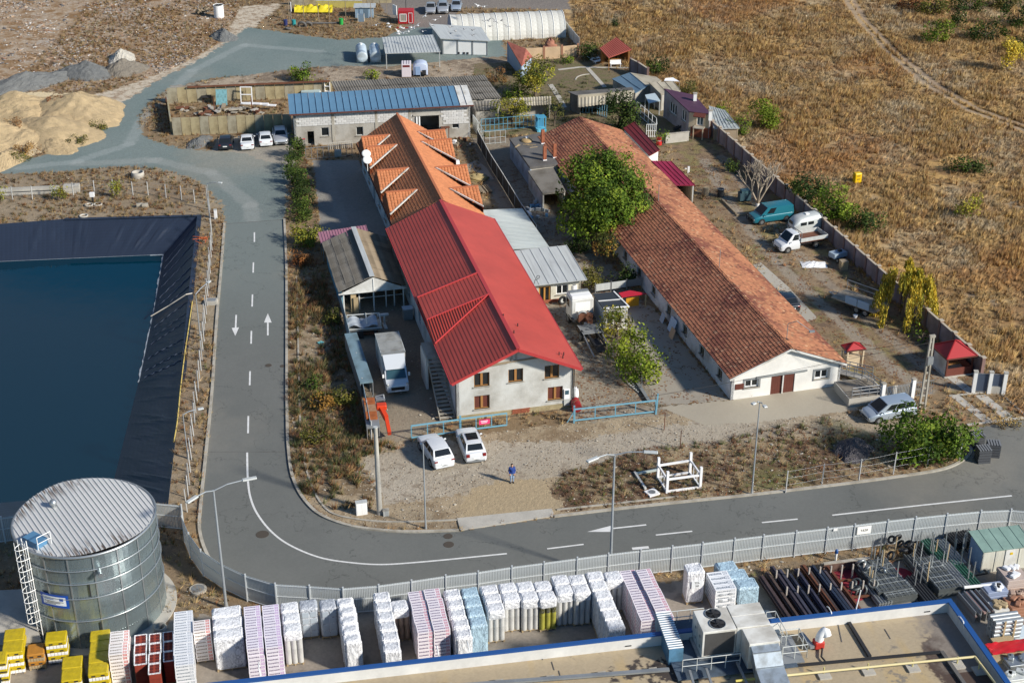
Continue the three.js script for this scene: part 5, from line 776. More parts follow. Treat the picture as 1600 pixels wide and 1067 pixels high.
{// light blue sliding gates
  const gate=(label,a,b,H,n)=>{const g=thing('sliding_gate',label,'gate',V(0,0,0),0),d=V().subVectors(b,a),q=(t,y)=>a.clone().addScaledVector(d,t).setY(y);const f=new MB().beam(q(0,.2),q(1,.2),.1).beam(q(0,H),q(1,H),.1);f.build('rail',M.blueGate,g);for (let i=0;i <= n;i++) new MB().beam(q(i / n,.2),q(i / n,H),.09).build('upright',M.blueGate,g);return [g,q];};
  let [g,q]=gate('pale blue sliding gate left of the gate post, mesh panels',P(643,687),P(718,677),1.35,3);[g,q]=gate('pale blue sliding gate with pink sign under the grey house',P(720,676),P(792,667),1.35,3);
  new MB().beam(P(719.5,677).setY(0),P(719.5,677).setY(1.7),.16).build('gate_post',M.blueGate,g);const s=thing('gate_sign','small pink sign hanging on the blue gate','sign',P(757,672).add(V(0,.9,.12)),PHI);const ca=document.createElement('canvas');ca.width=96;ca.height=48;const x=ca.getContext('2d');x.fillStyle='#e2386f';x.fillRect(0,0,96,48);x.fillStyle='#f7d5e0';x.fillRect(14,12,66,8);x.fillRect(20,27,52,8);const t=new THREE.CanvasTexture(ca);t.colorSpace=THREE.SRGBColorSpace;mesh('board',new THREE.BoxGeometry(.95,.5,.03),mat(.6,.04,.15,.5),s);mesh('print',new THREE.PlaneGeometry(.92,.47).translate(0,0,.02),new THREE.MeshStandardMaterial({map: t,roughness: .5}),s);
  [g,q]=gate('long pale blue gate between grey house and shrub row',P(898,660),P(1024,646),1.3,4);new MB().beam(P(1025,647).setY(0),P(1027,645).setY(1.9),.14).build('gate_post',M.blueGate,g);new MB().beam(P(897,661).setY(0),P(897,661).setY(1.7),.14).build('gate_post',M.blueGate,g);new MB().beam(P(886,662).setY(.1),P(897,661).setY(1.2),.06).build('brace',M.blueGate,g);
  const k=thing('red_drum','dented red barrel lying against the grey house corner','barrel',P(901,640),.4);new MB().tube(V(-.2,.45,.5),V(.1,.55,-.6),.45,.4,14).build('drum',mat(.32,.02,.02,.5,{map: T_dirty,s: 1}),k);new MB().geo(new THREE.TorusGeometry(.46,.04,6,16),M4(-.06,.48,0,.25)).build('hoop',M.rust,k);const sk=thing('rubble_sack','white sack slumped beside the red barrel','sack',P(899,627),0);const sg=new THREE.SphereGeometry(.45,10,8);{const p=sg.attributes.position;for (let i=0;i<p.count;i++) {const n=.8+.4*hash(i % 11,i % 7,2);p.setXYZ(i,p.getX(i)*n*.6,(p.getY(i)+.45)*1.5*n,p.getZ(i)*n*.7);} sg.computeVertexNormals();} mesh('sack',sg,M.plasticWhite,sk);}
// ---------- trees, shrubs, grass ----------
const leafM=new THREE.MeshPhysicalMaterial({color: 0xffffff,vertexColors: true,roughness: .75,side: DS,transmission: .25,thickness: 0,specularIntensity: .35});
const PAL={
  green: [[0.092,0.157,0.013],[0.144,0.224,0.017],[0.054,0.104,0.009],[0.214,0.283,0.024]],dark: [[0.034,0.067,0.010],[0.062,0.104,0.013],[0.027,0.046,0.008],[0.089,0.133,0.017]],yellow: [[0.298,0.280,0.030],[0.193,0.219,0.027],[0.385,0.333,0.038],[0.123,0.149,0.024]],
  gold: [[0.619,0.454,0.045],[0.454,0.372,0.039],[0.743,0.558,0.071],[0.310,0.269,0.035]],olive: [[0.123,0.126,0.025],[0.082,0.093,0.017],[0.178,0.160,0.029]],autumn: [[0.280,0.149,0.030],[0.140,0.140,0.027],[0.350,0.210,0.038],[0.088,0.105,0.021]],lime: [[0.187,0.251,0.018],[0.244,0.293,0.022],[0.129,0.182,0.013]],brown: [[0.298,0.149,0.053],[0.193,0.105,0.042],[0.385,0.228,0.075]],dry: [[0.490,0.350,0.120],[0.350,0.228,0.075],[0.578,0.438,0.180]],rust: [[0.280,0.096,0.030],[0.385,0.158,0.045],[0.193,0.088,0.030]],
};
// blobs: [x,y,z,rx,ry,rz]; leaves sit mostly near the outside, gathered in clumps
function foliage(blobs,leaf,pal,dens=1,droop=0) {
  const mb=new MB();mb.c=[];const cols=PAL[pal];
  for (const [bx,by,bz,rx,ry,rz] of blobs) {
    const area=4*Math.PI*Math.pow((Math.pow(rx*ry,1.6)+Math.pow(rx*rz,1.6)+Math.pow(ry*rz,1.6)) / 3,1 / 1.6),n=Math.min(16000,Math.round(area / (leaf*leaf)*3.6*dens)),nc=Math.max(10,Math.round(n / 60)),r=Math.min(rx,ry,rz);
    for (let c=0;c<nc;c++) {
      const u=rr(-1,1),t=rr(0,6.283),s=Math.sqrt(1 - u*u),k=Math.pow(rnd(),.28)*rr(.86,1.07),d=V(s*Math.cos(t),u,s*Math.sin(t)),ctr=V(bx+d.x*rx*k,by+d.y*ry*k,bz+d.z*rz*k);if (ctr.y<.1) ctr.y=rr(.1,.3);
      const cr=leaf*rr(1.4,3.2),base=cols[Math.floor(rnd()*cols.length)],tone=rr(.55,1.25);
      for (let i=0;i<Math.round(n / nc);i++) {
        const o=V(rr(-1,1),rr(-1,1),rr(-1,1));if (o.lengthSq()>1) o.normalize();const p=ctr.clone().addScaledVector(o,cr);
        const nn=V(rr(-1,1),rr(-.6,1.3),rr(-1,1)).addScaledVector(d,.9).normalize(),a=V().crossVectors(nn,V(rr(-1,1),rr(-1,1),rr(-1,1))).normalize(),b=V().crossVectors(nn,a),l=leaf*rr(.6,1.15)*.5,w=l*rr(.45,.7);
        const jt=tone*rr(.75,1.25);mb.color(new THREE.Color().setRGB(base[0]*jt,base[1]*jt,base[2]*jt));
        const A=p.clone().addScaledVector(a,-l),B=p.clone().addScaledVector(b,w),Cc=p.clone().addScaledVector(a,l),D=p.clone().addScaledVector(b,-w);if (droop) Cc.y -= droop*l;
        mb.tri(A,B,Cc,[0,0],[1,0],[1,1],nn).tri(A,Cc,D,[0,0],[1,1],[0,1],nn);
     }
   }
 }
  return mb.get();
}
const bark=mat(.12,.09,.065,.95,{bump: .02});
function branches(mb,base,tips,r) {for (const t of tips) {const m=base.clone().lerp(t,.5).add(V(rr(-.2,.2),rr(0,.3),rr(-.2,.2)));mb.tube(base,m,r,r*.65,7,false).tube(m,t,r*.65,r*.2,6,false);}}
function tree(name,label,cat,base,blobs,leaf,pal,o={}) {
  const g=thing(name,label,cat,base,0,o.group);mesh(o.crown||'crown',foliage(blobs,leaf,pal,o.dens||1,o.droop||0),leafM,g);
  const t=new MB(),top=o.trunk===undefined?blobs[0][1]*.6:o.trunk,r=o.r||.12;if (top>.25) {t.tube(V(0,0,0),V(rr(-.1,.1),top,rr(-.1,.1)),r*1.5,r,9,false);branches(t,V(0,top*.95,0),blobs.flatMap((b)=>[V(b[0],b[1],b[2]),V(b[0]+b[3]*.6,b[1]+b[4]*.3,b[2]),V(b[0] - b[3]*.6,b[1]+b[4]*.2,b[2]+b[5]*.3),V(b[0],b[1]+b[4]*.5,b[2] - b[5]*.5)]),r*.7);} else branches(t,V(0,0,0),blobs.flatMap((b)=>[V(b[0],b[1],b[2]),V(b[0]+b[3]*.5,b[1]+b[4]*.3,b[2])]),.05);
  t.build(top>.25?'trunk':'stem',bark,g);return g;
}
tree('broadleaf_tree','tall dense green tree overhanging the barn roof','tree',P(938,376),[[.1,6.0,0,5.0,4.2,4.6],[-1.2,3.6,1.2,3.6,2.6,3.0],[1.6,5.0,.8,4.0,3.0,3.4],[-.4,7.8,-.6,3.4,2.3,3.2]],.34,'green',{r: .28,trunk: 2.4,dens: 1.35});
tree('garden_tree','yellow green round tree between garden and roof sheds','tree',P(836,150),[[.4,3.6,0,2.5,1.9,2.2],[-1.2,2.2,.4,2.0,1.5,1.8]],.32,'yellow',{r: .14});
tree('shrub','low bright green shrub beside the collapsed roof','shrub',P(803,153),[[0,.8,0,1.8,.9,1.1]],.3,'green');
tree('fruit_tree','yellow green spreading tree over the blue chicken pens','tree',P(800,197),[[0,2.3,0,2.7,1.1,1.5]],.3,'yellow',{r: .1});
tree('thin_tree','sparse grey brown tree beside the blue pens','tree',P(866,197),[[0,2.2,0,1.3,1.7,1.3]],.2,'olive',{dens: .35,r: .08});
tree('magnolia_tree','dark glossy green tree behind the barn ridge','tree',P(969,203),[[0,2.9,0,2.2,2.3,2.0],[.8,1.6,.4,1.9,1.5,1.6]],.34,'dark',{r: .14});
tree('round_bush','dark green bush at the peach garden wall','bush',P(921,92),[[0,1.3,0,1.5,1.3,1.2]],.3,'dark');tree('round_bush','low green hedge plant under the peach garden wall','bush',P(883,98),[[0,.4,0,1.6,.45,.6]],.26,'green');
tree('round_bush','dark green round bush in dry grass beside garden wall','bush',P(1026,116),[[0,1.4,0,1.6,1.4,1.5]],.3,'dark',{});tree('conifer','tiny dark conifer alone in the dry field','tree',P(960,42),[[0,.9,0,.55,.9,.55]],.22,'dark');
tree('field_tree','bright green bushy tree in the field right of sheds','tree',P(1191,200),[[0,2.3,0,1.9,1.6,1.7],[.8,1.5,.3,1.4,1.2,1.2]],.3,'lime',{r: .09});
tree('field_shrub','light green shrub behind the purple roofed house','shrub',P(1127,186),[[0,1.2,0,.95,1.2,.9]],.26,'lime');tree('field_shrub','upright green shrub beside the rusty lean-to shed','shrub',P(1155,212),[[0,1.3,0,1.05,1.5,.9]],.26,'green');tree('field_shrub','olive weed thicket behind the garden sheds','shrub',P(1076,148),[[0,.8,0,1.8,1.0,1.1]],.24,'olive',{dens: .6});
tree('wall_thicket','dark bushy thicket outside the wall by the teal van','bush',P(1262,325),[[0,1.8,0,2.6,1.9,2.0]],.34,'dark');tree('wall_thicket','lighter green thicket outside the wall behind the horse trailer','bush',P(1302,345),[[0,2.0,0,2.4,2.1,1.8],[1,1.2,.6,1.6,1.3,1.3]],.32,'green');tree('wall_thicket','dark low thicket at the right end of the wall bushes','bush',P(1345,360),[[0,1.1,0,2.1,1.2,1.5]],.32,'dark');
tree('field_bush','dark flat bush alone far out in the dry field','bush',P(1511,268),[[0,.75,0,2.6,.85,1.2]],.3,'dark');tree('field_bush','yellow green sapling alone in the dry field','bush',P(1509,338),[[0,1.4,0,1.7,1.2,1.3]],.28,'yellow',{dens: .6,r: .05,trunk: .5});
{// weeping willow: hanging strands
  const g=thing('willow_tree','golden weeping willow leaning over the plot wall','tree',P(1412,500),0),mb=new MB();mb.c=[];
  const anchors=Array.from({length: 44},()=>{const t=rr(0,6.283),k=Math.sqrt(rnd()),r=2.9*k;return [Math.cos(t)*r,Math.sin(t)*r*.9,5.9*(1 - .5*k*k)+rr(-.9,.4),rr(1.3,4.2)*(.45+.75*k)];});
  for (let i=0;i<560;i++) {const an=anchors[i % 44],x=an[0]+rr(-.28,.28),z=an[1]+rr(-.28,.28),top=an[2]+rr(-.2,.2),len=an[3]*rr(.7,1.1),tone=rr(.7,1.25),b=PAL[rnd()<.75?'gold':'yellow'][Math.floor(rnd()*4)];for (let j=0;j<18;j++) {const f=j / 18,y=Math.max(.2,top - f*len),p=V(x*(1+f*.12)+rr(-.12,.12),y,z*(1+f*.12)+rr(-.12,.12)),nn=V(rr(-1,1),rr(-.2,.8),rr(-1,1)).normalize(),a=V(rr(-.35,.35),-1,rr(-.35,.35)).normalize(),c=V().crossVectors(nn,a).normalize(),l=.17,w=.055,q=tone*rr(.8,1.2);mb.color(new THREE.Color().setRGB(b[0]*q,b[1]*q,b[2]*q));const A=p.clone().addScaledVector(a,-l),B=p.clone().addScaledVector(c,w),D=p.clone().addScaledVector(c,-w),E=p.clone().addScaledVector(a,l);mb.tri(A,B,E,[0,0],[1,0],[1,1],nn).tri(A,E,D,[0,0],[1,1],[0,1],nn);}}
  mb.build('crown',leafM,g);const t=new MB();t.tube(V(0,0,0),V(.1,2.6,0),.3,.2,9,false);branches(t,V(.1,2.5,0),[V(0,5.2,0),V(1.6,4.2,.3),V(-1.4,4.3,.5),V(.4,4.4,-1.5),V(.2,4.2,1.5)],.13);t.build('trunk',bark,g);}
tree('far_tree','green shrub tree at the dark edge of the field','tree',P(1465,66),[[0,1.6,0,2.3,1.6,1.6]],.34,'green',{r: .1});tree('far_tree','dark conical tree at the dark edge of the field','tree',P(1497,44),[[0,1.7,0,1.1,1.8,1.1]],.32,'dark',{r: .1});tree('far_tree','tall golden leaved tree near the right picture corner','tree',P(1574,110),[[.1,3.1,0,1.6,1.6,1.4],[0,1.4,0,.6,1.4,.6]],.32,'gold',{r: .1});
for (const [x,y,rx,ry,pal,lab] of [[1540,62,3.4,1.9,'dark','dark bramble mass left of the golden corner tree'],[1590,40,3.6,2.6,'dark','dark thicket right at the upper corner of the field'],[1452,22,3.0,2.1,'olive','olive thicket on the far field edge near its track'],[1515,18,3.2,2.4,'dark','dark green thicket in the far field corner'],[1565,12,3.0,2.4,'olive','olive bush clump at the top far corner'],[1600,84,2.4,1.4,'dark','low dark bramble right of the golden corner tree'],[1420,12,2.6,1.2,'rust','reddish bare bramble beside the field track']]) tree('bramble_thicket',lab,'bush',P(x,y),[[0,ry*.7,0,rx,ry,rx*.6]],.4,pal,{dens: .7});
{// hedge along the road
  const g=thing('hedge','long dark clipped hedge between road and paved yard','hedge',P(462,290),0),o=P(462,290),bl=[];for (const [x,y,r,h] of [[462,240,1.2,2.3],[460,262,1.15,1.9],[464,280,1.3,1.9],[468,298,1.35,1.9],[471,316,1.4,1.8],[476,333,1.4,1.5]]) {const p=P(x,y+6).sub(o);bl.push([p.x,h*.5,p.z,r,h*.6,1.9]);} mesh('leaves',foliage(bl,.27,'dark',.9),leafM,g);const t=new MB();for (const b of bl) t.tube(V(b[0],0,b[2]),V(b[0],b[1],b[2]),.06,.03,6);t.build('stem',bark,g);}
tree('road_shrub','yellow green shrub at the near end of the hedge','shrub',P(484,384),[[0,1.1,0,2.0,1.1,1.3],[-.9,1.3,-.8,1.2,.9,1]],.3,'yellow');tree('dry_shrub','rust brown dry shrub on the road verge','shrub',P(470,412),[[0,.6,0,1.5,.8,1.3]],.2,'rust',{dens: .7});
tree('dry_shrub','orange brown bush left of the yard fence','shrub',P(508,636),[[0,.7,0,1.3,.9,1.1]],.24,'autumn',{dens: .8});tree('dry_shrub','green and rust bush lower on the left verge','shrub',P(494,692),[[0,.6,0,1.2,.7,.9]],.24,'olive');tree('dry_shrub','dark green weed clump high on the left verge','shrub',P(485,608),[[0,.5,0,.9,.6,.7]],.24,'dark');tree('dry_shrub','tall yellow weeds beside the open shed fence','shrub',P(520,505),[[0,.8,0,.8,1.0,1.2]],.22,'olive',{dens: .7});tree('dry_shrub','dark olive bush in the shade of the yard fence','shrub',P(535,628),[[0,.6,0,1.2,.8,1.2]],.24,'olive');
tree('small_tree','red and green small tree under the big tree','tree',P(948,412),[[0,2.3,0,1.3,1.2,1.2]],.27,'autumn',{r: .06});tree('garden_bush','grey green bush beside the tile shed fence','bush',P(926,448),[[0,1.2,0,1.5,1.2,1.3]],.27,'olive');tree('garden_bush','dark green bush against the barn side wall','bush',P(976,446),[[0,1.2,0,1.1,1.4,1]],.27,'dark');tree('garden_bush','shaded bush at the foot of the big tree','bush',P(905,392),[[0,.8,0,1.6,1,1.2]],.3,'dark');
tree('shrub_row','yellow flecked shrub beside the white lorry cab','shrub',P(962,530),[[0,1.5,0,1.5,1.6,1.4]],.3,'yellow');tree('shrub_row','large green shrub in the middle of the lorry row','shrub',P(985,568),[[0,1.7,0,2.0,1.7,2.0]],.32,'lime');tree('shrub_row','large green shrub nearest the long blue gate','shrub',P(1006,596),[[0,1.6,0,2.1,1.7,1.9]],.32,'lime');
tree('forecourt_tree','wide dark green tree covering the minivan','tree',P(1440,712),[[.2,2.4,0,3.6,2.0,2.8],[-1.8,1.6,.4,2.1,1.4,1.8],[1.8,1.9,.4,2.2,1.6,1.8]],.36,'green',{r: .14,trunk: 1});
tree('pond_sapling','small yellow green sapling behind the pond, left one','sapling',P(92,313),[[0,1.0,0,.6,.9,.6]],.24,'yellow');tree('pond_sapling','small yellow green sapling behind the pond, right one','sapling',P(183,308),[[0,1.1,0,.5,1.0,.5]],.24,'yellow');tree('pond_sapling','small yellow green sapling at the left picture edge','sapling',P(0,318),[[0,1.0,0,.5,.9,.5]],.24,'yellow');
tree('slope_bush','round green bush behind the slab wall','bush',P(471,126),[[0,1.3,0,1.9,1.3,1.3]],.3,'green');tree('slope_bush','small green bush behind the grey wavy roof','bush',P(580,124),[[0,.6,0,1,.7,.8]],.28,'lime');tree('slope_bush','bare reddish bush beside the far white shed','bush',P(775,128),[[0,1,0,2,1.2,1.2]],.2,'brown',{dens: .5});
tree('yard_palm','small spiky green plant beside the plot wall','plant',P(1440,535),[[0,.7,0,.55,.7,.55]],.34,'green',{dens: .5});tree('yard_palm','dark low bush by the wall near the bare tree','plant',P(1143,268),[[0,.6,0,.9,.7,.7]],.26,'dark');tree('corner_weeds','tan dry weed tuft at the right road corner','weeds',P(1580,668),[[0,.3,0,1.4,.35,.6]],.2,'dry',{dens: .7});
{// bare branching tree
  const g=thing('bare_tree','pale leafless tree between the teal van and the wall','tree',P(1184,322),0),t=new MB();const grow=(p,d,L,r,n)=>{const e=p.clone().addScaledVector(d,L);t.tube(p,e,r,r*.7,6,false);if (!n) return;for (let i=0;i<3;i++) grow(e,d.clone().add(V(rr(-.8,.8),rr(-.1,.6),rr(-.8,.8))).normalize(),L*rr(.62,.85),r*.62,n - 1);};for (let i=0;i<4;i++) grow(V(0,.3,0),V(Math.cos(i*1.6)*.5,1,Math.sin(i*1.6)*.5).normalize(),1.7,.13,4);t.tube(V(0,0,0),V(0,.5,0),.2,.18,8);t.build('branches',mat(.34,.28,.21,.9),g);new MB().cyl(.22,.35,0,0,0,10).build('painted_foot',M.white,g);}
// ---------- dry grass, weeds, stones, litter (nobody could count them) ----------
function tuftGeo(n,h,spread,w) {const mb=new MB();for (let i=0;i<n;i++) {const t=rr(0,6.28),l=rr(.3,1)*spread,x=Math.cos(t)*.08,z=Math.sin(t)*.08,y=h*rr(.6,1.1),k=V(-Math.sin(t),0,Math.cos(t)).multiplyScalar(w);mb.tri(V(x,0,z).add(k),V(x,0,z).sub(k),V(x+Math.cos(t)*l,y,z+Math.sin(t)*l),[0,0],[1,0],[.5,1],V(Math.cos(t)*.3,.9,Math.sin(t)*.3).normalize());} return mb.get();}
const grassM=new THREE.MeshStandardMaterial({color: 0xffffff,roughness: .9,side: DS});
function scatter(name,geo,m,n,box,place,label,cat) {// box [x0,x1,z0,z1]; place(x,z) -> null or [scale, colour, y]
  const mats=[],cols=[];let tries=0;while (mats.length<n&&tries<n*12) {tries++;const x=rr(box[0],box[1]),z=rr(box[2],box[3]);if (Math.abs(x)>-z*.36+9) continue;const q=place(x,z);if (!q) continue;mats.push(M4(x,q[2]||0,z,rr(0,6.28),rr(-.15,.15),rr(-.15,.15),q[3]||V(q[0],q[0]*rr(.7,1.3),q[0])));cols.push(q[1]);}
  const im=new THREE.InstancedMesh(geo,m,mats.length),c=new THREE.Color();mats.forEach((q,i)=>{im.setMatrixAt(i,q);im.setColorAt(i,c.setRGB(...cols[i]));});im.name=name;im.castShadow=im.receiveShadow=true;scene.add(im);stuff(tag(im,label,cat));return im;
}
const jit=(c,a,b)=>{const k=rr(a,b);return [c[0]*k,c[1]*k,c[2]*k];};
const fieldTone=(x,z)=>{const n=S(F_SOFT2,x / 31+.3,z / 31),n5=S(F_CLUMP,x / 41+.5,z / 41+.2),n1=S(F_SOFT,x / 70,z / 70);let c=mixc(mixc([.46,.31,.13],[.47,.37,.23],sm(.45,.75,n)),[.36,.22,.10],sm(.42,.7,n5)*.8);return mixc(c,[.42,.20,.07],sm(.52,.75,n1)*.6);};
const trackFree=(x,z)=>{for (const t of trackSeg) {const dx=t[2] - t[0],dz=t[3] - t[1];let k=((x - t[0])*dx+(z - t[1])*dz) / (dx*dx+dz*dz);k=k<0?0:k>1?1:k;if (Math.hypot(x - t[0] - k*dx,z - t[1] - k*dz)<t[4]*.9) return false;} return true;};
scatter('dry_grass',tuftGeo(9,.42,.42,.032),grassM,110000,[10,100,-262,-88],(x,z)=>{if (zName(x,z) !== 'field'||!trackFree(x,z)) return null;const d=S(F_CLUMP,x / 23,z / 23)*.6+S(F_SOFT2,x / 40,z / 40)*.4;if (d<.28+.34*rnd()) return null;return [rr(.5,1.2)*(.6+.7*d),jit(fieldTone(x,z),.65,1.3)];},'golden brown dry grass covering the field','grass');
scatter('tall_grass',tuftGeo(11,.85,.4,.035),grassM,16000,[10,100,-262,-88],(x,z)=>{if (zName(x,z) !== 'field'||!trackFree(x,z)) return null;const d=S(F_CLUMP,x / 31+.2,z / 31)*.5+S(F_SOFT,x / 37,z / 37+.4)*.5;if (d<.5+.12*rnd()) return null;return [rr(.6,1.2),jit(mixc(fieldTone(x,z),rnd()<.5?[.60,.40,.14]:[.34,.17,.06],.55),.7,1.25)];},'taller golden and rust grass clumps in the field','grass');
scatter('dry_weeds',tuftGeo(9,.32,.34,.03),grassM,34000,[-70,60,-262,-85],(x,z)=>{const k=zName(x,z),lim={scrub: .45,rubble: .40,weeds: .42,verge: .5,verge2: .5,pondside: .42,strip: .6,garden: .6,yardB: .66,dirt: .5}[k];if (!lim||inPond(x,z)||(k==='dirt'&&x>-16)) return null;const d=S(F_CLUMP,x / 17,z / 17)*.5+S(F_SOFT2,x / 29,z / 29)*.5;if (d<lim - .04+.12*rnd()) return null;const q=rnd();const c=k==='weeds'?(q<.4?[.10,.11,.03]:q<.75?[.15,.07,.035]:[.3,.22,.11]):k==='garden'?[.12,.12,.04]:q<.4?[.36,.21,.09]:q<.8?[.48,.34,.15]:q<.92?[.28,.12,.05]:[.17,.17,.05];return [rr(.5,1.3),jit(c,.7,1.25)];},'brown and rust dry weeds on the waste ground and verges','weeds');
scatter('verge_weeds',tuftGeo(10,.4,.36,.03),grassM,2600,[-25,-9,-150,-98],(x,z)=>{if (zName(x,z) !== 'dirt'||(x>-11&&z>-104)) return null;const d=S(F_CLUMP,x / 15+.2,z / 15)*.6+S(F_SOFT2,x / 19,z / 19)*.4;if (d<.42+.1*rnd()) return null;const q=rnd();return [rr(.5,1.5),jit(q<.35?[.10,.12,.035]:q<.65?[.26,.12,.05]:q<.9?[.36,.24,.1]:[.17,.15,.05],.6,1.25)];},'rust and dark green weeds on the left road verge','weeds');
const chunkGeo=(()=>{const g=new THREE.IcosahedronGeometry(.5,0),p=g.attributes.position;for (let i=0;i<p.count;i++) {const h=.7+.6*hash(Math.round(p.getX(i)*9),Math.round(p.getY(i)*9+p.getZ(i)*23),4);p.setXYZ(i,p.getX(i)*h,p.getY(i)*h*.7,p.getZ(i)*h);} g.computeVertexNormals();return g;})();
const stoneM=new THREE.MeshStandardMaterial({color: 0xffffff,roughness: .9});
scatter('rubble_heap',chunkGeo,stoneM,5200,[-95,-30,-262,-190],(x,z)=>{if (zName(x,z) !== 'rubble') return null;const d=S(F_CLUMP,x / 27,z / 27)*.5+S(F_SOFT,x / 33,z / 33)*.5;if (d<.42+.14*rnd()) return null;const q=rnd(),c=q<.22?[.55,.53,.5]:q<.55?[.3,.27,.24]:q<.8?[.36,.26,.18]:q<.9?[.12,.11,.11]:[.27,.16,.11],s=rr(.1,.5)*(q<.3?.7:1);return [s,jit(c,.7,1.25),s*.1,V(s*rr(.6,2.2),s*rr(.3,.9),s*rr(.5,1.1))];},'broken concrete and brick rubble spread over the waste ground','rubble');
scatter('loose_stones',chunkGeo,stoneM,9000,[-24,40,-145,-86],(x,z)=>{const k=zName(x,z),p={dirt: .55,loose: .5,weeds: .5,yardMid: .2,yardA: .12,verge: .4,verge2: .5}[k];if (!p||rnd()>p*2*S(F_CLUMP,x / 19+.3,z / 19)) return null;const q=rnd(),c=q<.25?[.42,.38,.31]:q<.7?[.31,.25,.175]:[.18,.13,.085],s=rr(.04,.14)*(q<.05?1.7:1);return [s,jit(c,.75,1.2),s*.15,V(s*rr(.8,1.5),s*rr(.4,.8),s)];},'loose stones and clods scattered over the dirt forecourt','stones');
scatter('leaf_litter',new THREE.PlaneGeometry(.16,.11).rotateX(-Math.PI / 2),grassM,9000,[0,60,-175,-100],(x,z)=>{const k=zName(x,z),p={yardMid: .7,weeds: .4,concB: .05,yardB: .4}[k];if (!p||S(F_CLUMP,x / 15+.1,z / 15)<.56 - .2*rnd()*p) return null;return [rr(.5,1.3),jit(rnd()<.6?[.17,.07,.03]:[.26,.15,.06],.6,1.3),.02];},'fallen brown leaves lying over the middle yard','leaves');
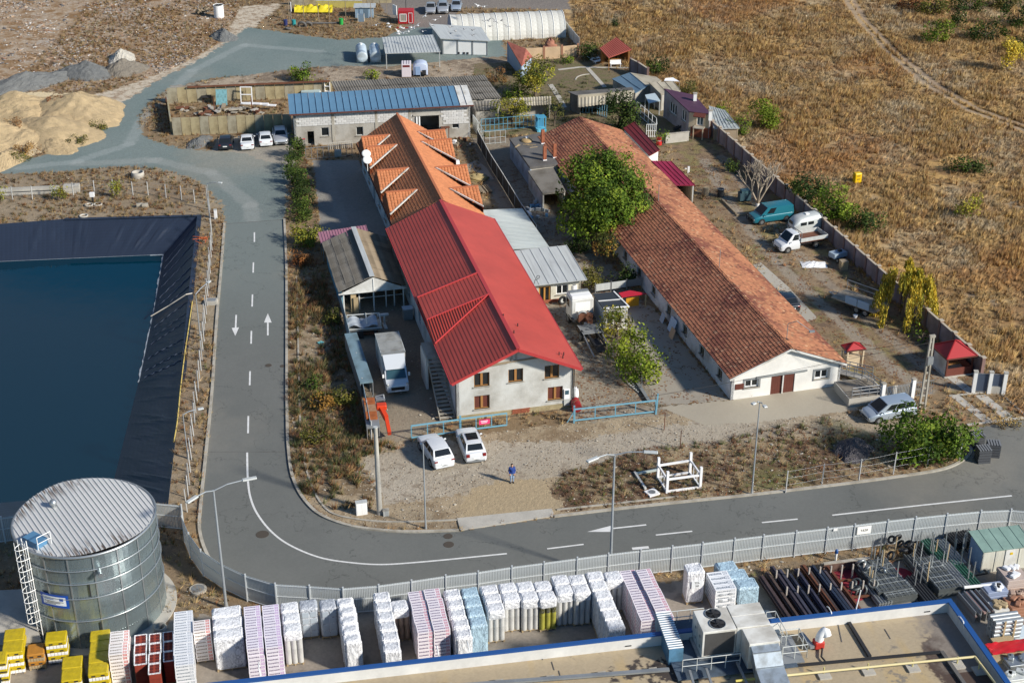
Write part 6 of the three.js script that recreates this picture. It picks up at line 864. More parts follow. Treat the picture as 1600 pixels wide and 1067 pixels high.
// ---------- near warehouse roof, pallets and steel in the storage yard ----------
const YF=11.5*RAD,BF=10*RAD;
const localOf=(o,f)=>(x,y,h)=>{const p=P(x,y,h).sub(o),c=Math.cos(f),s=Math.sin(f);return V(p.x*c - p.z*s,h,p.x*s+p.z*c);};
{
  const RH=5.35,PH=6.2,K=P(1480,936,PH).setY(0),g=thing('warehouse','near flat roofed warehouse with blue capped white parapet','building',K,BF),q=localOf(K,BF),LX=66,LZ=16;
  const T_roof=tex(1024,(u,v)=>{const x=u*66,z=v*16,n=S(F_SOFT2,x / 24,z / 24),n2=S(F_SOFT,x / 11,z / 40+.3),n3=S(F_CLUMP,x / 9,z / 9);let c=mixc([.42,.335,.215],[.35,.285,.195],n);c=mixc(c,[.46,.33,.15],sm(.55,.8,n2)*.5);c=mixc(c,[.22,.19,.15],sm(.66,.76,n3*.5+n2*.5));const dl=Math.hypot((x - 47.5) / 4.2,(z - 2.6) / 1.6);if (dl<1.6) c=mixc(c,[.05,.04,.035],sm(.5,.62,n3*.6+(1.3 - dl)*.45));const d2=Math.hypot((x - 64.6) / 2.2,(z - 5.3) / 3.8);if (d2<1.3) c=mixc(c,[.07,.045,.035],sm(.95,.82,d2+(n3 - .5)*.35));const d3=66 - x;if (d3<4&&z<6) c=mixc(c,[.22,.19,.16],sm(3.2,1.2,d3+(n3 - .5)*1.8));return mul(c,.88+.24*S(F_FINE,x / 9,z / 9));},true,512);T_roof.wrapS=T_roof.wrapT=THREE.ClampToEdgeWrapping;
  const rg=new THREE.PlaneGeometry(LX,LZ).rotateX(-Math.PI / 2);{const u=rg.attributes.uv,p=rg.attributes.position;for (let i=0;i<p.count;i++) u.setXY(i,(p.getX(i)+LX / 2) / LX,(p.getZ(i)+LZ / 2) / LZ);} rg.translate(-LX / 2,RH,LZ / 2);const rm=new THREE.MeshStandardMaterial({map: T_roof,roughness: .9});rm.bumpMap=rep(T_bump,.08);rm.bumpScale=.01;mesh('roof_membrane',rg,rm,g);
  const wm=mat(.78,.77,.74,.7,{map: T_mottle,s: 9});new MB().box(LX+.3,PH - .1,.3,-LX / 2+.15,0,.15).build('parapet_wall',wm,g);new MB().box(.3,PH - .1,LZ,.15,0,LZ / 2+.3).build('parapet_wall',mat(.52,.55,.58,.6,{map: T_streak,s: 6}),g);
  new MB().box(LX+.32,.1,.34,-LX / 2+.16,PH - .1,.14).build('parapet_cap',M.bluePaint,g);new MB().box(.36,.1,LZ,.16,PH - .1,LZ / 2+.36).build('parapet_cap',M.bluePaint,g);
  for (const x of [[404,1041],[683,1014],[731,1008],[1296,953],[1502,968]]) {const p=q(x[0],x[1],PH);new MB().path([p.clone().add(V(0,0,-.35)),p.clone().add(V(0,.12,-.1)),p.clone().add(V(0,.12,.35)),p.clone().add(V(.05,-.35,.5))],.04,6).build('cap_bracket',M.white,g);}
  for (const [a,b] of [[[440,1050],[452,1049]],[[978,997],[986,996]],[[1448,951],[1455,950]]]) {const p=q(a[0],a[1],PH - .5);new MB().box(.4,.07,.04,p.x,PH - .62,.31).build('overflow_slot',M.dark,g);}
  // membrane seams and trays lying on the roof
  for (const [a,b] of [[[1310,975],[1316,1003]],[[1383,983],[1392,998]],[[845,1023],[848,1031]],[[862,1034],[866,1047]],[[833,1016],[836,1021]],[[873,1048],[876,1058]]]) new MB().beam(q(...a,RH+.01),q(...b,RH+.01),.06,.03).build('membrane_seam',M.tar,g);
  const tray=thing('cable_tray','dark double cable tray running over the near flat roof','cable tray',K,BF);new MB().beam(q(1222,1041,RH+.15),q(1470,1018,RH+.15),.1).beam(q(1222,1043,RH+.15),q(1470,1020,RH+.15),.08).build('tray',M.dark,tray);new MB().beam(q(1325,969,RH+.1),q(1360,1026,RH+.1),.22,.14).build('branch_tray',M.dark,tray);new MB().beam(q(1472,1018,RH+.12),q(1510,1072,RH+.12),.24,.14).build('end_tray',M.tar,tray);
  const tr2=thing('cable_tray','long grey cable tray along the left part of the roof','cable tray',K,BF);new MB().beam(q(640,1077,RH+.25),q(1046,1046,RH+.25),.28,.12).build('tray',M.metalGrey,tr2);for (let i=0;i<5;i++) {const p=q(700+i*80,1073 - i*6.1,RH);new MB().box(.5,.25,.12,p.x,RH,p.z).build('tray_foot',M.conc,tr2);}
  const gp=thing('gas_pipe','cream gas pipe on small feet over the near roof','pipe',K,BF);const pts=[q(1222,1056,RH+.5),q(1400,1038,RH+.5),q(1524,1026,RH+.5)];new MB().path([...pts,q(1562,1075,RH+.5)],.08,8).build('pipe',mat(.62,.53,.28,.45),gp);for (const [x,y] of [[1288,1056],[1357,1050],[1427,1045],[1497,1040],[1531,1049]]) {const p=q(x,y,RH);new MB().box(.75,.12,.75,p.x,RH,p.z).build('foot_slab',M.concNew,gp);new MB().cyl(.05,.5,p.x,RH+.1,p.z - .1,8).build('pipe_stand',mat(.55,.48,.2,.5),gp);} new MB().path([q(1222,1056,RH+.5),q(1150,1064,RH+.5)],.08,8).build('pipe',mat(.6,.5,.12,.45),gp);
  const post=q(1334,968,RH);const tp=thing('vent_pipe','thin white vent pipe standing at the parapet','pipe',K,BF);new MB().tube(post,post.clone().add(V(.25,2.3,0)),.05,.04).build('pipe',M.white,tp);
  // air handling unit
  const o=q(1096,1027,RH+.4),ac=thing('air_handler','big white rooftop air unit with two black fans','air conditioner',K,BF),AH=1.9,Y=RH+.4,W1=2.15,D1=2.2,x0=o.x,z0=o.z,cm=mat(.74,.73,.68,.5,{map: T_dirty,s: 3});
  mesh('cabinet',new RoundedBoxGeometry(W1,AH,D1,2,.04).translate(x0+W1 / 2,Y+AH / 2,z0 - D1 / 2),cm,ac);
  for (const k of [.3,.75]) {const z=z0 - D1*k,x=x0+W1*.52;mesh('fan_ring',new THREE.TorusGeometry(.5,.035,8,28).rotateX(Math.PI / 2).translate(x,Y+AH+.03,z),M.metalGrey,ac);new MB().cyl(.48,.03,x,Y+AH+.005,z,24).build('fan_well',M.black,ac);const f=new MB();for (let i=0;i<5;i++) f.box(.38,.02,.2,x+Math.cos(i*1.257)*.22,Y+AH+.075,z+Math.sin(i*1.257)*.22,-i*1.257,.25);f.cyl(.1,.08,x,Y+AH+.06,z,12);f.build('fan',M.dark,ac);}
  {const gr=new MB();for (let i=0;i<34;i++) gr.box(.022,AH - .25,.03,x0+.2+i*(W1 - .3) / 34,Y+.1,z0+.012);gr.build('coil_grille',mat(.10,.095,.09,.6),ac);new MB().box(W1 - .25,AH - .25,.02,x0+W1 / 2+.03,Y+.1,z0+.004).build('coil_back',M.tar,ac);}
  for (let i=0;i<4;i++) {new MB().box(.02,.18,.14,x0 - .008,Y+.4+(i % 2)*.75,z0 - .5 - Math.floor(i / 2)*.9).build('handle',M.glassBlue,ac);} new MB().box(.02,AH - .1,.04,x0 - .004,Y+.05,z0 - D1 / 2).build('panel_joint',M.metalGrey,ac);
  for (let j=0;j<2;j++) mesh('module',new RoundedBoxGeometry(2.15,AH+.02,1.12,2,.03).translate(x0+W1+1.12,Y+AH / 2,z0 - .62 - j*1.14),cm,ac);mesh('plenum',new RoundedBoxGeometry(1.95,AH,1.5,2,.03).translate(x0+W1+1.3,Y+AH / 2 - .05,z0+.75),cm,ac);
  const dm=mat(.55,.62,.66,.35,{metal: .6,map: T_dirty,s: 2});{const mb=new MB(),prof=[[0,1.7],[.5,1.5],[1.2,.9],[2.6,.55],[4,.5]].map(([z,y])=>[z0+1.5+z,Y+y]);for (let i=0;i+1<prof.length;i++) {const [za,ya]=prof[i],[zb,yb]=prof[i+1],xa=x0+W1+.42,xb=xa+1.75,dr=.9;mb.quad(V(xa,yb,zb),V(xb,yb,zb),V(xb,ya,za),V(xa,ya,za));mb.quad(V(xa,ya - dr,za),V(xa,yb - dr,zb),V(xa,yb,zb),V(xa,ya,za));mb.quad(V(xb,yb - dr,zb),V(xb,ya - dr,za),V(xb,ya,za),V(xb,yb,zb));} mb.build('duct',dm,ac);for (let i=1;i<5;i++) new MB().box(1.85,.05,.06,x0+W1+1.3,prof[i][1] - .01,prof[i][0]).build('duct_flange',M.galv,ac);}
  new MB().box(W1+2.6,.14,D1+.3,x0+W1 / 2+1.1,RH+.25,z0 - D1 / 2).build('base_frame',M.galv,ac);
  const dk=thing('roof_walkway','grey steel walkway and railings round the air unit','walkway',K,BF),rail=(pts,y)=>{const mb=new MB();for (const h of [.5,1.0]) mb.path(pts.map((p)=>V(p.x,y+h,p.z)),.03,6);for (let i=0;i+1<pts.length;i++) {const n=Math.max(1,Math.round(pts[i].distanceTo(pts[i+1]) / .9));for (let k=0;k <= n;k++) {const p=pts[i].clone().lerp(pts[i+1],k / n);mb.tube(V(p.x,y,p.z),V(p.x,y+1,p.z),.03,.03,6);}} mb.build('railing',M.metalLight,dk);};
  new MB().box(7.6,.1,5.6,x0+1.9,RH+.12,z0 - 1.2).build('deck',mat(.07,.10,.14,.7,{map: T_dirty,s: 3}),dk);rail([V(x0 - 1.5,0,z0+1.0),V(x0+W1,0,z0+1.0)],RH+.2);rail([V(x0 - 1.4,0,z0 - 3.7),V(x0+1.2,0,z0 - 3.7)],RH+.2);rail([V(x0+5.0,0,z0 - 2.6),V(x0+5.6,0,z0 - 2.6),V(x0+5.6,0,z0 - .4)],RH+.2);rail([V(x0+4.9,0,z0+.9),V(x0+6.5,0,z0+.9),V(x0+6.5,0,z0 - .7),V(x0+5.4,0,z0 - .7)],RH+.2);new MB().box(1.7,.08,2.6,x0+5.4,RH+.15,z0+.0).build('deck',M.metalGrey,dk);
  for (const [a,b] of [[[1078,1048],[1086,1075]],[[1104,1045],[1114,1075]],[[1152,1035],[1172,1078]]]) new MB().beam(q(...a,RH+.5),q(...b,RH+.5),.14,.14).build('support_beam',M.metalGrey,dk);
  const st=thing('louvre_duct','blue and white striped louvre cover over the roof pipes','louvre',K,BF),A=q(1036,957,RH+1.2),B=q(1058,1016,RH+1.2);const n=17,dz=(B.z - A.z) / n,dx=(B.x - A.x) / n;for (let i=0;i<n;i++) new MB().box(.95,.05,dz*.36,A.x+dx*i,RH+1.2,A.z+dz*i,0,.45).build('louvre_blade',M.plasticWhite,st);new MB().box(.9,1.15,B.z - A.z,(A.x+B.x) / 2,RH,(A.z+B.z) / 2 - .1,Math.atan2(dx,dz)).build('duct_body',mat(.10,.24,.38,.5,{map: T_dirty,s: 3}),st);
  const vp=thing('exhaust_cowl','white bent exhaust cowl with red base on the roof','vent',K,BF),c0=q(1281,1012,RH);mesh('cowl',new THREE.TubeGeometry(new THREE.CatmullRomCurve3([c0.clone().add(V(-.1,.5,0)),c0.clone().add(V(.0,1.0,0)),c0.clone().add(V(.25,1.3,0)),c0.clone().add(V(.35,1.0,.2))]),16,.27,12),M.plasticWhite,vp);new MB().geo(new RoundedBoxGeometry(.65,.55,.6,3,.1),M4(c0.x - .1,RH+.35,c0.z)).build('base',mat(.45,.03,.02,.5),vp);new MB().path([c0.clone().add(V(.2,.2,0)),q(1284,1026,RH+.15),q(1290,1033,RH+.15)],.06).build('hose',M.dark,vp);new MB().beam(q(1252,990,RH+.3),q(1270,1012,RH+.3),.3,.2).build('side_duct',M.metalGrey,vp);
}
{// low pale roof left of the tank
  const g=thing('tank_shed','low white flat roof by the steel tank','shed',P(-20,1000),YF);const a=P(-60,925,1.0),b=P(42,920,1.0),c=P(64,1003,1.0),d=P(-60,1012,1.0);const o=g.position,L=(p)=>{const k=p.clone().sub(o),cs=Math.cos(YF),s=Math.sin(YF);return V(k.x*cs - k.z*s,p.y,k.x*s+k.z*cs);};const mb=new MB();slab(mb,L(d),L(c),L(b),L(a),.15);mb.build('roof',M.concNew,g);const w=new MB(),[A,B,Cc,D]=[a,b,c,d].map(L);for (const [p,q] of [[D,Cc],[Cc,B]]) w.quad(p.clone().setY(0),q.clone().setY(0),q,p);const wm=M.conc.clone();wm.side=DS;w.build('wall',wm,g);}
// pallet packs. every pack is a thing; rows run away from the warehouse towards the fence
const filmM=new THREE.MeshPhysicalMaterial({color: new THREE.Color().setRGB(.84,.85,.86),roughness: .24,clearcoat: .5,clearcoatRoughness: .3,map: rep(tex(512,(u,v)=>{const c=(F,k,o)=>Math.exp(-Math.pow(Math.abs(S(F,u*k+o,v*k) - .5)*26,2));const q=.42*c(F_SOFT2,1,0)+.3*c(F_SOFT,2,.3)+.25*c(F_CLUMP,.6,.6);const m=1 - Math.min(.62,q);return [m,m,Math.min(1,m*1.02)];}),1.5)});  // map darkens the crease lines, painting fold shade into the film colour
{const T_fold=tex(512,(u,v)=>{const a=S(F_SOFT2,u,v),b=S(F_SOFT,u*2,v*2);return g3(Math.abs(a - .5)*1.3+Math.abs(b - .5));},false);filmM.bumpMap=T_fold;filmM.bumpScale=.07;filmM.bumpMap.repeat.set(.45,.45);}
const filmBlue=filmM.clone();filmBlue.color.setRGB(.42,.58,.68);const filmGrey=filmM.clone();filmGrey.color.setRGB(.50,.53,.57);const filmYellow=mat(.60,.45,.012,.4,{map: T_mottle,s: 1,bump: .03,bumpT: T_soft,bs: 1.2});const orangeM=mat(.50,.22,.03,.5,{map: T_mottle,s: 1});const redBlock=mat(.32,.045,.022,.8,{map: T_mottle,s: 1});
const printTex=(bg,ink,ink2)=>{const ca=document.createElement('canvas');ca.width=256;ca.height=256;const x=ca.getContext('2d');x.fillStyle=bg;x.fillRect(0,0,256,256);for (let r=0;r<8;r++) {const y=r*32+9;x.fillStyle=ink;let px0=16;while (px0<170) {const w=8+rnd()*16;x.fillRect(px0,y+rnd()*2,w,13);px0 += w+4;} x.fillStyle=ink2;x.fillRect(188,y - 3,22,20);x.fillRect(216,y - 3,24,20);x.fillStyle=bg;x.fillRect(194,y+2,9,9);x.fillRect(222,y+2,9,9);x.fillStyle='rgba(60,60,80,.35)';x.fillRect(0,r*32,256,2);} const t=new THREE.CanvasTexture(ca);t.colorSpace=THREE.SRGBColorSpace;t.wrapS=t.wrapT=THREE.RepeatWrapping;return t;};
const pm=(bg,a,b)=>new THREE.MeshPhysicalMaterial({map: printTex(bg,a,b),roughness: .35,clearcoat: .4,clearcoatRoughness: .3});
const printPink=pm('#ebe4e8','#776a82','#b5556f'),printLilac=pm('#ebe6ee','#83788f','#b48abf'),printGrey=pm('#eceef0','#8b929c','#a9afb8'),printRed=pm('#efe9e6','#8c8078','#c5392c');
const FLOOR=.14;
function palletBase(g,w,d) {const mb=new MB();for (let i=0;i<5;i++) mb.box(w*.98,.025,.1,0,.115,-d / 2+.08+i*(d - .16) / 4);for (const x of [-1,0,1]) mb.box(.1,.115,d*.96,x*(w / 2 - .07),0,0);mb.build('pallet',M.plank,g);}
const softBox=(w,h,d,s,puff=.085)=>{const g=new RoundedBoxGeometry(w,h,d,5,Math.min(.2,h*.3)),p=g.attributes.position,n=g.attributes.normal;for (let i=0;i<p.count;i++) {const k=(S(F_CLUMP,p.getX(i) / 3+s,p.getZ(i) / 3+p.getY(i) / 5) - .5)*puff*2;p.setXYZ(i,p.getX(i)+n.getX(i)*k,p.getY(i)+n.getY(i)*k,p.getZ(i)+n.getZ(i)*k);} g.computeVertexNormals();return g.translate(0,h / 2+FLOOR,0);};
function packProto(type,w,d,H) {// returns a Group, not yet in the scene
  const g=new THREE.Group();palletBase(g,w,d);const h=H - FLOOR,s=rnd()*7,roll=(n,lv,m,y0=FLOOR,y1=H - .35)=>{const r=w / n / 2,hh=(y1 - y0) / lv;for (let l=0;l<lv;l++) for (let i=0;i<n;i++) new MB().geo(new THREE.CylinderGeometry(r*.97,r*.97,hh*.98,12),M4(-w / 2+r+i*2*r,y0+hh*(l+.5),d / 2 - r)).build('roll',m,g);};
  if (type==='film') mesh('wrapped_load',softBox(w,h,d,s),filmM,g);
  else if (type==='blue') mesh('wrapped_load',softBox(w,h,d,s),filmBlue,g);
  else if (type==='grey') {mesh('wrapped_load',softBox(w,h,d,s,.02),filmGrey,g);for (let r=0;r<4;r++) for (let k=0;k<2;k++) new MB().geo(new RoundedBoxGeometry(w*.36,h*.17,.04,2,.02),M4(-w*.22+k*w*.44,FLOOR+h*(.14+r*.22),d / 2+.005)).build('window_patch',mat(.36,.41,.46,.4),g);}
  else if (type.startsWith('rolls')) {const m={rolls: mat(.62,.62,.60,.5,{map: T_mottle,s: 1}),rollsB: mat(.34,.25,.19,.7,{map: T_mottle,s: 1}),rollsY: mat(.38,.36,.06,.6,{map: T_mottle,s: 1})}[type];roll(3,2,m);const lower=mat(.5,.5,.48,.5);mesh('inner_load',new RoundedBoxGeometry(w*.97,h - .4,d*.72,2,.05).translate(0,(h - .4) / 2+FLOOR,-d*.12),filmM,g);const cap=softBox(w*1.02,.8,d*1.02,s,.05);cap.translate(0,h - .8,0);mesh('film_hood',cap,filmM,g);if (type==='rollsY') roll(3,1,filmM,H - 1.15,H - .6);}
  else if (type.startsWith('print')) {const m={printP: printPink,printL: printLilac,printG: printGrey,printR: printRed}[type],n=Math.round(h / .28),hh=h / n;for (let i=0;i<n;i++) {const b=new THREE.BoxGeometry(w*rr(.97,1),hh*.96,d*rr(.97,1)),u=b.attributes.uv,o=Math.floor(rnd()*8) / 8,face=(k,fx,fy)=>{for (let j=0;j<4;j++) {const q=k*4+j;u.setXY(q,u.getX(q)*fx,o+u.getY(q)*fy);}};face(4,1,.125);face(5,1,.125);face(0,1,.125);face(1,1,.125);face(2,1,.5);face(3,1,.5);b.translate(rr(-.015,.015),FLOOR+hh*(i+.5),rr(-.015,.015));mesh('carton_layer',b,m,g);}}
  else if (type==='yellow'||type==='orange') {const m=type==='yellow'?filmYellow:orangeM;const n=Math.max(1,Math.round(H / .62)),hh=h / n;for (let i=0;i<n;i++) {const y=FLOOR+i*hh;const cap=new RoundedBoxGeometry(w*1.03,hh*.62,d*1.03,3,.09).translate(rr(-.03,.03),y+hh*.66,0);mesh('film_hood',cap,m,g);for (let k=0;k<6;k++) new MB().geo(new RoundedBoxGeometry(w / 6.6,hh*.36,.3,1,.02),M4(-w / 2+w / 12+k*w / 6,y+hh*.18,d / 2 - .12)).build('block',type==='yellow'?M.plasticWhite:M.plank,g);new MB().box(w*.96,hh*.36,d*.8,0,y,-.08).build('block_core',M.whiteDirty,g);for (const x of [-.25,.22]) new MB().box(.24,.1,.02,x*w,y+hh*.55,d*.515+.01).build('print_mark',M.dark,g);}}
  else if (type==='red') {mesh('block_stack',new RoundedBoxGeometry(w,h,d,2,.04).translate(0,h / 2+FLOOR,0),redBlock,g);for (let a=0;a<2;a++) for (let b=0;b<3;b++) new MB().cyl(.12,.02,-w*.24+a*w*.48,H,-d*.3+b*d*.3,10).build('hole',mat(.10,.012,.01,.9),g);const e=new MB();for (const x of [-1,1]) e.box(.08,.05,d,x*(w / 2 - .02),H - .02,0);for (const z of [-1,1]) e.box(w,.05,.08,0,H - .018,z*(d / 2 - .02));e.build('edge_film',filmM,g);for (let i=1;i<4;i++) new MB().box(w+.01,.02,d+.01,0,FLOOR+h*i / 4,0).build('layer_joint',mat(.14,.02,.012,.9),g);}
  return g;
}
const ORD=['farthest','second','third','fourth','fifth','sixth'];
// [top far left x, y, width px, height m, number, depth m, kind, what, where]
const PACKS=[
  [-3,1017,14,2.0,1,1.2,'yellow','yellow hooded block pallet cut by the left picture edge',''],
  [6,983,32,1.9,2,1.3,'yellow','yellow hooded block pallet with white blocks','at the far left below the tank ladder'],[43,1006,27,1.35,1,1.2,'orange','orange hooded pallet between two yellow stacks',''],[71,987,33,1.9,1,1.2,'yellow','lone yellow hooded pallet against the tank',''],[97,1026,32,1.6,2,1.25,'yellow','pale topped yellow pallet','near the bottom left edge'],[141,985,31,1.9,4,1.15,'yellow','yellow hooded pallet','of the row left of the printed cartons'],
  [170,987,31,2.6,2,1.25,'printR','white carton stack with red and grey print','right of the yellow row'],[209,993,20,2.0,3,1.05,'red','red hollow block pallet','of the left red row'],[232,991,19,2.0,4,1.05,'red','red hollow block pallet','of the middle red row'],[254,988,17,1.9,3,1.05,'red','dark red hollow block pallet','of the right red row'],
  [270,956,30,2.6,5,1.15,'printG','white carton stack with faint grey print','of the row right of the red blocks'],[300,970,28,2.7,1,1.2,'printR','single cream pallet with red print and oval patches',''],[330,949,47,2.7,3,1.2,'film','extra wide white wrapped pallet','of the wide row'],[380,948,27,2.8,4,1.15,'printL','lilac printed carton stack','of the left lilac row'],[408,946,27,2.8,4,1.15,'printL','lilac printed carton stack with olive patches','of the right lilac row'],
  [437,941,28,2.8,3,1.15,'rolls','white hooded roll pallet','of the row right of the lilac cartons'],[465,937,29,2.6,1,1.2,'grey','single milky pallet with blue handwriting',''],[497,936,27,2.6,1,1.2,'grey','single grey wrapped pallet with window patches',''],[525,934,27,2.7,5,1.0,'film','crinkled white pallet','of the row left of the gap'],[581,925,27,2.7,6,1.1,'film','crinkled white pallet','of the row right of the gap'],[609,938,27,2.7,1,1.2,'rollsB','single pallet of brown rolls under white hood',''],
  [636,925,25,2.8,4,1.15,'printP','pink printed carton stack','of the left pink row'],[661,921,26,2.9,4,1.15,'printP','taller pink printed carton stack','of the right pink row'],[691,921,26,2.7,5,1.1,'film','white puffy pallet','of the row left of the pale blue pallets'],[718,918,27,2.7,4,1.1,'blue','pale blue wrapped pallet','of the pale blue row'],[748,914,28,2.7,3,1.05,'rolls','pallet of silvery rolls','of the row right of the pale blue pallets'],[777,911,28,2.7,2,1.1,'rolls','white roll pallet with black handwriting','of the handwritten pair'],[804,909,28,2.7,2,1.15,'rolls','white tube pallet','of the pair left of the yellow rolls'],[832,908,27,2.7,2,1.15,'rollsY','pallet of yellow banded rolls','of the yellow banded pair'],[859,899,27,2.8,2,1.15,'rolls','white tube pallet','of the pair right of the yellow rolls'],[886,898,27,2.8,2,1.15,'rolls','white slit tube pallet','of the slit tube pair'],[913,893,27,2.8,6,1.1,'film','white shiny pallet','of the long shiny row'],[941,893,27,2.8,1,1.2,'rolls','single white tube pallet beside the shiny row',''],
  [967,892,25,2.7,5,1.15,'printP','mauve printed carton stack','of the left mauve row'],[993,890,24,2.9,5,1.15,'printP','mauve printed carton stack','of the right mauve row'],
];
for (const [x,y,wpx,H,n,d,type,what,where] of PACKS) {
  const p0=P(x,y,H),p1=P(x+wpx,y - wpx*.1,H),w=Math.min(2.4,p0.distanceTo(p1)),dir=V(-Math.sin(YF),0,-Math.cos(YF)),side=V(Math.cos(YF),0,-Math.sin(YF));const proto=packProto(type,w - .03,d - .04,H);proto.name=type==='red'?'block_pallet':type.startsWith('print')?'carton_stack':'wrapped_pallet';
  for (let k=0;k<n;k++) {const o=k?proto.clone():proto;o.name=numbered(proto.name);o.position.copy(p0).addScaledVector(side,w / 2+rr(-.03,.03)).addScaledVector(dir,-d*(k+.5)).setY(0);o.rotation.y=YF+rr(-.02,.02);if (k) o.scale.y=1;o.userData={};tag(o,n===1?what:`${what}, ${k === n - 1 && n > 1 ? 'nearest' : ORD[k]} ${where}`,type==='red'?'block pallet':type.startsWith('print')?'carton stack':'pallet',n>1?`${what} ${where}`:undefined);scene.add(o);}
}
function writing(g,lines,w,h,x,y,z,col='#111',rot=-.05) {const ca=document.createElement('canvas');ca.width=128;ca.height=96;const c=ca.getContext('2d');c.clearRect(0,0,128,96);c.fillStyle='#d9dde0';c.fillRect(0,0,128,96);c.fillStyle=col;c.font='bold 38px sans-serif';c.textAlign='center';lines.forEach((l,i)=>c.fillText(l,64,40+i*42));const t=new THREE.CanvasTexture(ca);t.colorSpace=THREE.SRGBColorSpace;mesh('handwriting',new THREE.PlaneGeometry(w,h).translate(x,y,z),new THREE.MeshStandardMaterial({map: t,roughness: .4}),g);}
{const g=packProto('film',1.25,1.2,2.75);g.name=numbered('wrapped_pallet');g.position.copy(P(1082,936));g.rotation.y=YF;tag(g,'tall white wrapped pallet with TIS 50 written on it','pallet');writing(g,['TIS.','50'],.8,.6,.05,1.75,.66);scene.add(g);
  const b=packProto('printG',1.55,2.2,1.9);b.name=numbered('carton_stack');b.position.copy(P(1125,941));b.rotation.y=YF;tag(b,'white boxed pallet with oval patches left of the blue bales','carton stack');for (let i=0;i<6;i++) new MB().geo(new THREE.SphereGeometry(.15,10,6),new THREE.Matrix4().makeScale(1.2,.8,.15).setPosition(-.35+(i % 2)*.7,.5+Math.floor(i / 2)*.5,1.1)).build('oval_patch',mat(.38,.40,.42,.5),b);scene.add(b);
  [[1133,914,'farthest'],[1150,927,'middle'],[1165,941,'nearest']].forEach(([x,y,w])=>{const r=packProto('blue',1.5,1.2,1.7);r.name=numbered('wrapped_pallet');r.position.copy(P(x,y));r.rotation.y=YF;tag(r,`pale blue shrink wrapped bale, ${w} of the three by the steel beams`,'bale','pale blue bales by the steel beams');scene.add(r);});}
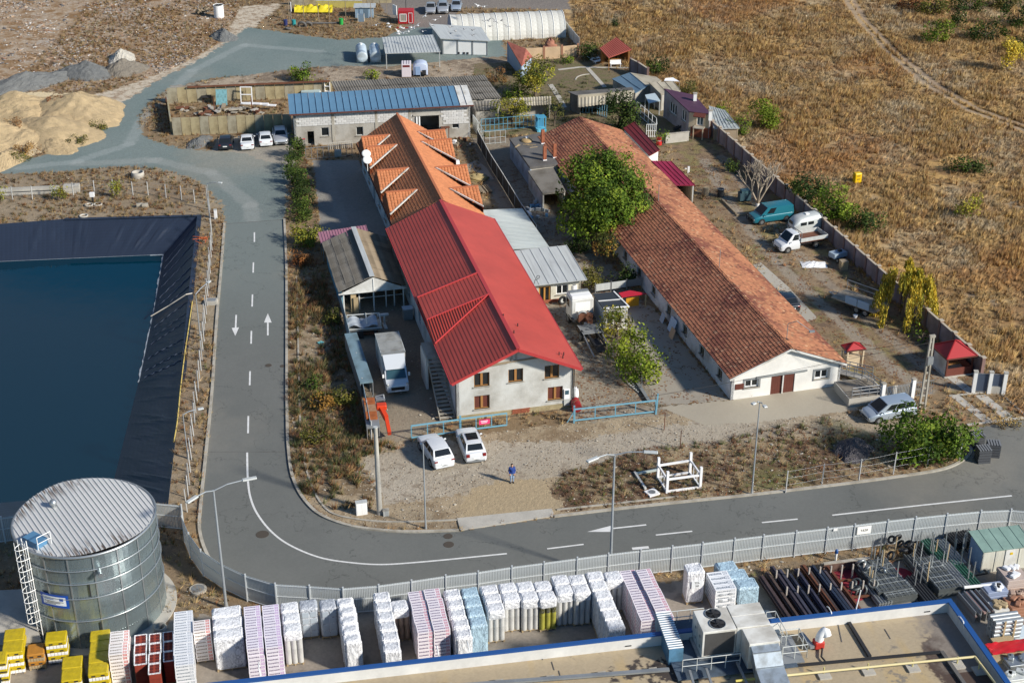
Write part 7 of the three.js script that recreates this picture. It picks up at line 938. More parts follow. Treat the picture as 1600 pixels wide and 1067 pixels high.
// steel sections lying on low racks
{
  const cols=[[.07,.045,.045],[.09,.06,.05],[.055,.045,.06],[.05,.05,.075],[.03,.035,.06],[.04,.04,.07],[.15,.055,.025],[.07,.05,.045],[.018,.03,.06],[.02,.03,.055],[.09,.07,.08],[.16,.055,.025]],nm=['dark brown','brown','purple grey','slate grey','blue black','grey blue','rusty orange','umber','deep blue','navy','mauve','bright rust'];
  const st=[[1189,899],[1198,893],[1206,884],[1217,889],[1233,896],[1244,888],[1254,882],[1262,888],[1269,883],[1280,890],[1287,890],[1292,884]];
  st.forEach(([x,y],i)=>{const a=P(x,y,.75),w=i % 3===0?.42:.34,L=6.4+(i % 4)*.3,g=thing('steel_section',`${nm[i]} steel section, number ${['one', 'two', 'three', 'four', 'five', 'six', 'seven', 'eight', 'nine', 'ten', 'eleven', 'twelve'][i]} from the left of the beam rack`,'steel beam',a.clone().setY(0),PHI+rr(-.015,.015),'steel sections on the beam rack');const m=mat(...cols[i],.6,{map: T_dirty,s: 2});new MB().box(w,.05,L,0,.68,L / 2).box(w,.05,L,0,.4,L / 2).build('flange',m,g);new MB().box(.08,.25,L,-w*.2,.44,L / 2).build('web',m,g);new MB().box(w*.5,.1,L*.96,w*.1,.73,L / 2).build('flat_bar',m,g);});
  for (let r=0;r<2;r++) {const g=thing('beam_rack',r?'nearer row of short upright rack posts between beams':'farther row of short upright rack posts between beams','rack',V(0,0,0),0);for (let i=0;i<9;i++) {const p=r?P(1228+i*17,941 - i*1.4):P(1212+i*17,915 - i*1.4);new MB().box(.1,1.35,.1,p.x,0,p.z,PHI).build('post',mat(.40,.36,.32,.7),g);} const a=r?P(1222,942,.3):P(1206,916,.3),b=r?P(1368,930,.3):P(1352,904,.3);new MB().beam(a,b,.12,.14).build('cross_beam',M.rust,g);}
  const bund=(name,label,cat,x,y,w,L,h,m,kind,turn=PHI)=>{const g=thing(name,label,cat,P(x,y),turn);if (kind==='sheet') {for (let i=0;i<5;i++) new MB().box(w*rr(.94,1),h / 5.5,L*rr(.95,1),rr(-.05,.05),.12+i*h / 5,rr(-.05,.05),rr(-.03,.03)).build('sheet',m,g);for (let i=0;i<9;i++) new MB().box(.04,.04,L*.97,-w*.45+i*w*.112,.1+h,0).build('bar',i % 2?m:lg,g);for (let i=0;i<7;i++) new MB().box(w*.95,.04,.04,0,.14+h,-L*.42+i*L*.14).build('bar',i % 3?lg:m,g);} else if (kind==='tubes') {const n=Math.round(w / .22);for (let i=0;i<n;i++) for (let j=0;j<Math.max(1,Math.round(h / .22));j++) new MB().tube(V(-w / 2+.11+i*.22+(j % 2)*.05,.22+j*.2,-L / 2+rr(-.1,.1)),V(-w / 2+.11+i*.22+(j % 2)*.05,.22+j*.2,L / 2),.1,.1,8).build('tube',m,g);} else if (kind==='coil') {const n=6;for (let i=0;i<n;i++) mesh('coil',new THREE.TorusGeometry(.3*rr(.85,1.1),.1,6,12).rotateX(rr(.2,1.2)).rotateY(rr(0,3)).translate(rr(-w / 2,w / 2),.45+rr(0,h),rr(-L / 2,L / 2)),m,g);} for (const s of [-1,1]) new MB().box(w,.1,.12,0,0,s*L*.35).build('sleeper',M.plank,g);return g;};
  const dg=mat(.15,.165,.165,.5,{metal: .5,map: T_mottle,s: 1}),lg=mat(.40,.43,.44,.4,{metal: .6,map: T_mottle,s: 1}),gr=mat(.02,.09,.06,.5),bk=mat(.02,.022,.025,.6);
  bund('mesh_stack','large grey stack of reinforcing mesh mats','steel mesh',1378,912,2.6,3.8,.7,dg,'sheet');bund('mesh_stack','smaller mesh stack nearer the warehouse wall','steel mesh',1400,933,2.4,1.8,.6,dg,'sheet');bund('mesh_stack','grey plate stack in the middle rack bay','steel mesh',1462,908,1.8,4.0,.7,dg,'sheet');
  bund('wire_coils','heap of dark wire coils beside the red dust','wire coils',1345,925,1.6,1.4,.6,dg,'coil');bund('wire_coils','grey coils at the head of the mesh stack','wire coils',1358,895,1.4,2.2,.7,lg,'coil');bund('wire_coils','big black rolls near the fence','wire coils',1400,868,1.8,1.6,1.2,bk,'coil');
  bund('tube_bundle','pale grey tubes beside the parapet below the coils','tubes',1372,936,1.1,2.2,.4,lg,'tubes');bund('tube_bundle','dark tubes between the two mesh stacks','tubes',1437,928,1.0,3.2,.4,bk,'tubes');bund('tube_bundle','grey rounded tubes in the second rack bay','tubes',1438,898,1.1,3.4,.6,dg,'tubes');bund('tube_bundle','light aluminium bars right of the plate stack','bars',1485,901,1.1,3.6,.5,lg,'tubes');bund('tube_bundle','light bars at the back by the green shed','bars',1482,870,1.0,3.2,.5,lg,'tubes');bund('tube_bundle','dark green bars beside the light bars','bars',1507,903,.9,3.4,.5,gr,'tubes');bund('tube_bundle','dark green bars at the back rack','bars',1458,868,1.1,2.4,.6,gr,'tubes');bund('tube_bundle','black profiles with grey ends at the back rack','bars',1437,876,.9,2.6,.6,bk,'tubes');bund('tube_bundle','black steel scrap pile by the fence near the shed','scrap',1502,850,2.2,1.4,.7,bk,'tubes',.3);
  const red=mat(.34,.03,.05,.9,{map: T_mottle,s: 2});for (const [x,y,r,lab] of [[1322,912,1.7,'pinkish red dust patch beside the rusty beam'],[1378,928,.9,'crimson dust patch under the coils'],[1411,902,.9,'dark crimson dust patch by the black rolls'],[1493,893,.8,'red dust patch between the light bars']]) {const p=P(x,y);const o=mesh('red_dust',new THREE.CircleGeometry(r,18).rotateX(-Math.PI / 2).scale(1,1,1.3).translate(p.x,.012,p.z),red);tag(o,lab,'dust');}
  const wallb=thing('storage_bay','low brown bay wall behind the red dust','wall',P(1322,890),YF);boxOn(wallb,'wall',mat(.15,.09,.07,.9,{map: T_dirty,s: 2}),3.6,.75,.15,0,0,0);boxOn(wallb,'coping',M.conc,3.6,.08,.25,0,.75,0);
  const rk=thing('post_rack','forest of thin upright rack posts among the steel','rack',V(0,0,0),0);for (let i=0;i<46;i++) {const x=rr(1350,1520),y=935 - (x - 1350)*.16+rr(-62,4);const p=P(x,y);if (y<862) continue;new MB().box(.07,rr(1.5,2.4),.07,p.x,0,p.z,PHI,rr(-.03,.03),rr(-.03,.03)).build('post',i % 5?M.galv:M.plank,rk);}
  // green roofed shed
  const s=thing('steel_shed','small beige metal shed with pale green roof','shed',P(1532,896),YF),w=3.6,D=2.0,H=2.05;const wm=mat(.60,.585,.52,.6,{map: T_streak,s: 4}),pv=(x,z,y=0)=>V(x,y,z);wall(s,pv(0,0),pv(w,0),H,[],wm,.08);wall(s,pv(w,0),pv(w,-D),H,[],wm,.08);wall(s,pv(0,-D),pv(0,0),H,[],mat(.20,.30,.45,.6),.08);wall(s,pv(w,-D),pv(0,-D),H,[],wm,.08);ribbedRoof(s,'roof',pv(-.15,.2,H),pv(w+.25,.2,H),pv(w+.25,-D - .2,H+.22),pv(-.15,-D - .2,H+.22),mat(.27,.40,.34,.5,{map: T_mottle,s: 3}),.8,.04,.03);new MB().box(.9,1.9,.05,w*.62,.05,.03).build('door',M.whiteDirty,s);for (const x of [.28,.55,.8]) new MB().box(.03,H - .1,.03,w*x,.05,.015).build('joint',M.metalGrey,s);boxOn(s,'hazard_plate',M.yellow,.22,.2,.02,w*.62,1.4,.07);
  const pit=thing('weigh_frame','dark rectangular steel frame on the ground left of the shed','frame',P(1508,884),PHI);new MB().beam(V(-.9,.3,1.6),V(.9,.3,1.6),.1).beam(V(.9,.3,1.6),V(.9,.3,-1.8),.1).beam(V(-.9,.3,1.6),V(-.9,.3,-1.8),.1).beam(V(-.9,.3,-1.8),V(.9,.3,-1.8),.1).build('frame',M.dark,pit);
  // right hand stacks
  const sk=(label,x,y,w,d,h,m,top)=>{const g=thing('goods_stack',label,'stack',P(x,y),YF);const n=Math.max(2,Math.round(h / .3));for (let i=0;i<n;i++) mesh('layer',new RoundedBoxGeometry(w*rr(.92,1),h / n*.97,d*rr(.92,1),2,.04).translate(rr(-.04,.04),h / n*(i+.5),rr(-.04,.04)),m,g);for (let k=0;k<5;k++) mesh('loose_bag',new RoundedBoxGeometry(.55,.22,.4,3,.09).rotateY(rr(0,3)).translate(rr(-w*.3,w*.3),h+.1,rr(-d*.3,d*.3)),top||m,g);return g;};
  sk('white bags stacked on a blue bin right of the path',1552,935,1.6,1.3,1.0,mat(.25,.30,.42,.5),M.plasticWhite);sk('pallet of white and tan bags at the right edge',1580,918,1.7,1.8,1.3,mat(.42,.34,.30,.7),M.plasticWhite);sk('brown clay pipes stack at the right edge',1588,955,1.6,1.5,.8,mat(.30,.14,.08,.7));sk('white and tan sacks heap beside the grey roll stack',1558,962,1.2,1.2,.9,M.whiteDirty,M.plank);sk('striped timber lath stack at the right edge',1590,935,1.8,1.0,.6,mat(.42,.30,.24,.7,{map: T_streak,s: .5}));sk('silver pipe fittings heap at the bottom right corner',1592,1040,2.0,1.0,.5,M.galv,M.galv);sk('grey profiles stack at the bottom right corner',1590,1062,2.0,.9,.4,M.metalLight,M.metalLight);
  const rs=thing('roll_stack','silvery wrapped roll stack held by two wooden battens','roll stack',P(1568,998),YF);for (let j=0;j<5;j++) for (let i=0;i<3;i++) new MB().tube(V(-1.0+rr(-.04,.04),.3+j*.34,-.5+i*.38),V(1.0+rr(-.04,.04),.3+j*.34,-.5+i*.38),.18,.18,10).build('roll',mat(.50,.53,.54,.3,{metal: .4,map: T_mottle,s: 1}),rs);for (const x of [-.35,.4]) boxOn(rs,'batten',M.plank,.12,1.9,.06,x,0,.5);
  const rt=thing('red_tarp','bright red tarpaulin folded over a tan board pile','tarpaulin',P(1580,1022),YF);{const rows=[];for (let i=0;i <= 8;i++) {const r=[];for (let j=0;j <= 14;j++) r.push(V(-1.7+j*.26,.55+.25*S(F_CLUMP,i / 18,j / 18),-.6+i*.15));rows.push(r);} const m=mat(.50,.012,.018,.4);m.side=DS;mesh('sheet',gridGeo(rows),m,rt);} boxOn(rt,'board_pile',M.plank,3.4,.4,1.3,0,0,.15);boxOn(rt,'plank',M.plank,1.5,.1,.4,-.3,.6,-.85);
  const bs=thing('window_sheets','pale blue panes lying flat at the right edge','sheets',P(1592,992),YF);for (let i=0;i<3;i++) boxOn(bs,'sheet',mat(.55,.63,.68,.2),1.6,.05,1.1,i*.06,.1+i*.06,0,.05*i);
  for (const [x,y] of [[1540,944],[1550,958],[1535,960]]) {} const pl=thing('profile_bins','grey steel profile bins right of the near path','bins',P(1527,955),PHI);for (let i=0;i<5;i++) boxOn(pl,'bin_side',M.steel,.06,1.0,2.4,-.9+i*.45,0,0);for (let i=0;i<6;i++) boxOn(pl,'profile',i % 2?M.galv:mat(.30,.2,.18,.6),.16,.12,2.5,-.85+i*.33,.5+rr(0,.3),0);const lp=thing('long_tube','long white tube lying across the profile bins','tube',P(1532,932),YF - .1);new MB().tube(V(-1.3,.9,0),V(1.3,1.0,0),.12).build('tube',M.white,lp);
  const hy=thing('hydrant','blue topped hydrant standing in the verge by the fence','hydrant',P(1306,877),0);new MB().cyl(.09,.75,0,0,0,10).build('stem',M.white,hy);new MB().cyl(.13,.2,0,.75,0,10).geo(new THREE.SphereGeometry(.13,10,6),M4(0,.95,0)).build('head',M.bluePaint,hy);
  const mc=thing('manhole','round concrete manhole with grey lid in the verge','manhole',P(309,922),0);new MB().cyl(.62,.14,0,0,0,24).build('ring',M.concNew,mc);new MB().cyl(.46,.03,0,.14,0,24).build('lid',M.metalGrey,mc);const mr=thing('concrete_ring','open concrete ring beside the red blocks','ring',P(250,985),0);{const t=new THREE.LatheGeometry([[.32,0],[.45,0],[.45,.35],[.32,.35],[.32,0]].map((q)=>new THREE.Vector2(...q)),20);mesh('ring',t,M.concNew,mr);}
}
// ---------- gardens, sheds and the far yard ----------
// roof from four seen corners (each on its own level), with walls or posts below
function quadShed(name,label,cat,c4,o={}) {
  const w=c4.map(([x,y,h])=>P(x,y,h)),ctr=w[0].clone().add(w[1]).add(w[2]).add(w[3]).multiplyScalar(.25).setY(0),g=thing(name,label,cat,ctr,0),q=w.map((p)=>p.clone().sub(ctr).setY(p.y));// a,b near edge left to right; c,d far edge right to left
  const [a,b,c,d]=q;if (o.wavy) wavyRoof(g,'roof',a,b,c,d,o.roof,{courses: o.courses||3,wave: o.wave||.35,amp: .04});else {const mb=new MB();slab(mb,a,b,c,d,o.th||.1);if (o.ribs) ribs(mb,a,b,c,d,o.ribs,.05,.05);mb.build('roof',o.roof,g);}
  const m=a.clone().add(b).add(c).add(d).multiplyScalar(.25),ins=q.map((p)=>p.clone().lerp(m.clone().setY(p.y),o.inset||.07));
  if (o.wall) {const names=o.names||['wall','wall','wall','wall'];for (let i=0;i<4;i++) {if (o.open&&o.open.includes(i)) continue;const p=ins[i],r=ins[(i+1) % 4];const L=Math.hypot(r.x - p.x,r.z - p.z);wall(g,p.clone().setY(0),r.clone().setY(0),[[0,0],[L,0],[L,r.y - .12],[0,p.y - .12]],(o.holes&&o.holes[i])||[],(o.walls&&o.walls[i])||o.wall,.15);}}
  if (o.posts) for (const p of ins) new MB().box(.12,p.y - .1,.12,p.x,0,p.z).build('post',o.postM||M.metalLight,g);
  g.userData.ins=undefined;delete g.userData.ins;return [g,ins,q];
}
const faceOf=(ins,i)=>[ins[i].clone().setY(0),ins[(i+1) % 4].clone().setY(0)];
// old wavy roofed row behind the blue roof
quadShed('old_shed','long grey brown wavy roof behind the blue roofed workshop','shed',[[532,160,2.7],[722,148,2.7],[700,119,3.4],[516,127,3.4]],{roof: M.asb,wavy: 1,wall: M.plasterRaw,courses: 3});
quadShed('old_shed','sagging grey wavy roof at the right end of the row','shed',[[724,157,2.3],[784,153,2.3],[757,117,3.4],[703,120,3.4]],{roof: M.asb,wavy: 1,wall: M.plasterRaw,courses: 4});
quadShed('old_shed','low patched wavy lean-to right of the white workshop','shed',[[742,174,1.7],[777,171,1.7],[784,156,2.2],[736,159,2.2]],{roof: M.asb,wavy: 1,wall: M.plasterRaw,courses: 2});
quadShed('animal_shed','cream fronted shed with pale wavy fascia above the pens','shed',[[797,168,1.9],[862,163,1.9],[862,150,2.5],[795,154,2.5]],{roof: M.asbLight,wavy: 1,wall: M.plasterRaw,open: [0],courses: 2});
{const [g,ins]=quadShed('animal_shed','long dark flat roofed shed with pale wavy awning','shed',[[904,150,2.6],[991,142,2.6],[988,136,2.6],[887,143,2.6]],{roof: M.tar,wall: M.asb,open: [0]});const aw=thing('wavy_awning','pale cream wavy awning on the dark flat shed','awning',V(0,0,0),0);wavyRoof(aw,'roof',P(903,168,1.75),P(989,158,1.75),P(991,144,2.5),P(903,152,2.5),M.asbLight,{courses: 1,wave: .5,amp: .06});for (const q of [P(905,169,0),P(945,164,0),P(987,159,0)]) new MB().box(.12,1.7,.12,q.x,0,q.z - .6).build('post',M.woodOld,aw);new MB().beam(P(903,150.5,2.62),P(991,142.8,2.62),.2,.35).build('fascia',M.asbLight,aw);}
// blue framed pens
{const pens=(label,pts,n,m=mat(.10,.30,.42,.5))=>{const g=thing('animal_pen',label,'pen',V(0,0,0),0);for (let i=0;i+1<pts.length;i++) {const a=pts[i],b=pts[i+1];for (let k=0;k <= n;k++) {const p=a.clone().lerp(b,k / n);new MB().box(.07,1.7,.07,p.x,0,p.z).build('post',m,g);} for (const h of [.1,.85,1.7]) new MB().beam(a.clone().setY(h),b.clone().setY(h),.05).build('rail',m,g);} return g;};
  pens('blue framed wire pens left of the barn end',px(752,206,800,202,842,198),7);pens('grey framed pens beside the dark tarpaulin fence',px(748,210,757,226,790,223),4,M.metalLight);pens('light blue gate frames under the cream awning',px(906,176,930,178,948,184),5,mat(.18,.38,.5,.5));pens('white framed dog run beside the peach house',px(995,178,1025,204,1026,214,1010,214),5,M.white);
  const bth=thing('blue_booth','bright blue open booth at the end of the pens','booth',P(845,204),PHI);for (const [x,z] of [[-.5,-.5],[.5,-.5],[-.5,.5],[.5,.5]]) boxOn(bth,'post',mat(.07,.32,.5,.5),.1,1.9,.1,x,0,z);boxOn(bth,'base',mat(.12,.45,.6,.5),1.2,.35,1.1,0,0,0);boxOn(bth,'back',mat(.05,.22,.36,.5),1.0,1.8,.05,0,.1,-.5);boxOn(bth,'roof',mat(.07,.3,.45,.5),1.2,.06,1.2,0,1.9,0);}
// flat roofed block with brick chimneys
{const [g,ins,q]=quadShed('flat_block','tar roofed flat block with three brick chimneys','building',[[828,261,2.5],[872,256,2.5],[848,207,2.5],[796,216,2.5]],{roof: M.tar,wall: mat(.40,.48,.58,.8,{map: T_dirty,s: 5}),th: .25,inset: .02,walls: [M.concNew]});
  const loc=(x,y,h)=>P(x,y,h).sub(g.position).setY(h);for (const [x,y] of [[848,224],[866.5,246],[851,250]]) {const p=loc(x,y,2.5);new MB().box(.38,1.75,.38,p.x,2.5,p.z,PHI).build('chimney',mat(.36,.12,.06,.9,{map: T_dirty,s: 1}),g);new MB().box(.46,.12,.46,p.x,2.5,p.z,PHI).build('chimney_foot',M.plasticWhite,g);}
  const p=loc(823,220,2.5);const dm=thing('clay_dome','shallow tan clay dome lying on the tar roof','dome',P(823,220,2.5));mesh('dome',new THREE.SphereGeometry(.75,16,8,0,6.3,0,Math.PI / 2).scale(1,.5,1),mat(.48,.33,.15,.8,{map: T_mottle,s: 1}),dm);boxOn(dm,'knob',M.plasticWhite,.3,.15,.3,0,.36,0);
  const l=thing('lumber_scraps','pale laths scattered on the tar roof','laths',P(820,228,2.5),PHI);for (let i=0;i<6;i++) boxOn(l,'lath',M.plank,.08,.05,rr(.5,1.3),rr(-.9,.9),.0,rr(-.8,.8),rr(0,3));
  const [g2]=quadShed('flat_block','lower grey flat roof in front of the tar roofed block','building',[[848,302,2.1],[884,298,2.1],[864,261,2.1],[825,267,2.1]],{roof: M.asb,wall: M.whiteDirty,th: .2,inset: .03,open: [0]});}
// dark tarpaulin fence between the plots
{const g=thing('tarp_fence','long black tarpaulin fence on pale posts between the plots','fence',V(0,0,0),0),pts=px(746,224,766,262,787,296,812,338,838,376),bm=mat(.014,.014,.016,.8);for (let i=0;i+1<pts.length;i++) {const a=pts[i],b=pts[i+1],d=V().subVectors(b,a),L=d.length(),m=a.clone().lerp(b,.5);new MB().box(L,1.75,.04,m.x,.05,m.z,-Math.atan2(d.z,d.x)).build('tarpaulin',bm,g);new MB().beam(a.clone().setY(1.82),b.clone().setY(1.82),.06).build('top_rail',M.whiteDirty,g);} for (const p of along(pts,3)) new MB().box(.08,1.9,.08,p.x,0,p.z).build('post',M.whiteDirty,g);new MB().box(.1,1.9,2.6,P(743,206).x,0,P(743,206).z,PHI).build('metal_panel',M.metalLight,g);}
// lean-tos on the far side of the barn
{const [g]=quadShed('lean_to','dark red ribbed lean-to roof beside the barn','shed',[[1015,243,2.2],[1031,234,2.5],[991,190,2.5],[974,200,2.2]].map((a)=>a),{roof: M.redDark,ribs: .6,wall: M.plasterWhite});quadShed('lean_to','bright magenta ribbed lean-to roof over the barn door','shed',[[1056,289,2.2],[1086,289,2.2],[1049,252,2.4],[1018,251,2.6]],{roof: M.magenta,ribs: .55,wall: M.woodOld,open: [0],posts: 1,postM: M.whiteDirty});}
// glass roofed and beige roofed garden sheds
{const [g]=quadShed('glass_lean_to','garden shed with blue glass sheet roof','shed',[[993,145,1.7],[1011,135,2.2],[984,113,2.2],[956,123,1.7]],{roof: mat(.14,.22,.30,.22,{map: T_streak,s: 3}),wall: M.plasterRaw,ribs: 1.0});quadShed('garden_shed','beige roofed garden shed joined to the glass roof','shed',[[1010,135,2.2],[1034,126,2.0],[1026,120,2.0],[984,113,2.2]],{roof: M.asbLight,wall: M.plasterRaw});quadShed('garden_shed','beige roofed shed between glass roof and purple house','shed',[[1033,147,2.4],[1064,142,2.1],[1052,127,2.1],[1014,129,2.6]],{roof: M.asbLight,wall: M.plasterRaw,ribs: 1.2});quadShed('carport','small pale blue awning roof in the shaded courtyard','awning',[[1014,161,2],[1032,157,2],[1024,145,2.2],[1008,148,2.2]],{roof: mat(.4,.48,.52,.5),posts: 1});const t=thing('white_sheet','white sheet canopy behind the beige sheds','canopy',P(1050,134),0);const a=[[1038,126,2],[1062,127,2],[1052,121,2.2],[1040,122,2.2]].map(([x,y,h])=>P(x,y,h).sub(t.position).setY(h));const mb=new MB();slab(mb,...a,.06);mb.build('sheet',M.plasticWhite,t);for (const p of a) new MB().box(.06,p.y,.06,p.x,0,p.z).build('post',M.steel,t);}
// purple roofed house
{const H=4.9,[g,ins,q]=quadShed('house','grey and peach two storey house with purple sloping roof','house',[[1077.5,174,3.3],[1112,178,3.3],[1085,148,3.6],[1038,138,3.9]],{roof: M.purpleRoof,wall: M.cream,walls: [M.cream,M.houseGrey,M.houseGrey,M.houseGrey],inset: .03,th: .14,holes: [[[1.0,1.55,.9,1.5]],[],[],[[1.6,1.35,2.3,1.45],[5.4,1.5,1.4,1.45]]]});
  const [a,b]=faceOf(ins,0),[c,d]=faceOf(ins,3);windowIn(g,a,b,[1.0,1.55,.9,1.5],{name: 'door',split: 2,t: .1,sill: false,glass: M.glassBlue});windowIn(g,c,d,[1.6,1.35,2.3,1.45],{split: 3,t: .1});windowIn(g,c,d,[5.4,1.5,1.4,1.45],{split: 2,t: .1});const B=basis(a,b);mesh('balcony',new MB().box(1.4,.1,.9,1.45,1.4,.45).get().applyMatrix4(B),M.conc,g);mesh('balcony_rail',(()=>{const m=new MB();for (let i=0;i <= 8;i++) m.box(.04,.8,.04,.8+i*.16,1.5,.85);m.box(1.4,.05,.05,1.45,2.3,.85);return m.get();})(),mat(.05,.07,.12,.5),g);mesh('door_hood',new MB().box(1.5,.08,.9,1.45,3.05,.4,0,.35).get().applyMatrix4(B),M.woodDark,g);mesh('stair',(()=>{const m=new MB();for (let i=0;i<9;i++) m.box(.3,.06,.9,.6 - i*.3,1.3 - i*.15,.5);m.beam(V(.75,1.45,.95),V(-2.0,.05,.95),.08,.3);return m.get();})(),M.dark,g);mesh('cellar_wall',new MB().box(2.6,1.3,.05,1.6,0,.02).get().applyMatrix4(B),M.brick,g);for (const x of [.85,2.05]) mesh('balcony_post',new MB().box(.12,1.4,.12,x,0,.85).get().applyMatrix4(B),M.cream,g);
  for (const [x,y,h] of [[1086,157,3.5],[1110,184,3.3]]) {const p=P(x,y,h).sub(g.position).setY(h - .3);new MB().box(.42,1.25,.42,p.x,p.y,p.z).build('chimney',M.white,g);new MB().box(.54,.08,.54,p.x,p.y+1.25,p.z).build('chimney_cap',M.conc,g);}
  quadShed('lean_to','rusty patched sheet lean-to behind the purple house','shed',[[1116,201,1.7],[1156,200,1.7],[1133,172,2.0],[1108,165,2.2]],{roof: mat(.42,.46,.46,.7,{map: T_dirty,s: 2}),ribs: .5,wall: M.woodOld});const yw=thing('courtyard_wall','pale courtyard wall before the peach house','wall',P(1058,222),0);const e=P(1040,224),f=P(1076,220),dd=V().subVectors(f,e);new MB().box(dd.length(),1.2,.15,0,0,0,-Math.atan2(dd.z,dd.x)).build('wall',M.concNew,yw);new MB().box(dd.length()+.1,.08,.25,0,1.2,0,-Math.atan2(dd.z,dd.x)).build('coping',M.conc,yw);const rd=thing('red_cask','red barrel at the courtyard corner','barrel',P(1030,226),0);new MB().cyl(.35,.9,0,0,0,12).build('barrel',mat(.5,.02,.02,.5),rd);new MB().geo(new THREE.TorusGeometry(.36,.03,6,14).rotateX(Math.PI / 2),M4(0,.6,0)).build('hoop',M.white,rd);tree('potted_palm','spiky green pot plant at the courtyard corner','plant',P(1037,226),[[0,1.1,0,.6,.7,.6]],.3,'green',{dens: .6,r: .05,trunk: .5});}
// garden: paths, pavilion, furniture
struct(mesh('garden_path',sweep(px(872,109,905,105,985,106),.5,.04),M.concNew));struct(mesh('garden_path',sweep(px(918,106,945,136),.6,.045),M.concNew));struct(mesh('garden_path',sweep(px(860,132,872,150,882,168),.7,.04),M.concNew));struct(mesh('garden_edging',sweep(smooth(px(899,125,903,120,912,117,921,116)),.15,.08),M.concNew));
{const [g,ins,q]=quadShed('garden_pavilion','small garden pavilion with striped red tile roof','pavilion',[[951,90,2.0],[987,77,2.0],[963,58,2.3],[937,75,2.3]],{roof: mat(.33,.075,.05,.6),ribs: .45,posts: 1,postM: M.wood,inset: .12,wall: M.wood,open: [0,3]});boxOn(g,'bench_inside',M.wood,1.4,.5,.5,.2,0,0);
  const lo=thing('sun_lounger','white sun lounger beside the garden pavilion','lounger',P(934,98),.6,'white loungers beside the garden pavilion');boxOn(lo,'seat',M.plasticWhite,1.5,.07,.6,0,.28,0);new MB().box(.7,.07,.6,-.95,.45,0,0,0,-.6).build('backrest',M.plasticWhite,lo);for (const [x,z] of [[-.6,.25],[.6,.25],[-.6,-.25],[.6,-.25]]) boxOn(lo,'leg',M.plasticWhite,.06,.28,.06,x,0,z);dup(lo,'white sun lounger nearer the grass, beside the garden pavilion',P(930,94),.5);
  const bn=thing('garden_bench','white garden bench before the pavilion','bench',P(962,104),.1);boxOn(bn,'seat',M.plasticWhite,1.6,.08,.5,0,.42,0);boxOn(bn,'backrest',M.plasticWhite,1.6,.45,.06,0,.5,-.25);for (const x of [-.7,.7]) boxOn(bn,'leg',M.plasticWhite,.08,.42,.45,x,0,0);
  const w=thing('garden_wall','short grey garden wall running to the beige sheds','wall',V(0,0,0),0),pts=px(985,112,997,118,1012,128);for (let i=0;i<2;i++) {const a=pts[i],b=pts[i+1],d=V().subVectors(b,a),m=a.clone().lerp(b,.5);new MB().box(d.length(),1.9,.18,m.x,0,m.z,-Math.atan2(d.z,d.x)).build('wall_panel',M.wallPurple,w);new MB().box(d.length(),.08,.3,m.x,1.9,m.z,-Math.atan2(d.z,d.x)).build('coping',M.cap,w);} for (const p of pts) new MB().box(.32,2.1,.32,p.x,0,p.z).build('pillar',M.wallPost,w);
  const pw=thing('peach_wall','peach plastered garden wall with brown pillars','wall',V(0,0,0),0),pq=px(818,94,850,92,878,90.5,903,88);for (let i=0;i<3;i++) {const a=pq[i],b=pq[i+1],d=V().subVectors(b,a),m=a.clone().lerp(b,.5);new MB().box(d.length() - .3,1.75,.16,m.x,0,m.z,-Math.atan2(d.z,d.x)).build('wall_panel',mat(.62,.44,.27,.85,{map: T_mottle,s: 4}),pw);} pq.forEach((p)=>new MB().box(.32,1.95,.32,p.x,0,p.z).build('pillar',mat(.35,.17,.1,.85),pw));
  const bk=thing('tile_stack','stack of reddish roof tiles behind the peach wall','tiles',P(862,80),.1);for (let i=0;i<14;i++) boxOn(bk,'tile_row',mat(.33,.13,.08,.85),.9,.12,.5,rr(-.5,2.6),rr(0,.5),rr(-.5,.5),rr(-.3,.3));const hm=thing('rubble_mound','mound of broken red tiles beside the tunnel','rubble',P(860,74),0);mesh('mound',(()=>{const gg=new THREE.SphereGeometry(.9,14,8,0,6.3,0,1.5),p=gg.attributes.position;for (let i=0;i<p.count;i++) {const k=.8+.4*hash(i,3,8);p.setXYZ(i,p.getX(i)*k,p.getY(i)*1.4*k,p.getZ(i)*k);} gg.computeVertexNormals();return gg;})(),mat(.32,.14,.09,.9,{bump: .05}),hm);
  quadShed('red_roof_house','low house with salmon red roof by the peach wall','house',[[815,103,1.8],[832,88,2.0],[822,76,2.9],[792,64,3.0]],{roof: mat(.36,.11,.075,.8,{map: T_dirty,s: 3}),wall: mat(.34,.42,.52,.8)});
  const wf=thing('white_fence','white sheet fence beside the tunnel greenhouse','fence',V(0,0,0),0),q2=px(884,50,893,62,905,76);for (let i=0;i<2;i++) {const a=q2[i],b=q2[i+1],d=V().subVectors(b,a),m=a.clone().lerp(b,.5);new MB().box(d.length(),1.7,.06,m.x,0,m.z,-Math.atan2(d.z,d.x)).build('sheet',M.whiteDirty,wf);} for (const p of q2) new MB().box(.1,1.8,.1,p.x,0,p.z).build('post',M.metalGrey,wf);}
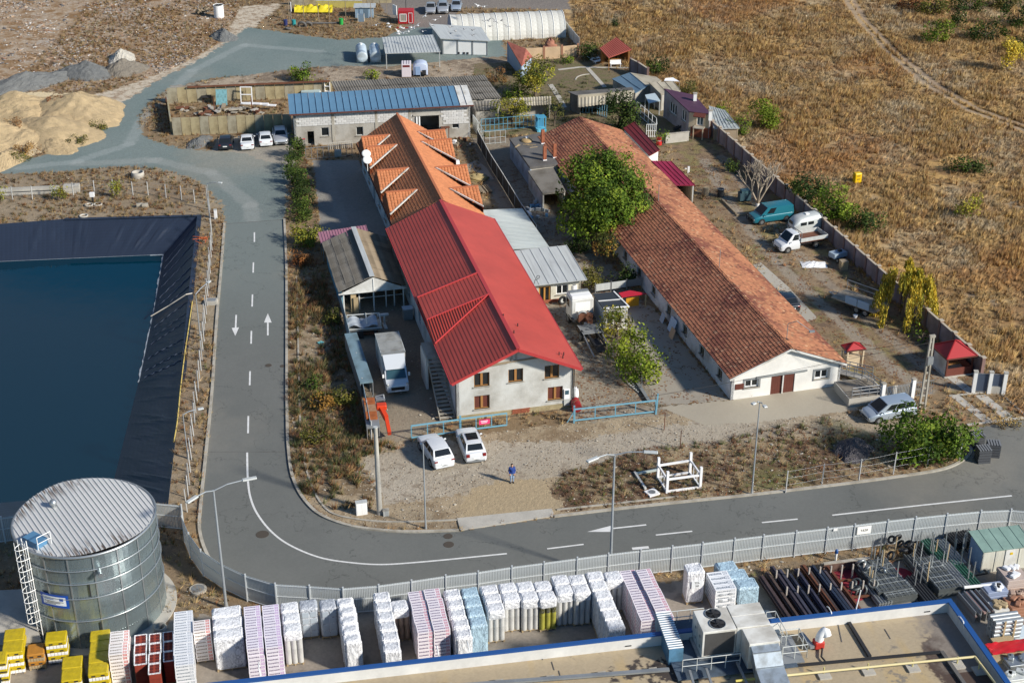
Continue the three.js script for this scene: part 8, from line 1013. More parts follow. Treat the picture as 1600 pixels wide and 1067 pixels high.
// greenhouse tunnel
{const a=P(707,66),b=P(884,58.5),d=V().subVectors(b,a),L=d.length(),g=thing('greenhouse','white film tunnel greenhouse with ribbed hoops','greenhouse',a,-Math.atan2(d.z,d.x)),R=3.3,N=10,cm=mat(.62,.615,.57,.5,{map: T_dirty,s: 6});cm.side=DS;for (let i=0;i<N;i++) {const x0=i*L / N,x1=(i+1)*L / N,mb=new MB(),K=16;for (let k=0;k<K;k++) {const t0=Math.PI*k / K,t1=Math.PI*(k+1) / K,p=(x,t,s)=>V(x,Math.sin(t)*(R - s),-R+Math.cos(t)*(R - s)),xm=(x0+x1) / 2;mb.quad(p(x0,t0,0),p(xm,t0,.07),p(xm,t1,.07),p(x0,t1,0));mb.quad(p(xm,t0,.07),p(x1,t0,0),p(x1,t1,0),p(xm,t1,.07));} mb.build('cover_panel',cm,g);} for (let i=0;i <= N;i++) mesh('hoop',new THREE.TorusGeometry(R+.02,.05,5,24,Math.PI).rotateY(Math.PI / 2).translate(i*L / N,0,-R),M.white,g);for (const x of [0,L]) {const s=new THREE.CircleGeometry(R - .02,24,0,Math.PI).rotateY(x?Math.PI / 2:-Math.PI / 2).translate(x,0,-R);const em=x?cm:mat(.35,.45,.55,.5);em.side=DS;mesh('end_film',s,em,g);}}
// far yard canopy, white shed, bulk tanks, huts
quadShed('canopy','open canopy with white corrugated sheet roof','canopy',[[602,83.5,2.3],[688,81,2.3],[676,54,2.7],[597,58,2.7]],{roof: M.metalLight,ribs: .45,posts: 1,th: .06,inset: .03});
{const [g,ins]=quadShed('white_shed','white shed with big overhanging grey roof and three doors','shed',[[688,60,2.5],[766,64,2.3],[752,42,2.7],[670,37,3.0]],{roof: M.metalLight,wall: M.whiteDirty,inset: .1,th: .1});const [a,b]=faceOf(ins,0),B=basis(a,b),L=a.distanceTo(b);for (let i=0;i<3;i++) mesh('door',new MB().box(L / 3 - .25,2.0,.06,L*(i+.5) / 3,.1,.03).get().applyMatrix4(B),M.white,g);for (let i=0;i <= 3;i++) mesh('column',new MB().box(.12,2.3,.14,L*i / 3,0,.04).get().applyMatrix4(B),M.metalGrey,g);for (const x of [.36,.48,.56]) mesh('vent',new MB().box(.3,.3,.05,L*x,.15,.1).get().applyMatrix4(B),M.dark,g);}
{const g=thing('bulk_tank','pale blue lying bulk tank, left one of two','tank',P(566,99),headTo(P(566,99),P(564,84)),'pale blue bulk tanks by the canopy');const L=4.6,tm=mat(.52,.62,.70,.4,{map: T_dirty,s: 3});new MB().tube(V(0,.95,0),V(0,.95,-L),.82,.82,22).build('shell',tm,g);mesh('end_dome',new THREE.SphereGeometry(.82,18,8,0,6.3,0,Math.PI / 2).scale(1,.3,1).rotateX(Math.PI / 2).translate(0,.95,0),tm,g);for (const z of [-.5,-3.9]) boxOn(g,'saddle',M.whiteDirty,1.55,.55,.3,0,0,z);new MB().cyl(.2,.25,0,1.7,-3.8,10).build('hatch',M.white,g);dup(g,'pale blue lying bulk tank, right one of two',P(587,99),headTo(P(587,99),P(585,84)));}
{const c=thing('white_container','white transport box by the canopy post','container',P(635,121),.05);mesh('body',new RoundedBoxGeometry(1.35,1.9,1.8,2,.05).translate(0,1.0,-.9),mat(.66,.60,.64,.5),c);for (const x of [-.35,.05,.4]) boxOn(c,'strap',M.dark,.05,.03,1.7,x,1.95,-.9);boxOn(c,'vent_row',M.redDark,1.0,.3,.03,.0,1.5,.0);const h=thing('cattle_trailer','pale blue rounded animal trailer by the white box','trailer',P(657,121),.05);const rows=[];for (const [z,k] of [[0,.9],[-.2,1],[-1.8,1],[-2.1,.85]]) {const pts=[[1.05,.35],[1.05,1.3],[.85,1.85],[.4,2.05],[0,2.1]].map(([x,y])=>[x*k,y*(k*.3+.7)]);rows.push([...pts.map(([x,y])=>V(x,y,z)),...pts.slice(0,-1).reverse().map(([x,y])=>V(-x,y,z))]);} const zero=(r)=>r.map((q)=>V(q.x*.02,1,q.z));const m=mat(.42,.48,.62,.5);m.side=DS;mesh('body',gridGeo([zero(rows[0]),...rows,zero(rows[3])]),m,h);for (const s of [-1,1]) wheelParts(h,s*1.05,-1,.33);boxOn(h,'door',mat(.25,.36,.55,.5),.7,1.2,.05,-.35,.4,.06);boxOn(h,'wheel_cover',M.dark,.5,.6,.06,.55,.5,.06);new MB().tube(V(0,.4,.1),V(0,.4,1.1),.05).build('drawbar',M.steel,h);}
{const g=thing('red_hut','small red ribbed kiosk with white window and door','kiosk',P(634,38),.0),rm=mat(.42,.02,.025,.5);boxOn(g,'body',rm,2.4,2.0,2.0,0,.1,-1);ribbedRoof(g,'roof',V(-1.35,.15,2.15),V(-1.35,-2.2,2.15),V(1.35,-2.2,2.2),V(1.35,.15,2.2),rm,.2);g.children[1].name='roof';{const f=new MB();f.box(1.0,.1,.06,-.4,.45,.02).box(1.0,.1,.06,-.4,1.6,.02).box(.1,1.2,.06,-.9,.5,.02).box(.1,1.2,.06,.1,.5,.02);f.build('window_frame',M.white,g);boxOn(g,'pane',mat(.3,.34,.28,.2),.9,1.1,.03,-.4,.5,.0);const d=new MB();d.box(.62,.06,.05,.75,.2,.02).box(.62,.06,.05,.75,1.8,.02).box(.06,1.6,.05,.46,.2,.02).box(.06,1.6,.05,1.04,.2,.02);d.build('door_frame',M.white,g);} for (let i=0;i<9;i++) boxOn(g,'rib',mat(.33,.015,.02,.5),.05,1.9,.03,-1.1+i*.27,.15,.005);
  const s=thing('board_sign','tall white board standing left of the red kiosk','sign',P(617,28),.6);boxOn(s,'board',M.plasticWhite,.1,1.6,1.2,0,.5,0);boxOn(s,'leg',M.steel,.08,.6,.08,0,0,.4);const pm2=thing('flag_pole','thin dark pole behind the red kiosk','pole',P(634.5,26),0);new MB().cyl(.06,4.2,0,0,0,8,.04).build('pole',M.dark,pm2);new MB().cyl(.15,.1,0,0,0,10).build('base',M.conc,pm2);
  const bh=thing('blue_hut','grey blue ribbed hut with flat white roof','hut',P(569,28),.05),bm=mat(.24,.34,.44,.5);boxOn(bh,'body',bm,2.9,1.7,2.0,0,0,-1);for (let i=0;i<12;i++) boxOn(bh,'rib',mat(.34,.44,.52,.5),.07,1.65,.04,-1.35+i*.245,.02,.01);boxOn(bh,'roof',M.metalLight,3.5,.1,2.5,.1,1.7,-1);boxOn(bh,'door',mat(.10,.15,.2,.5),.7,1.5,.05,.3,0,.04);const cb=thing('wire_crate','dark framed crate before the blue hut','crate',P(564,34),.05);boxOn(cb,'crate',mat(.14,.2,.26,.6),.95,1.1,.8,0,0,-.4);for (const x of [-.48,.48]) boxOn(cb,'frame',M.whiteDirty,.06,1.15,.85,x,0,-.4);}
{// fenced pen with yellow tarpaulins, tyres, drums
  wireFence('pen_fence','tall wire fence of the yellow tarpaulin pen',px(452,34,475,34,498,34,515,33,540,32,580,31,605,30),3.2,{w: .08,m: M.woodOld,wires: [.95]});const t=thing('yellow_tarp','bright yellow tarpaulin draped on a heap behind the fence','tarpaulin',P(488,18),0);{const rows=[];for (let i=0;i <= 8;i++) {const r=[];for (let j=0;j <= 22;j++) r.push(V(-2.8+j*.28,.2+1.5*S(F_CLUMP,i / 26,j / 30)*Math.sin(Math.PI*i / 8*.85+.4),-1+i*.3));rows.push(r);} const m=mat(.62,.50,.02,.5);m.side=DS;mesh('sheet',gridGeo(rows),m,t);} const t2=thing('yellow_tarp','long pale yellow board wall behind the blue hut','panel',P(530,12),0);new MB().box(7.5,1.2,.1,0,0,0).build('board',mat(.5,.42,.12,.7,{map: T_streak,s: 2}),t2);boxOn(t2,'cap',M.whiteDirty,7.6,.1,.2,0,1.2,0);const ww=slabWall('pale concrete wall behind the yellow pen',P(455,8),P(612,4),1.5,8);const bd=thing('board_sign','white board fixed at the corner of the yellow pen','sign',P(455,30),.4);boxOn(bd,'board',M.plasticWhite,.08,1.5,.5,0,1.3,0);boxOn(bd,'post',M.steel,.08,2.8,.08,0,0,-.2);
  const ty=(x,y,r,lean,lab)=>{const g=thing('tyre',lab,'tyre',P(x,y),rr(-.2,.2));mesh('tread',new THREE.TorusGeometry(r*.72,r*.28,8,20).rotateX(lean).translate(0,lean?r*.35:r*.95,0),M.rubber.clone(),g);g.children[0].material.color.setRGB(.10,.095,.09);return g;};ty(472,42,.75,.25,'large grey lorry tyre standing by the pen fence');ty(481,41,.7,.5,'dark lorry tyre leaning right of the large tyre');ty(450,46,.55,1.5,'pale tyre lying at the pen corner');
  const dr=(x,y,m,lab)=>{const g=thing('plastic_drum',lab,'drum',P(x,y),0);new MB().cyl(.32,.95,0,0,0,14).build('drum',m,g);mesh('rim',new THREE.TorusGeometry(.33,.03,6,16).rotateX(Math.PI / 2).translate(0,.9,0),m,g);};dr(459,40,mat(.02,.25,.26,.4),'turquoise plastic drum at the pen corner');dr(533,38,mat(.02,.32,.06,.4),'green plastic drum on the pen edge');dr(446,40,mat(.02,.03,.12,.4),'dark blue drum at the pen corner');const lg=thing('log','long dark log along the pen edge','log',P(508,38),0);new MB().tube(V(-2.6,.18,0),V(2.2,.18,-.2),.17,.15).build('log',M.tar,lg);
  const bar=thing('white_silo','white round tank at the edge of the rubble field','tank',P(342,27),0);new MB().cyl(.8,2.0,0,0,0,20).build('shell',M.plasticWhite,bar);mesh('rim',new THREE.TorusGeometry(.8,.05,6,24).rotateX(Math.PI / 2).translate(0,2.0,0),M.white,bar);new MB().cyl(.7,.03,0,1.97,0,20).build('lid',M.metalGrey,bar);const lp=thing('log_pile','pile of grey logs beside the white round tank','logs',P(317,22),.3);for (let i=0;i<14;i++) new MB().tube(V(rr(-1.4,1.4),rr(.1,.9),rr(-.6,.6)),V(rr(-1.4,1.4)+.6,rr(.2,1.4),rr(-.8,.8)),.12,.1,7).build('log',M.woodOld,lp);}
// mounds of sand, gravel and chalk
function mound(label,x,y,w,h,d,m,s=0,cat='mound') {const N=72,g=new THREE.PlaneGeometry(2.4,2.4,N,N).rotateX(-Math.PI / 2),p=g.attributes.position,a=hash(s,1,5)*3,pk=[[0,0,1]];for (let i=0;i<7;i++) {const t=hash(s,i,7)*6.28,r=.25+.55*hash(s,i,9);pk.push([Math.cos(t)*r,Math.sin(t)*r,.35+.5*hash(s,i,11)*(1.2 - r)]);} for (let i=0;i<p.count;i++) {const X=p.getX(i),Zz=p.getZ(i),jx=X+(S(F_SOFT2,X / 3+s*.3,Zz / 3) - .5)*.3,jz=Zz+(S(F_SOFT2,X / 3+.5,Zz / 3+s*.2) - .5)*.3;let e=0;for (const [cx,cz,ch] of pk) e += Math.exp(15*Math.max(0,ch - Math.hypot(jx - cx,jz - cz)*1.02)) - 1;let y=Math.log(1+e) / 15;const n=S(F_CLUMP,X / 3+s*.3,Zz / 3) - .5,f=S(F_FINE,X / 3+s*.1,Zz / 3) - .5;y=y>.004?y*h+n*Math.min(.5,y*.9)*h*.28+f*Math.min(1,y*6)*.22:-.06;p.setXYZ(i,X*w,y,Zz*d);} const u=g.attributes.uv;for (let i=0;i<u.count;i++) u.setXY(i,p.getX(i),p.getZ(i));g.computeVertexNormals();const o=mesh(cat==='mound'?'earth_mound':cat+'_pile',g,m);o.position.copy(P(x,y));o.rotation.y=a;return tag(o,label,cat);}
{const sd=mat(.68,.51,.29,.95,{map: T_mottle,s: 3.1,bump: .16}),gv=mat(.20,.205,.20,.95,{map: T_mottle,s: 2,bump: .1}),ch=mat(.62,.58,.50,.95,{map: T_mottle,s: 2,bump: .1}),br=mat(.24,.21,.17,.95,{map: T_mottle,s: 2,bump: .1});
  mound('big yellow sand pile beside the gravel road bend',118,178,7.4,3.0,6.0,sd,1,'sand');mound('yellow sand pile left behind the biggest one',28,172,6.6,2.7,5.0,sd,2,'sand');mound('yellow sand pile in front of the others',80,208,7.6,2.4,5.2,sd,3,'sand');mound('low yellow sand pile at the left edge',2,216,6.6,2.4,5.4,sd,4,'sand');mound('small sand pile by the road mouth',5,252,4.2,1.2,2.2,sd,5,'sand');mound('flat sand spill joining the road',85,228,4.0,1.0,2.2,sd,9,'sand');
  mound('long dark gravel ridge at the left edge',40,132,7.5,1.9,3.2,gv,6,'gravel');mound('dark grey gravel heap left of the brown one',135,115,4.6,2.0,3.0,gv,7,'gravel');mound('brownish gravel heap next to the road',192,111,3.6,1.9,2.6,br,8,'gravel');mound('white chalk heap behind the gravel heaps',189,92,3.4,1.6,2.0,ch,11,'chalk');mound('grey gravel heap at the road edge by the tank',350,58,2.8,1.4,1.8,gv,12,'gravel');mound('small dark gravel heap before the slab wall',312,222,2.6,.7,1.3,gv,13,'gravel');mound('low pale sand heap behind the parked cars',400,214,2.6,.6,1.3,br,14,'sand');mound('heap of dark plastic and rubbish near the minivan',1333,702,2.0,1.1,1.5,mat(.11,.10,.11,.4,{map: T_dirty,s: .6,bump: .15}),15,'rubbish');}
for (const [x,y,h,pal,lab] of [[86,158,1.6,'rust','dark dry shrub in the dip between the sand piles'],[22,196,1.4,'brown','brown dry shrub between the left sand piles'],[150,200,.2,'olive','green brown weeds at the foot of the big sand pile'],[40,232,.6,'brown','brown dry weeds between the front sand piles'],[120,222,.2,'olive','olive weeds at the road edge of the sand'],[30,248,.1,'olive','green brown weeds before the low sand pile']]) {const q=P(x,y,h);tree('dry_shrub',lab,'shrub',q.setY(h - .4),[[0,.5,0,1.5,.6,1.0]],.22,pal,{dens: .7});}
// scrap bay between the slab walls
{const f=(name,label,cat,x,y,fn,turn=0)=>{const g=thing(name,label,cat,P(x,y),turn);fn(g);};f('sheet_panel','turquoise worn panel leaning in the scrap bay','panel',346,165,(g)=>{new MB().box(1.5,2.2,.08,0,0,0,0,-.25).build('panel',mat(.20,.42,.46,.6,{map: T_dirty,s: 1}),g);new MB().box(1.6,.08,.1,0,.02,.05).build('frame',M.metalGrey,g);});f('sheet_panel','pale blue double panel leaning in the scrap bay','panel',364,157,(g)=>{for (const y of [0,.9]) new MB().box(1.3,.85,.08,0,y,-.1 - y*.2,0,-.25).build('panel',mat(.36,.58,.66,.5,{map: T_dirty,s: 1}),g);});f('window_frame','large white empty window frame leaning on the slab wall','window frame',385,161,(g)=>{new MB().box(1.6,.12,.1,0,0,0).box(1.6,.12,.1,0,1.1,-.15).box(1.6,.12,.1,0,2.1,-.3).beam(V(-.75,0,0),V(-.75,2.2,-.32),.12).beam(V(.75,0,0),V(.75,2.2,-.32),.12).build('frame',M.plasticWhite,g);});f('window_frame','white frames lying behind the front slab wall','window frame',400,173,(g)=>{for (let i=0;i<4;i++) new MB().box(1.7,.1,.6,i*1.0 - 1.2,.6+rr(0,.3),-.3,rr(-.2,.2)).build('frame',M.plasticWhite,g);});f('white_cabinet','white freezer box beside the blue roof','cabinet',488,153,(g)=>{boxOn(g,'body',M.plasticWhite,2.2,.9,.9,0,0,0);boxOn(g,'lid',mat(.4,.5,.52,.5),2.5,.15,1.0,-.2,.9,0);});f('shelf_frame','small white shelf rack at the end of the grey roof','rack',512,151,(g)=>{for (const y of [.1,.8,1.5]) boxOn(g,'shelf',M.plasticWhite,.7,.06,.5,0,y,0);for (const x of [-.35,.35]) boxOn(g,'post',M.plasticWhite,.06,2.1,.5,x,0,0);});f('car_bonnet','dark bonnet panel on the scrap in the bay','panel',323,160,(g)=>{new MB().box(1.3,.06,.9,0,.9,0,0,.3).build('panel',M.dark,g);for (const x of [-.5,.5]) boxOn(g,'leg',M.rust,.08,.9,.08,x,0,0);});f('scrap_heap','heap of planks and scrap inside the slab bay','scrap',350,176,(g)=>{for (let i=0;i<44;i++) new MB().box(rr(.3,1.6),rr(.06,.25),rr(.2,.6),rr(-6.2,5.5),rr(0,.55),rr(-1.2,1.4),rr(0,3),rr(-.2,.2)).build('scrap_piece',[M.woodOld,M.conc,M.rust,M.plasterRaw][i % 4],g);});
  f('iron_post','rusty iron posts standing in the slab bay','posts',335,176,(g)=>{for (const x of [-6.3,0,5.0]) boxOn(g,'post',M.rust,.12,2.2,.12,x,0,0);});f('awning','small red tent roof by the workshop corner','tent',467,226,(g)=>{const m=mat(.45,.02,.03,.6);m.side=DS;const mb=new MB();mb.quad(V(-.5,1.1,.5),V(.9,.9,.6),V(.5,1.7,0),V(-.3,1.7,-.1));mb.quad(V(-.5,1.1,-.6),V(-.5,1.1,.5),V(-.3,1.7,-.1),V(-.3,1.7,-.12));mb.build('cloth',m,g);for (const [x,z] of [[-.4,.4],[.8,.5]]) boxOn(g,'post',M.steel,.05,1.1,.05,x,0,z);});
  const wg=thing('yard_gate','grey railed gate closing the paved yard','gate',V(0,0,0),0),a=P(478,250),b=P(550,243);new MB().beam(a.clone().setY(1.5),b.clone().setY(1.5),.06).beam(a.clone().setY(.1),b.clone().setY(.1),.06).build('rail',M.steel,wg);for (let i=0;i <= 8;i++) {const p=a.clone().lerp(b,i / 8);new MB().box(.07,1.6,.07,p.x,0,p.z).build('post',M.steel,wg);} const wr=thing('slatted_rail','low pale slatted rail before the workshop','railing',V(0,0,0),0),c=P(513,234),d=P(550,231);new MB().beam(c.clone().setY(.9),d.clone().setY(.9),.08).build('rail',M.concNew,wr);for (let i=0;i <= 12;i++) {const p=c.clone().lerp(d,i / 12);new MB().box(.1,.9,.08,p.x,0,p.z).build('slat',M.concNew,wr);} new MB().box(.8,.9,.5,P(528,245).x,0,P(528,245).z).build('pier',M.concNew,wr);}
// pond side odds: rings, blocks, pipes
{const ring=(x,y,r,h,lab)=>{const g=thing('concrete_ring',lab,'ring',P(x,y),0);mesh('ring',new THREE.LatheGeometry([[r*.72,0],[r,0],[r,h],[r*.72,h],[r*.72,0]].map((q)=>new THREE.Vector2(...q)),24),M.concNew,g);mesh('joint',new THREE.TorusGeometry(r,.03,6,24).rotateX(Math.PI / 2).translate(0,h*.5,0),M.conc,g);};ring(215,277,.75,.7,'big concrete well ring in the weeds by the road');ring(138,321,.5,.15,'flat white ring behind the pond, left of the pair');ring(152,320,.5,.15,'flat white ring behind the pond, right of the pair');ring(130,338,.5,.15,'flat white ring on the edge of the pond liner');const bl=thing('block_stack','few grey blocks lying behind the pond','blocks',P(222,324),.2);for (let i=0;i<4;i++) boxOn(bl,'block',M.conc,.7,.25,.35,i % 2*.6 - .3,Math.floor(i / 2)*.22,rr(-.2,.2),rr(-.2,.2));const pb=thing('meter_post','white box on a dark post behind the pond','box',P(144.5,316),0);boxOn(pb,'post',M.dark,.18,.7,.18,0,0,0);boxOn(pb,'box',M.plasticWhite,.5,.5,.35,0,.7,0);const ol=thing('concrete_beam','long concrete beams stacked in the weeds at far left','beams',P(30,303),.05);for (let i=0;i<5;i++) new MB().beam(V(-4,.15+(i % 2)*.3,i*.3 - .6),V(4.5,.25+(i % 2)*.35,i*.28 - .9),.25).build('beam',M.concNew,ol);const oc=thing('concrete_block','pale concrete block in the weeds by the pond fence','block',P(112,300),.1);boxOn(oc,'block',M.concNew,1.8,.9,.9,0,0,0);boxOn(oc,'lug',M.steel,.2,.15,.1,.3,.9,0);const of=thing('plastic_net','orange plastic mesh tangled on the pond fence','net',P(314,380),0);for (let i=0;i<16;i++) new MB().tube(V(rr(-.9,.9),rr(.1,.8),rr(-.4,.4)),V(rr(-.9,.9),rr(.1,.8),rr(-.4,.4)),.035,.02,5).build('strand',mat(.55,.12,.03,.6),of);const wb=thing('white_marker','white plastic post cap beside the road bend','marker',P(337,342),0);boxOn(wb,'post',M.plasticWhite,.3,1.1,.2,0,0,0);boxOn(wb,'cap',M.metalLight,.35,.06,.25,0,1.1,0);const cb=thing('roadside_box','pale concrete box on the kerb by the pond','box',P(331,474),0);boxOn(cb,'body',M.concNew,1.1,.4,.9,0,0,0);boxOn(cb,'lid',M.metalGrey,.8,.04,.6,0,.4,0);}
// right plot: trailer with blue boards, clutter, kiosk, gazebo, ramp
{const g=thing('flat_trailer','flat trailer with blue side boards beside the willow','trailer',P(1343,482),headTo(P(1365,478),P(1310,458)));boxOn(g,'bed',mat(.36,.31,.24,.9,{map: T_dirty,s: 2}),2.6,.15,5.0,0,.75,0);for (const z of [-.6,.8]) boxOn(g,'side_board',mat(.28,.40,.52,.5),.06,.75,1.3,-1.33,.85,z+.4);new MB().path([V(1.3,.9,-2.4),V(1.3,1.9,-2.4),V(1.3,1.9,2.2),V(1.3,.9,2.2)],.04).path([V(1.3,1.4,-2.4),V(1.3,1.4,2.2)],.03).build('rail',M.steel,g);for (const s of [-1,1]) {wheelParts(g,s*1.2,1.4,.38);wheelParts(g,s*1.2,.4,.38);} new MB().beam(V(-.5,.7,-2.5),V(0,.6,-3.6),.1).beam(V(.5,.7,-2.5),V(0,.6,-3.6),.1).build('drawbar',M.steel,g);
  const tb=thing('rubbish_bundle','crumpled white plastic sheeting lying on the ground','sheeting',P(1272,414),0);{const rows=[];for (let i=0;i <= 12;i++) {const r=[];for (let j=0;j <= 16;j++) {const x=-1.3+j*.165,z=-.8+i*.13,k=Math.max(0,1 - Math.hypot(x / 1.35,z / .8));r.push(V(x,.02+.5*Math.sqrt(k)*S(F_CLUMP,i / 14,j / 14),z));} rows.push(r);} const m=M.plasticWhite.clone();m.side=DS;mesh('sheet',gridGeo(rows),m,tb);} const cr=thing('hand_cart','blue grey cart with bonnet by the plot wall','cart',P(1309,406),.5);boxOn(cr,'body',mat(.30,.38,.46,.5),1.7,.5,1.0,0,.45,0);boxOn(cr,'tank',M.dark,.4,.2,.3,.2,.95,0);for (const [x,z] of [[-.6,.55],[.6,.55],[-.6,-.55],[.6,-.55]]) wheelParts(cr,z>0?.55:-.55,x,.25,.12);const bx=thing('wooden_box','brown wooden box beside the cart','box',P(1318,420),.2);boxOn(bx,'body',M.plank,.75,.9,.7,0,0,0);boxOn(bx,'lid',M.woodOld,.8,.06,.75,0,.9,0);const bk2=thing('bucket','white bucket on the ground by the barn track','bucket',P(1337,496),0);new MB().cyl(.18,.25,0,0,0,12,.22).build('bucket',M.plasticWhite,bk2);mesh('rim',new THREE.TorusGeometry(.22,.02,5,14).rotateX(Math.PI / 2).translate(0,.25,0),M.white,bk2);
  car('parked_car','dark car half hidden behind the barn roof edge','car',P(1226,478),headTo(P(1240,488),P(1215,462)),HATCH(CP.black));
  const t1=thing('tree_stump','cut tree stump near the magenta roof','stump',P(1103,304),0);new MB().cyl(.42,.85,0,0,0,14,.38).build('stump',M.woodOld,t1);new MB().cyl(.36,.03,0,.85,0,14).build('cut_face',M.plank,t1);const bb=thing('black_barrel','black barrel near the tree stump','barrel',P(1126,307),0);new MB().cyl(.38,.95,0,0,0,14).build('barrel',M.dark,bb);mesh('rim',new THREE.TorusGeometry(.38,.03,6,16).rotateX(Math.PI / 2).translate(0,.95,0),M.metalGrey,bb);const gf=thing('garden_beams','timber beams framing a bed near the bare tree','beams',V(0,0,0),0);for (const [a,b,c,d] of [[1128,311,1151,334],[1151,336,1186,331],[1133,303,1160,301]]) new MB().beam(P(a,b,.15),P(c,d,.15),.18,.2).build('beam',M.woodOld,gf);const mw=thing('old_machine','dark blue old machine under the bare tree','machine',P(1163,314),.2);boxOn(mw,'body',mat(.03,.07,.09,.6),1.3,.9,.9,0,.2,0);boxOn(mw,'hood',mat(.05,.11,.13,.5),1.1,.3,.8,.1,1.1,0);for (const s of [-1,1]) wheelParts(mw,s*.6,.1,.35,.15);const wp=thing('white_pump','small white pump post by the grass','pump',P(1076,270),0);boxOn(wp,'post',M.plasticWhite,.25,.8,.2,0,0,0);boxOn(wp,'arm',M.plasticWhite,.5,.1,.1,-.2,.5,0);
  const yc=thing('yellow_container','bright yellow plastic container standing in the dry field','container',P(1339,286),.3);mesh('body',new RoundedBoxGeometry(.95,1.3,.7,4,.18).translate(0,.7,0),mat(.72,.46,.006,.35),yc);for (const y of [.55,.95]) boxOn(yc,'recess',mat(.25,.14,.01,.6),.4,.12,.04,.0,y,.35);
  // hipped roofs on posts
  const hip=(name,label,cat,pos,turn,w,d,hE,hA,roofM,post)=>{const g=thing(name,label,cat,pos,turn),a=V(0,hA,0),c=[V(-w / 2,hE,d / 2),V(w / 2,hE,d / 2),V(w / 2,hE,-d / 2),V(-w / 2,hE,-d / 2)];const mb=new MB();for (let i=0;i<4;i++) {const p=c[i],q=c[(i+1) % 4];mb.tri(p,q,a,[0,0],[w,0],[w / 2,2]);} for (let i=0;i<4;i++) mb.beam(c[i].clone().add(V(0,.03,0)),a.clone().add(V(0,.05,0)),.1,.06);const m=roofM.clone();m.side=DS;mb.build('roof',m,g);new MB().beam(c[0],c[1],.06,.12).beam(c[1],c[2],.06,.12).beam(c[2],c[3],.06,.12).beam(c[3],c[0],.06,.12).build('eave',M.woodDark,g);for (const p of c) new MB().box(.13,hE,.13,p.x*.82,0,p.z*.82).build('post',post,g);return g;};
  const gz=hip('gazebo','wooden gazebo with red hipped roof by the plot wall','gazebo',P(1487,577),PHI,3.1,3.0,1.95,3.0,mat(.36,.02,.022,.5),M.woodDark);for (const [w,d,x,z] of [[2.5,.06,0,1.25],[.06,2.5,1.25,0]]) boxOn(gz,'parapet',mat(.14,.035,.022,.7),w,.75,d,x,.1,z);boxOn(gz,'back_panel',M.whiteDirty,.06,1.7,2.4,-1.25,.1,0);boxOn(gz,'table',M.wood,1.2,.08,.8,0,.7,0);boxOn(gz,'floor',M.concNew,2.9,.1,2.8,0,0,0);
  const ks=hip('shrine','small cream kiosk shrine with red roof at the barn corner','kiosk',P(1331,569),PHI,1.9,1.3,1.75,2.25,mat(.36,.02,.022,.5),M.cream);boxOn(ks,'counter',M.cream,1.3,1.0,.9,0,0,0);boxOn(ks,'back_wall',M.cream,1.3,.75,.06,0,1.0,-.42);for (let i=0;i<7;i++) boxOn(ks,'picture',[mat(.06,.18,.5,.5),mat(.5,.3,.2,.5),mat(.1,.4,.5,.5),M.plasticWhite][i % 4],.17,.4,.03,-.55+i*.18,1.1,-.36);
  // loading ramp with railings and slatted gate
  const rp=thing('loading_ramp','raised concrete loading ramp with steel railings','ramp',P(1327,636),PHI - .03),q=localOf(P(1327,636),PHI - .03);new MB().box(3.6,.8,3.2,1.75,0,-1.6).build('platform',M.concNew,rp);new MB().box(3.4,.02,3.0,1.75,.8,-1.6).build('platform_top',mat(.22,.19,.15,.9,{map: T_dirty,s: 2}),rp);const rl=(a,b,n,y0,y1)=>{const mb=new MB();for (const h of [.35,.7,1.0]) mb.tube(V(a[0],y0+h,a[1]),V(b[0],y1+h,b[1]),.035,.035,6);for (let i=0;i <= n;i++) {const t=i / n;mb.tube(V(a[0]+(b[0] - a[0])*t,y0+(y1 - y0)*t - .1,a[1]+(b[1] - a[1])*t),V(a[0]+(b[0] - a[0])*t,y0+(y1 - y0)*t+1,a[1]+(b[1] - a[1])*t),.04,.04,6);} mb.build('railing',M.steel,rp);};rl([.2,-.1],[3.4,-.1],4,.8,.8);rl([3.4,-.1],[2.6,-3.2],4,.8,.8);rl([2.6,-3.2],[.6,-6.8],5,.8,.1);rl([3.6,-3.2],[1.6,-6.8],5,.8,.1);new MB().beam(V(3.1,.75,-3.2),V(1.1,.05,-6.9),.9,.1).build('ramp_slope',M.concNew,rp);
  const sg=thing('slatted_gate','grey slatted gate between white pillars behind the minivan','gate',V(0,0,0),0),ga=P(1378,629),gb=P(1425,622),gd=V().subVectors(gb,ga),ry=-Math.atan2(gd.z,gd.x);for (const p of [ga,gb]) {new MB().box(.32,1.9,.32,p.x,0,p.z,ry).build('pillar',M.plasticWhite,sg);new MB().box(.4,.08,.4,p.x,1.9,p.z,ry).build('pillar_cap',M.conc,sg);} for (let i=1;i<20;i++) {const p=ga.clone().lerp(gb,i / 20);new MB().box(.08,1.4,.03,p.x,.15,p.z,ry).build('slat',i<10?M.whiteDirty:M.metalGrey,sg);} for (const h of [.3,1.4]) new MB().beam(ga.clone().setY(h),gb.clone().setY(h),.05).build('rail',M.steel,sg);const mg=thing('mesh_gate','thin wire mesh gate right of the slatted gate','gate',V(0,0,0),0),mc=P(1427,622),me=P(1457,617);new MB().beam(mc.clone().setY(1.5),me.clone().setY(1.5),.05).beam(mc.clone().setY(.2),me.clone().setY(.2),.05).beam(mc.clone().setY(.85),me.clone().setY(.85),.03).build('rail',M.steel,mg);for (let i=0;i <= 9;i++) {const p=mc.clone().lerp(me,i / 9);new MB().box(.035,1.4,.035,p.x,.15,p.z).build('bar',M.steel,mg);}}
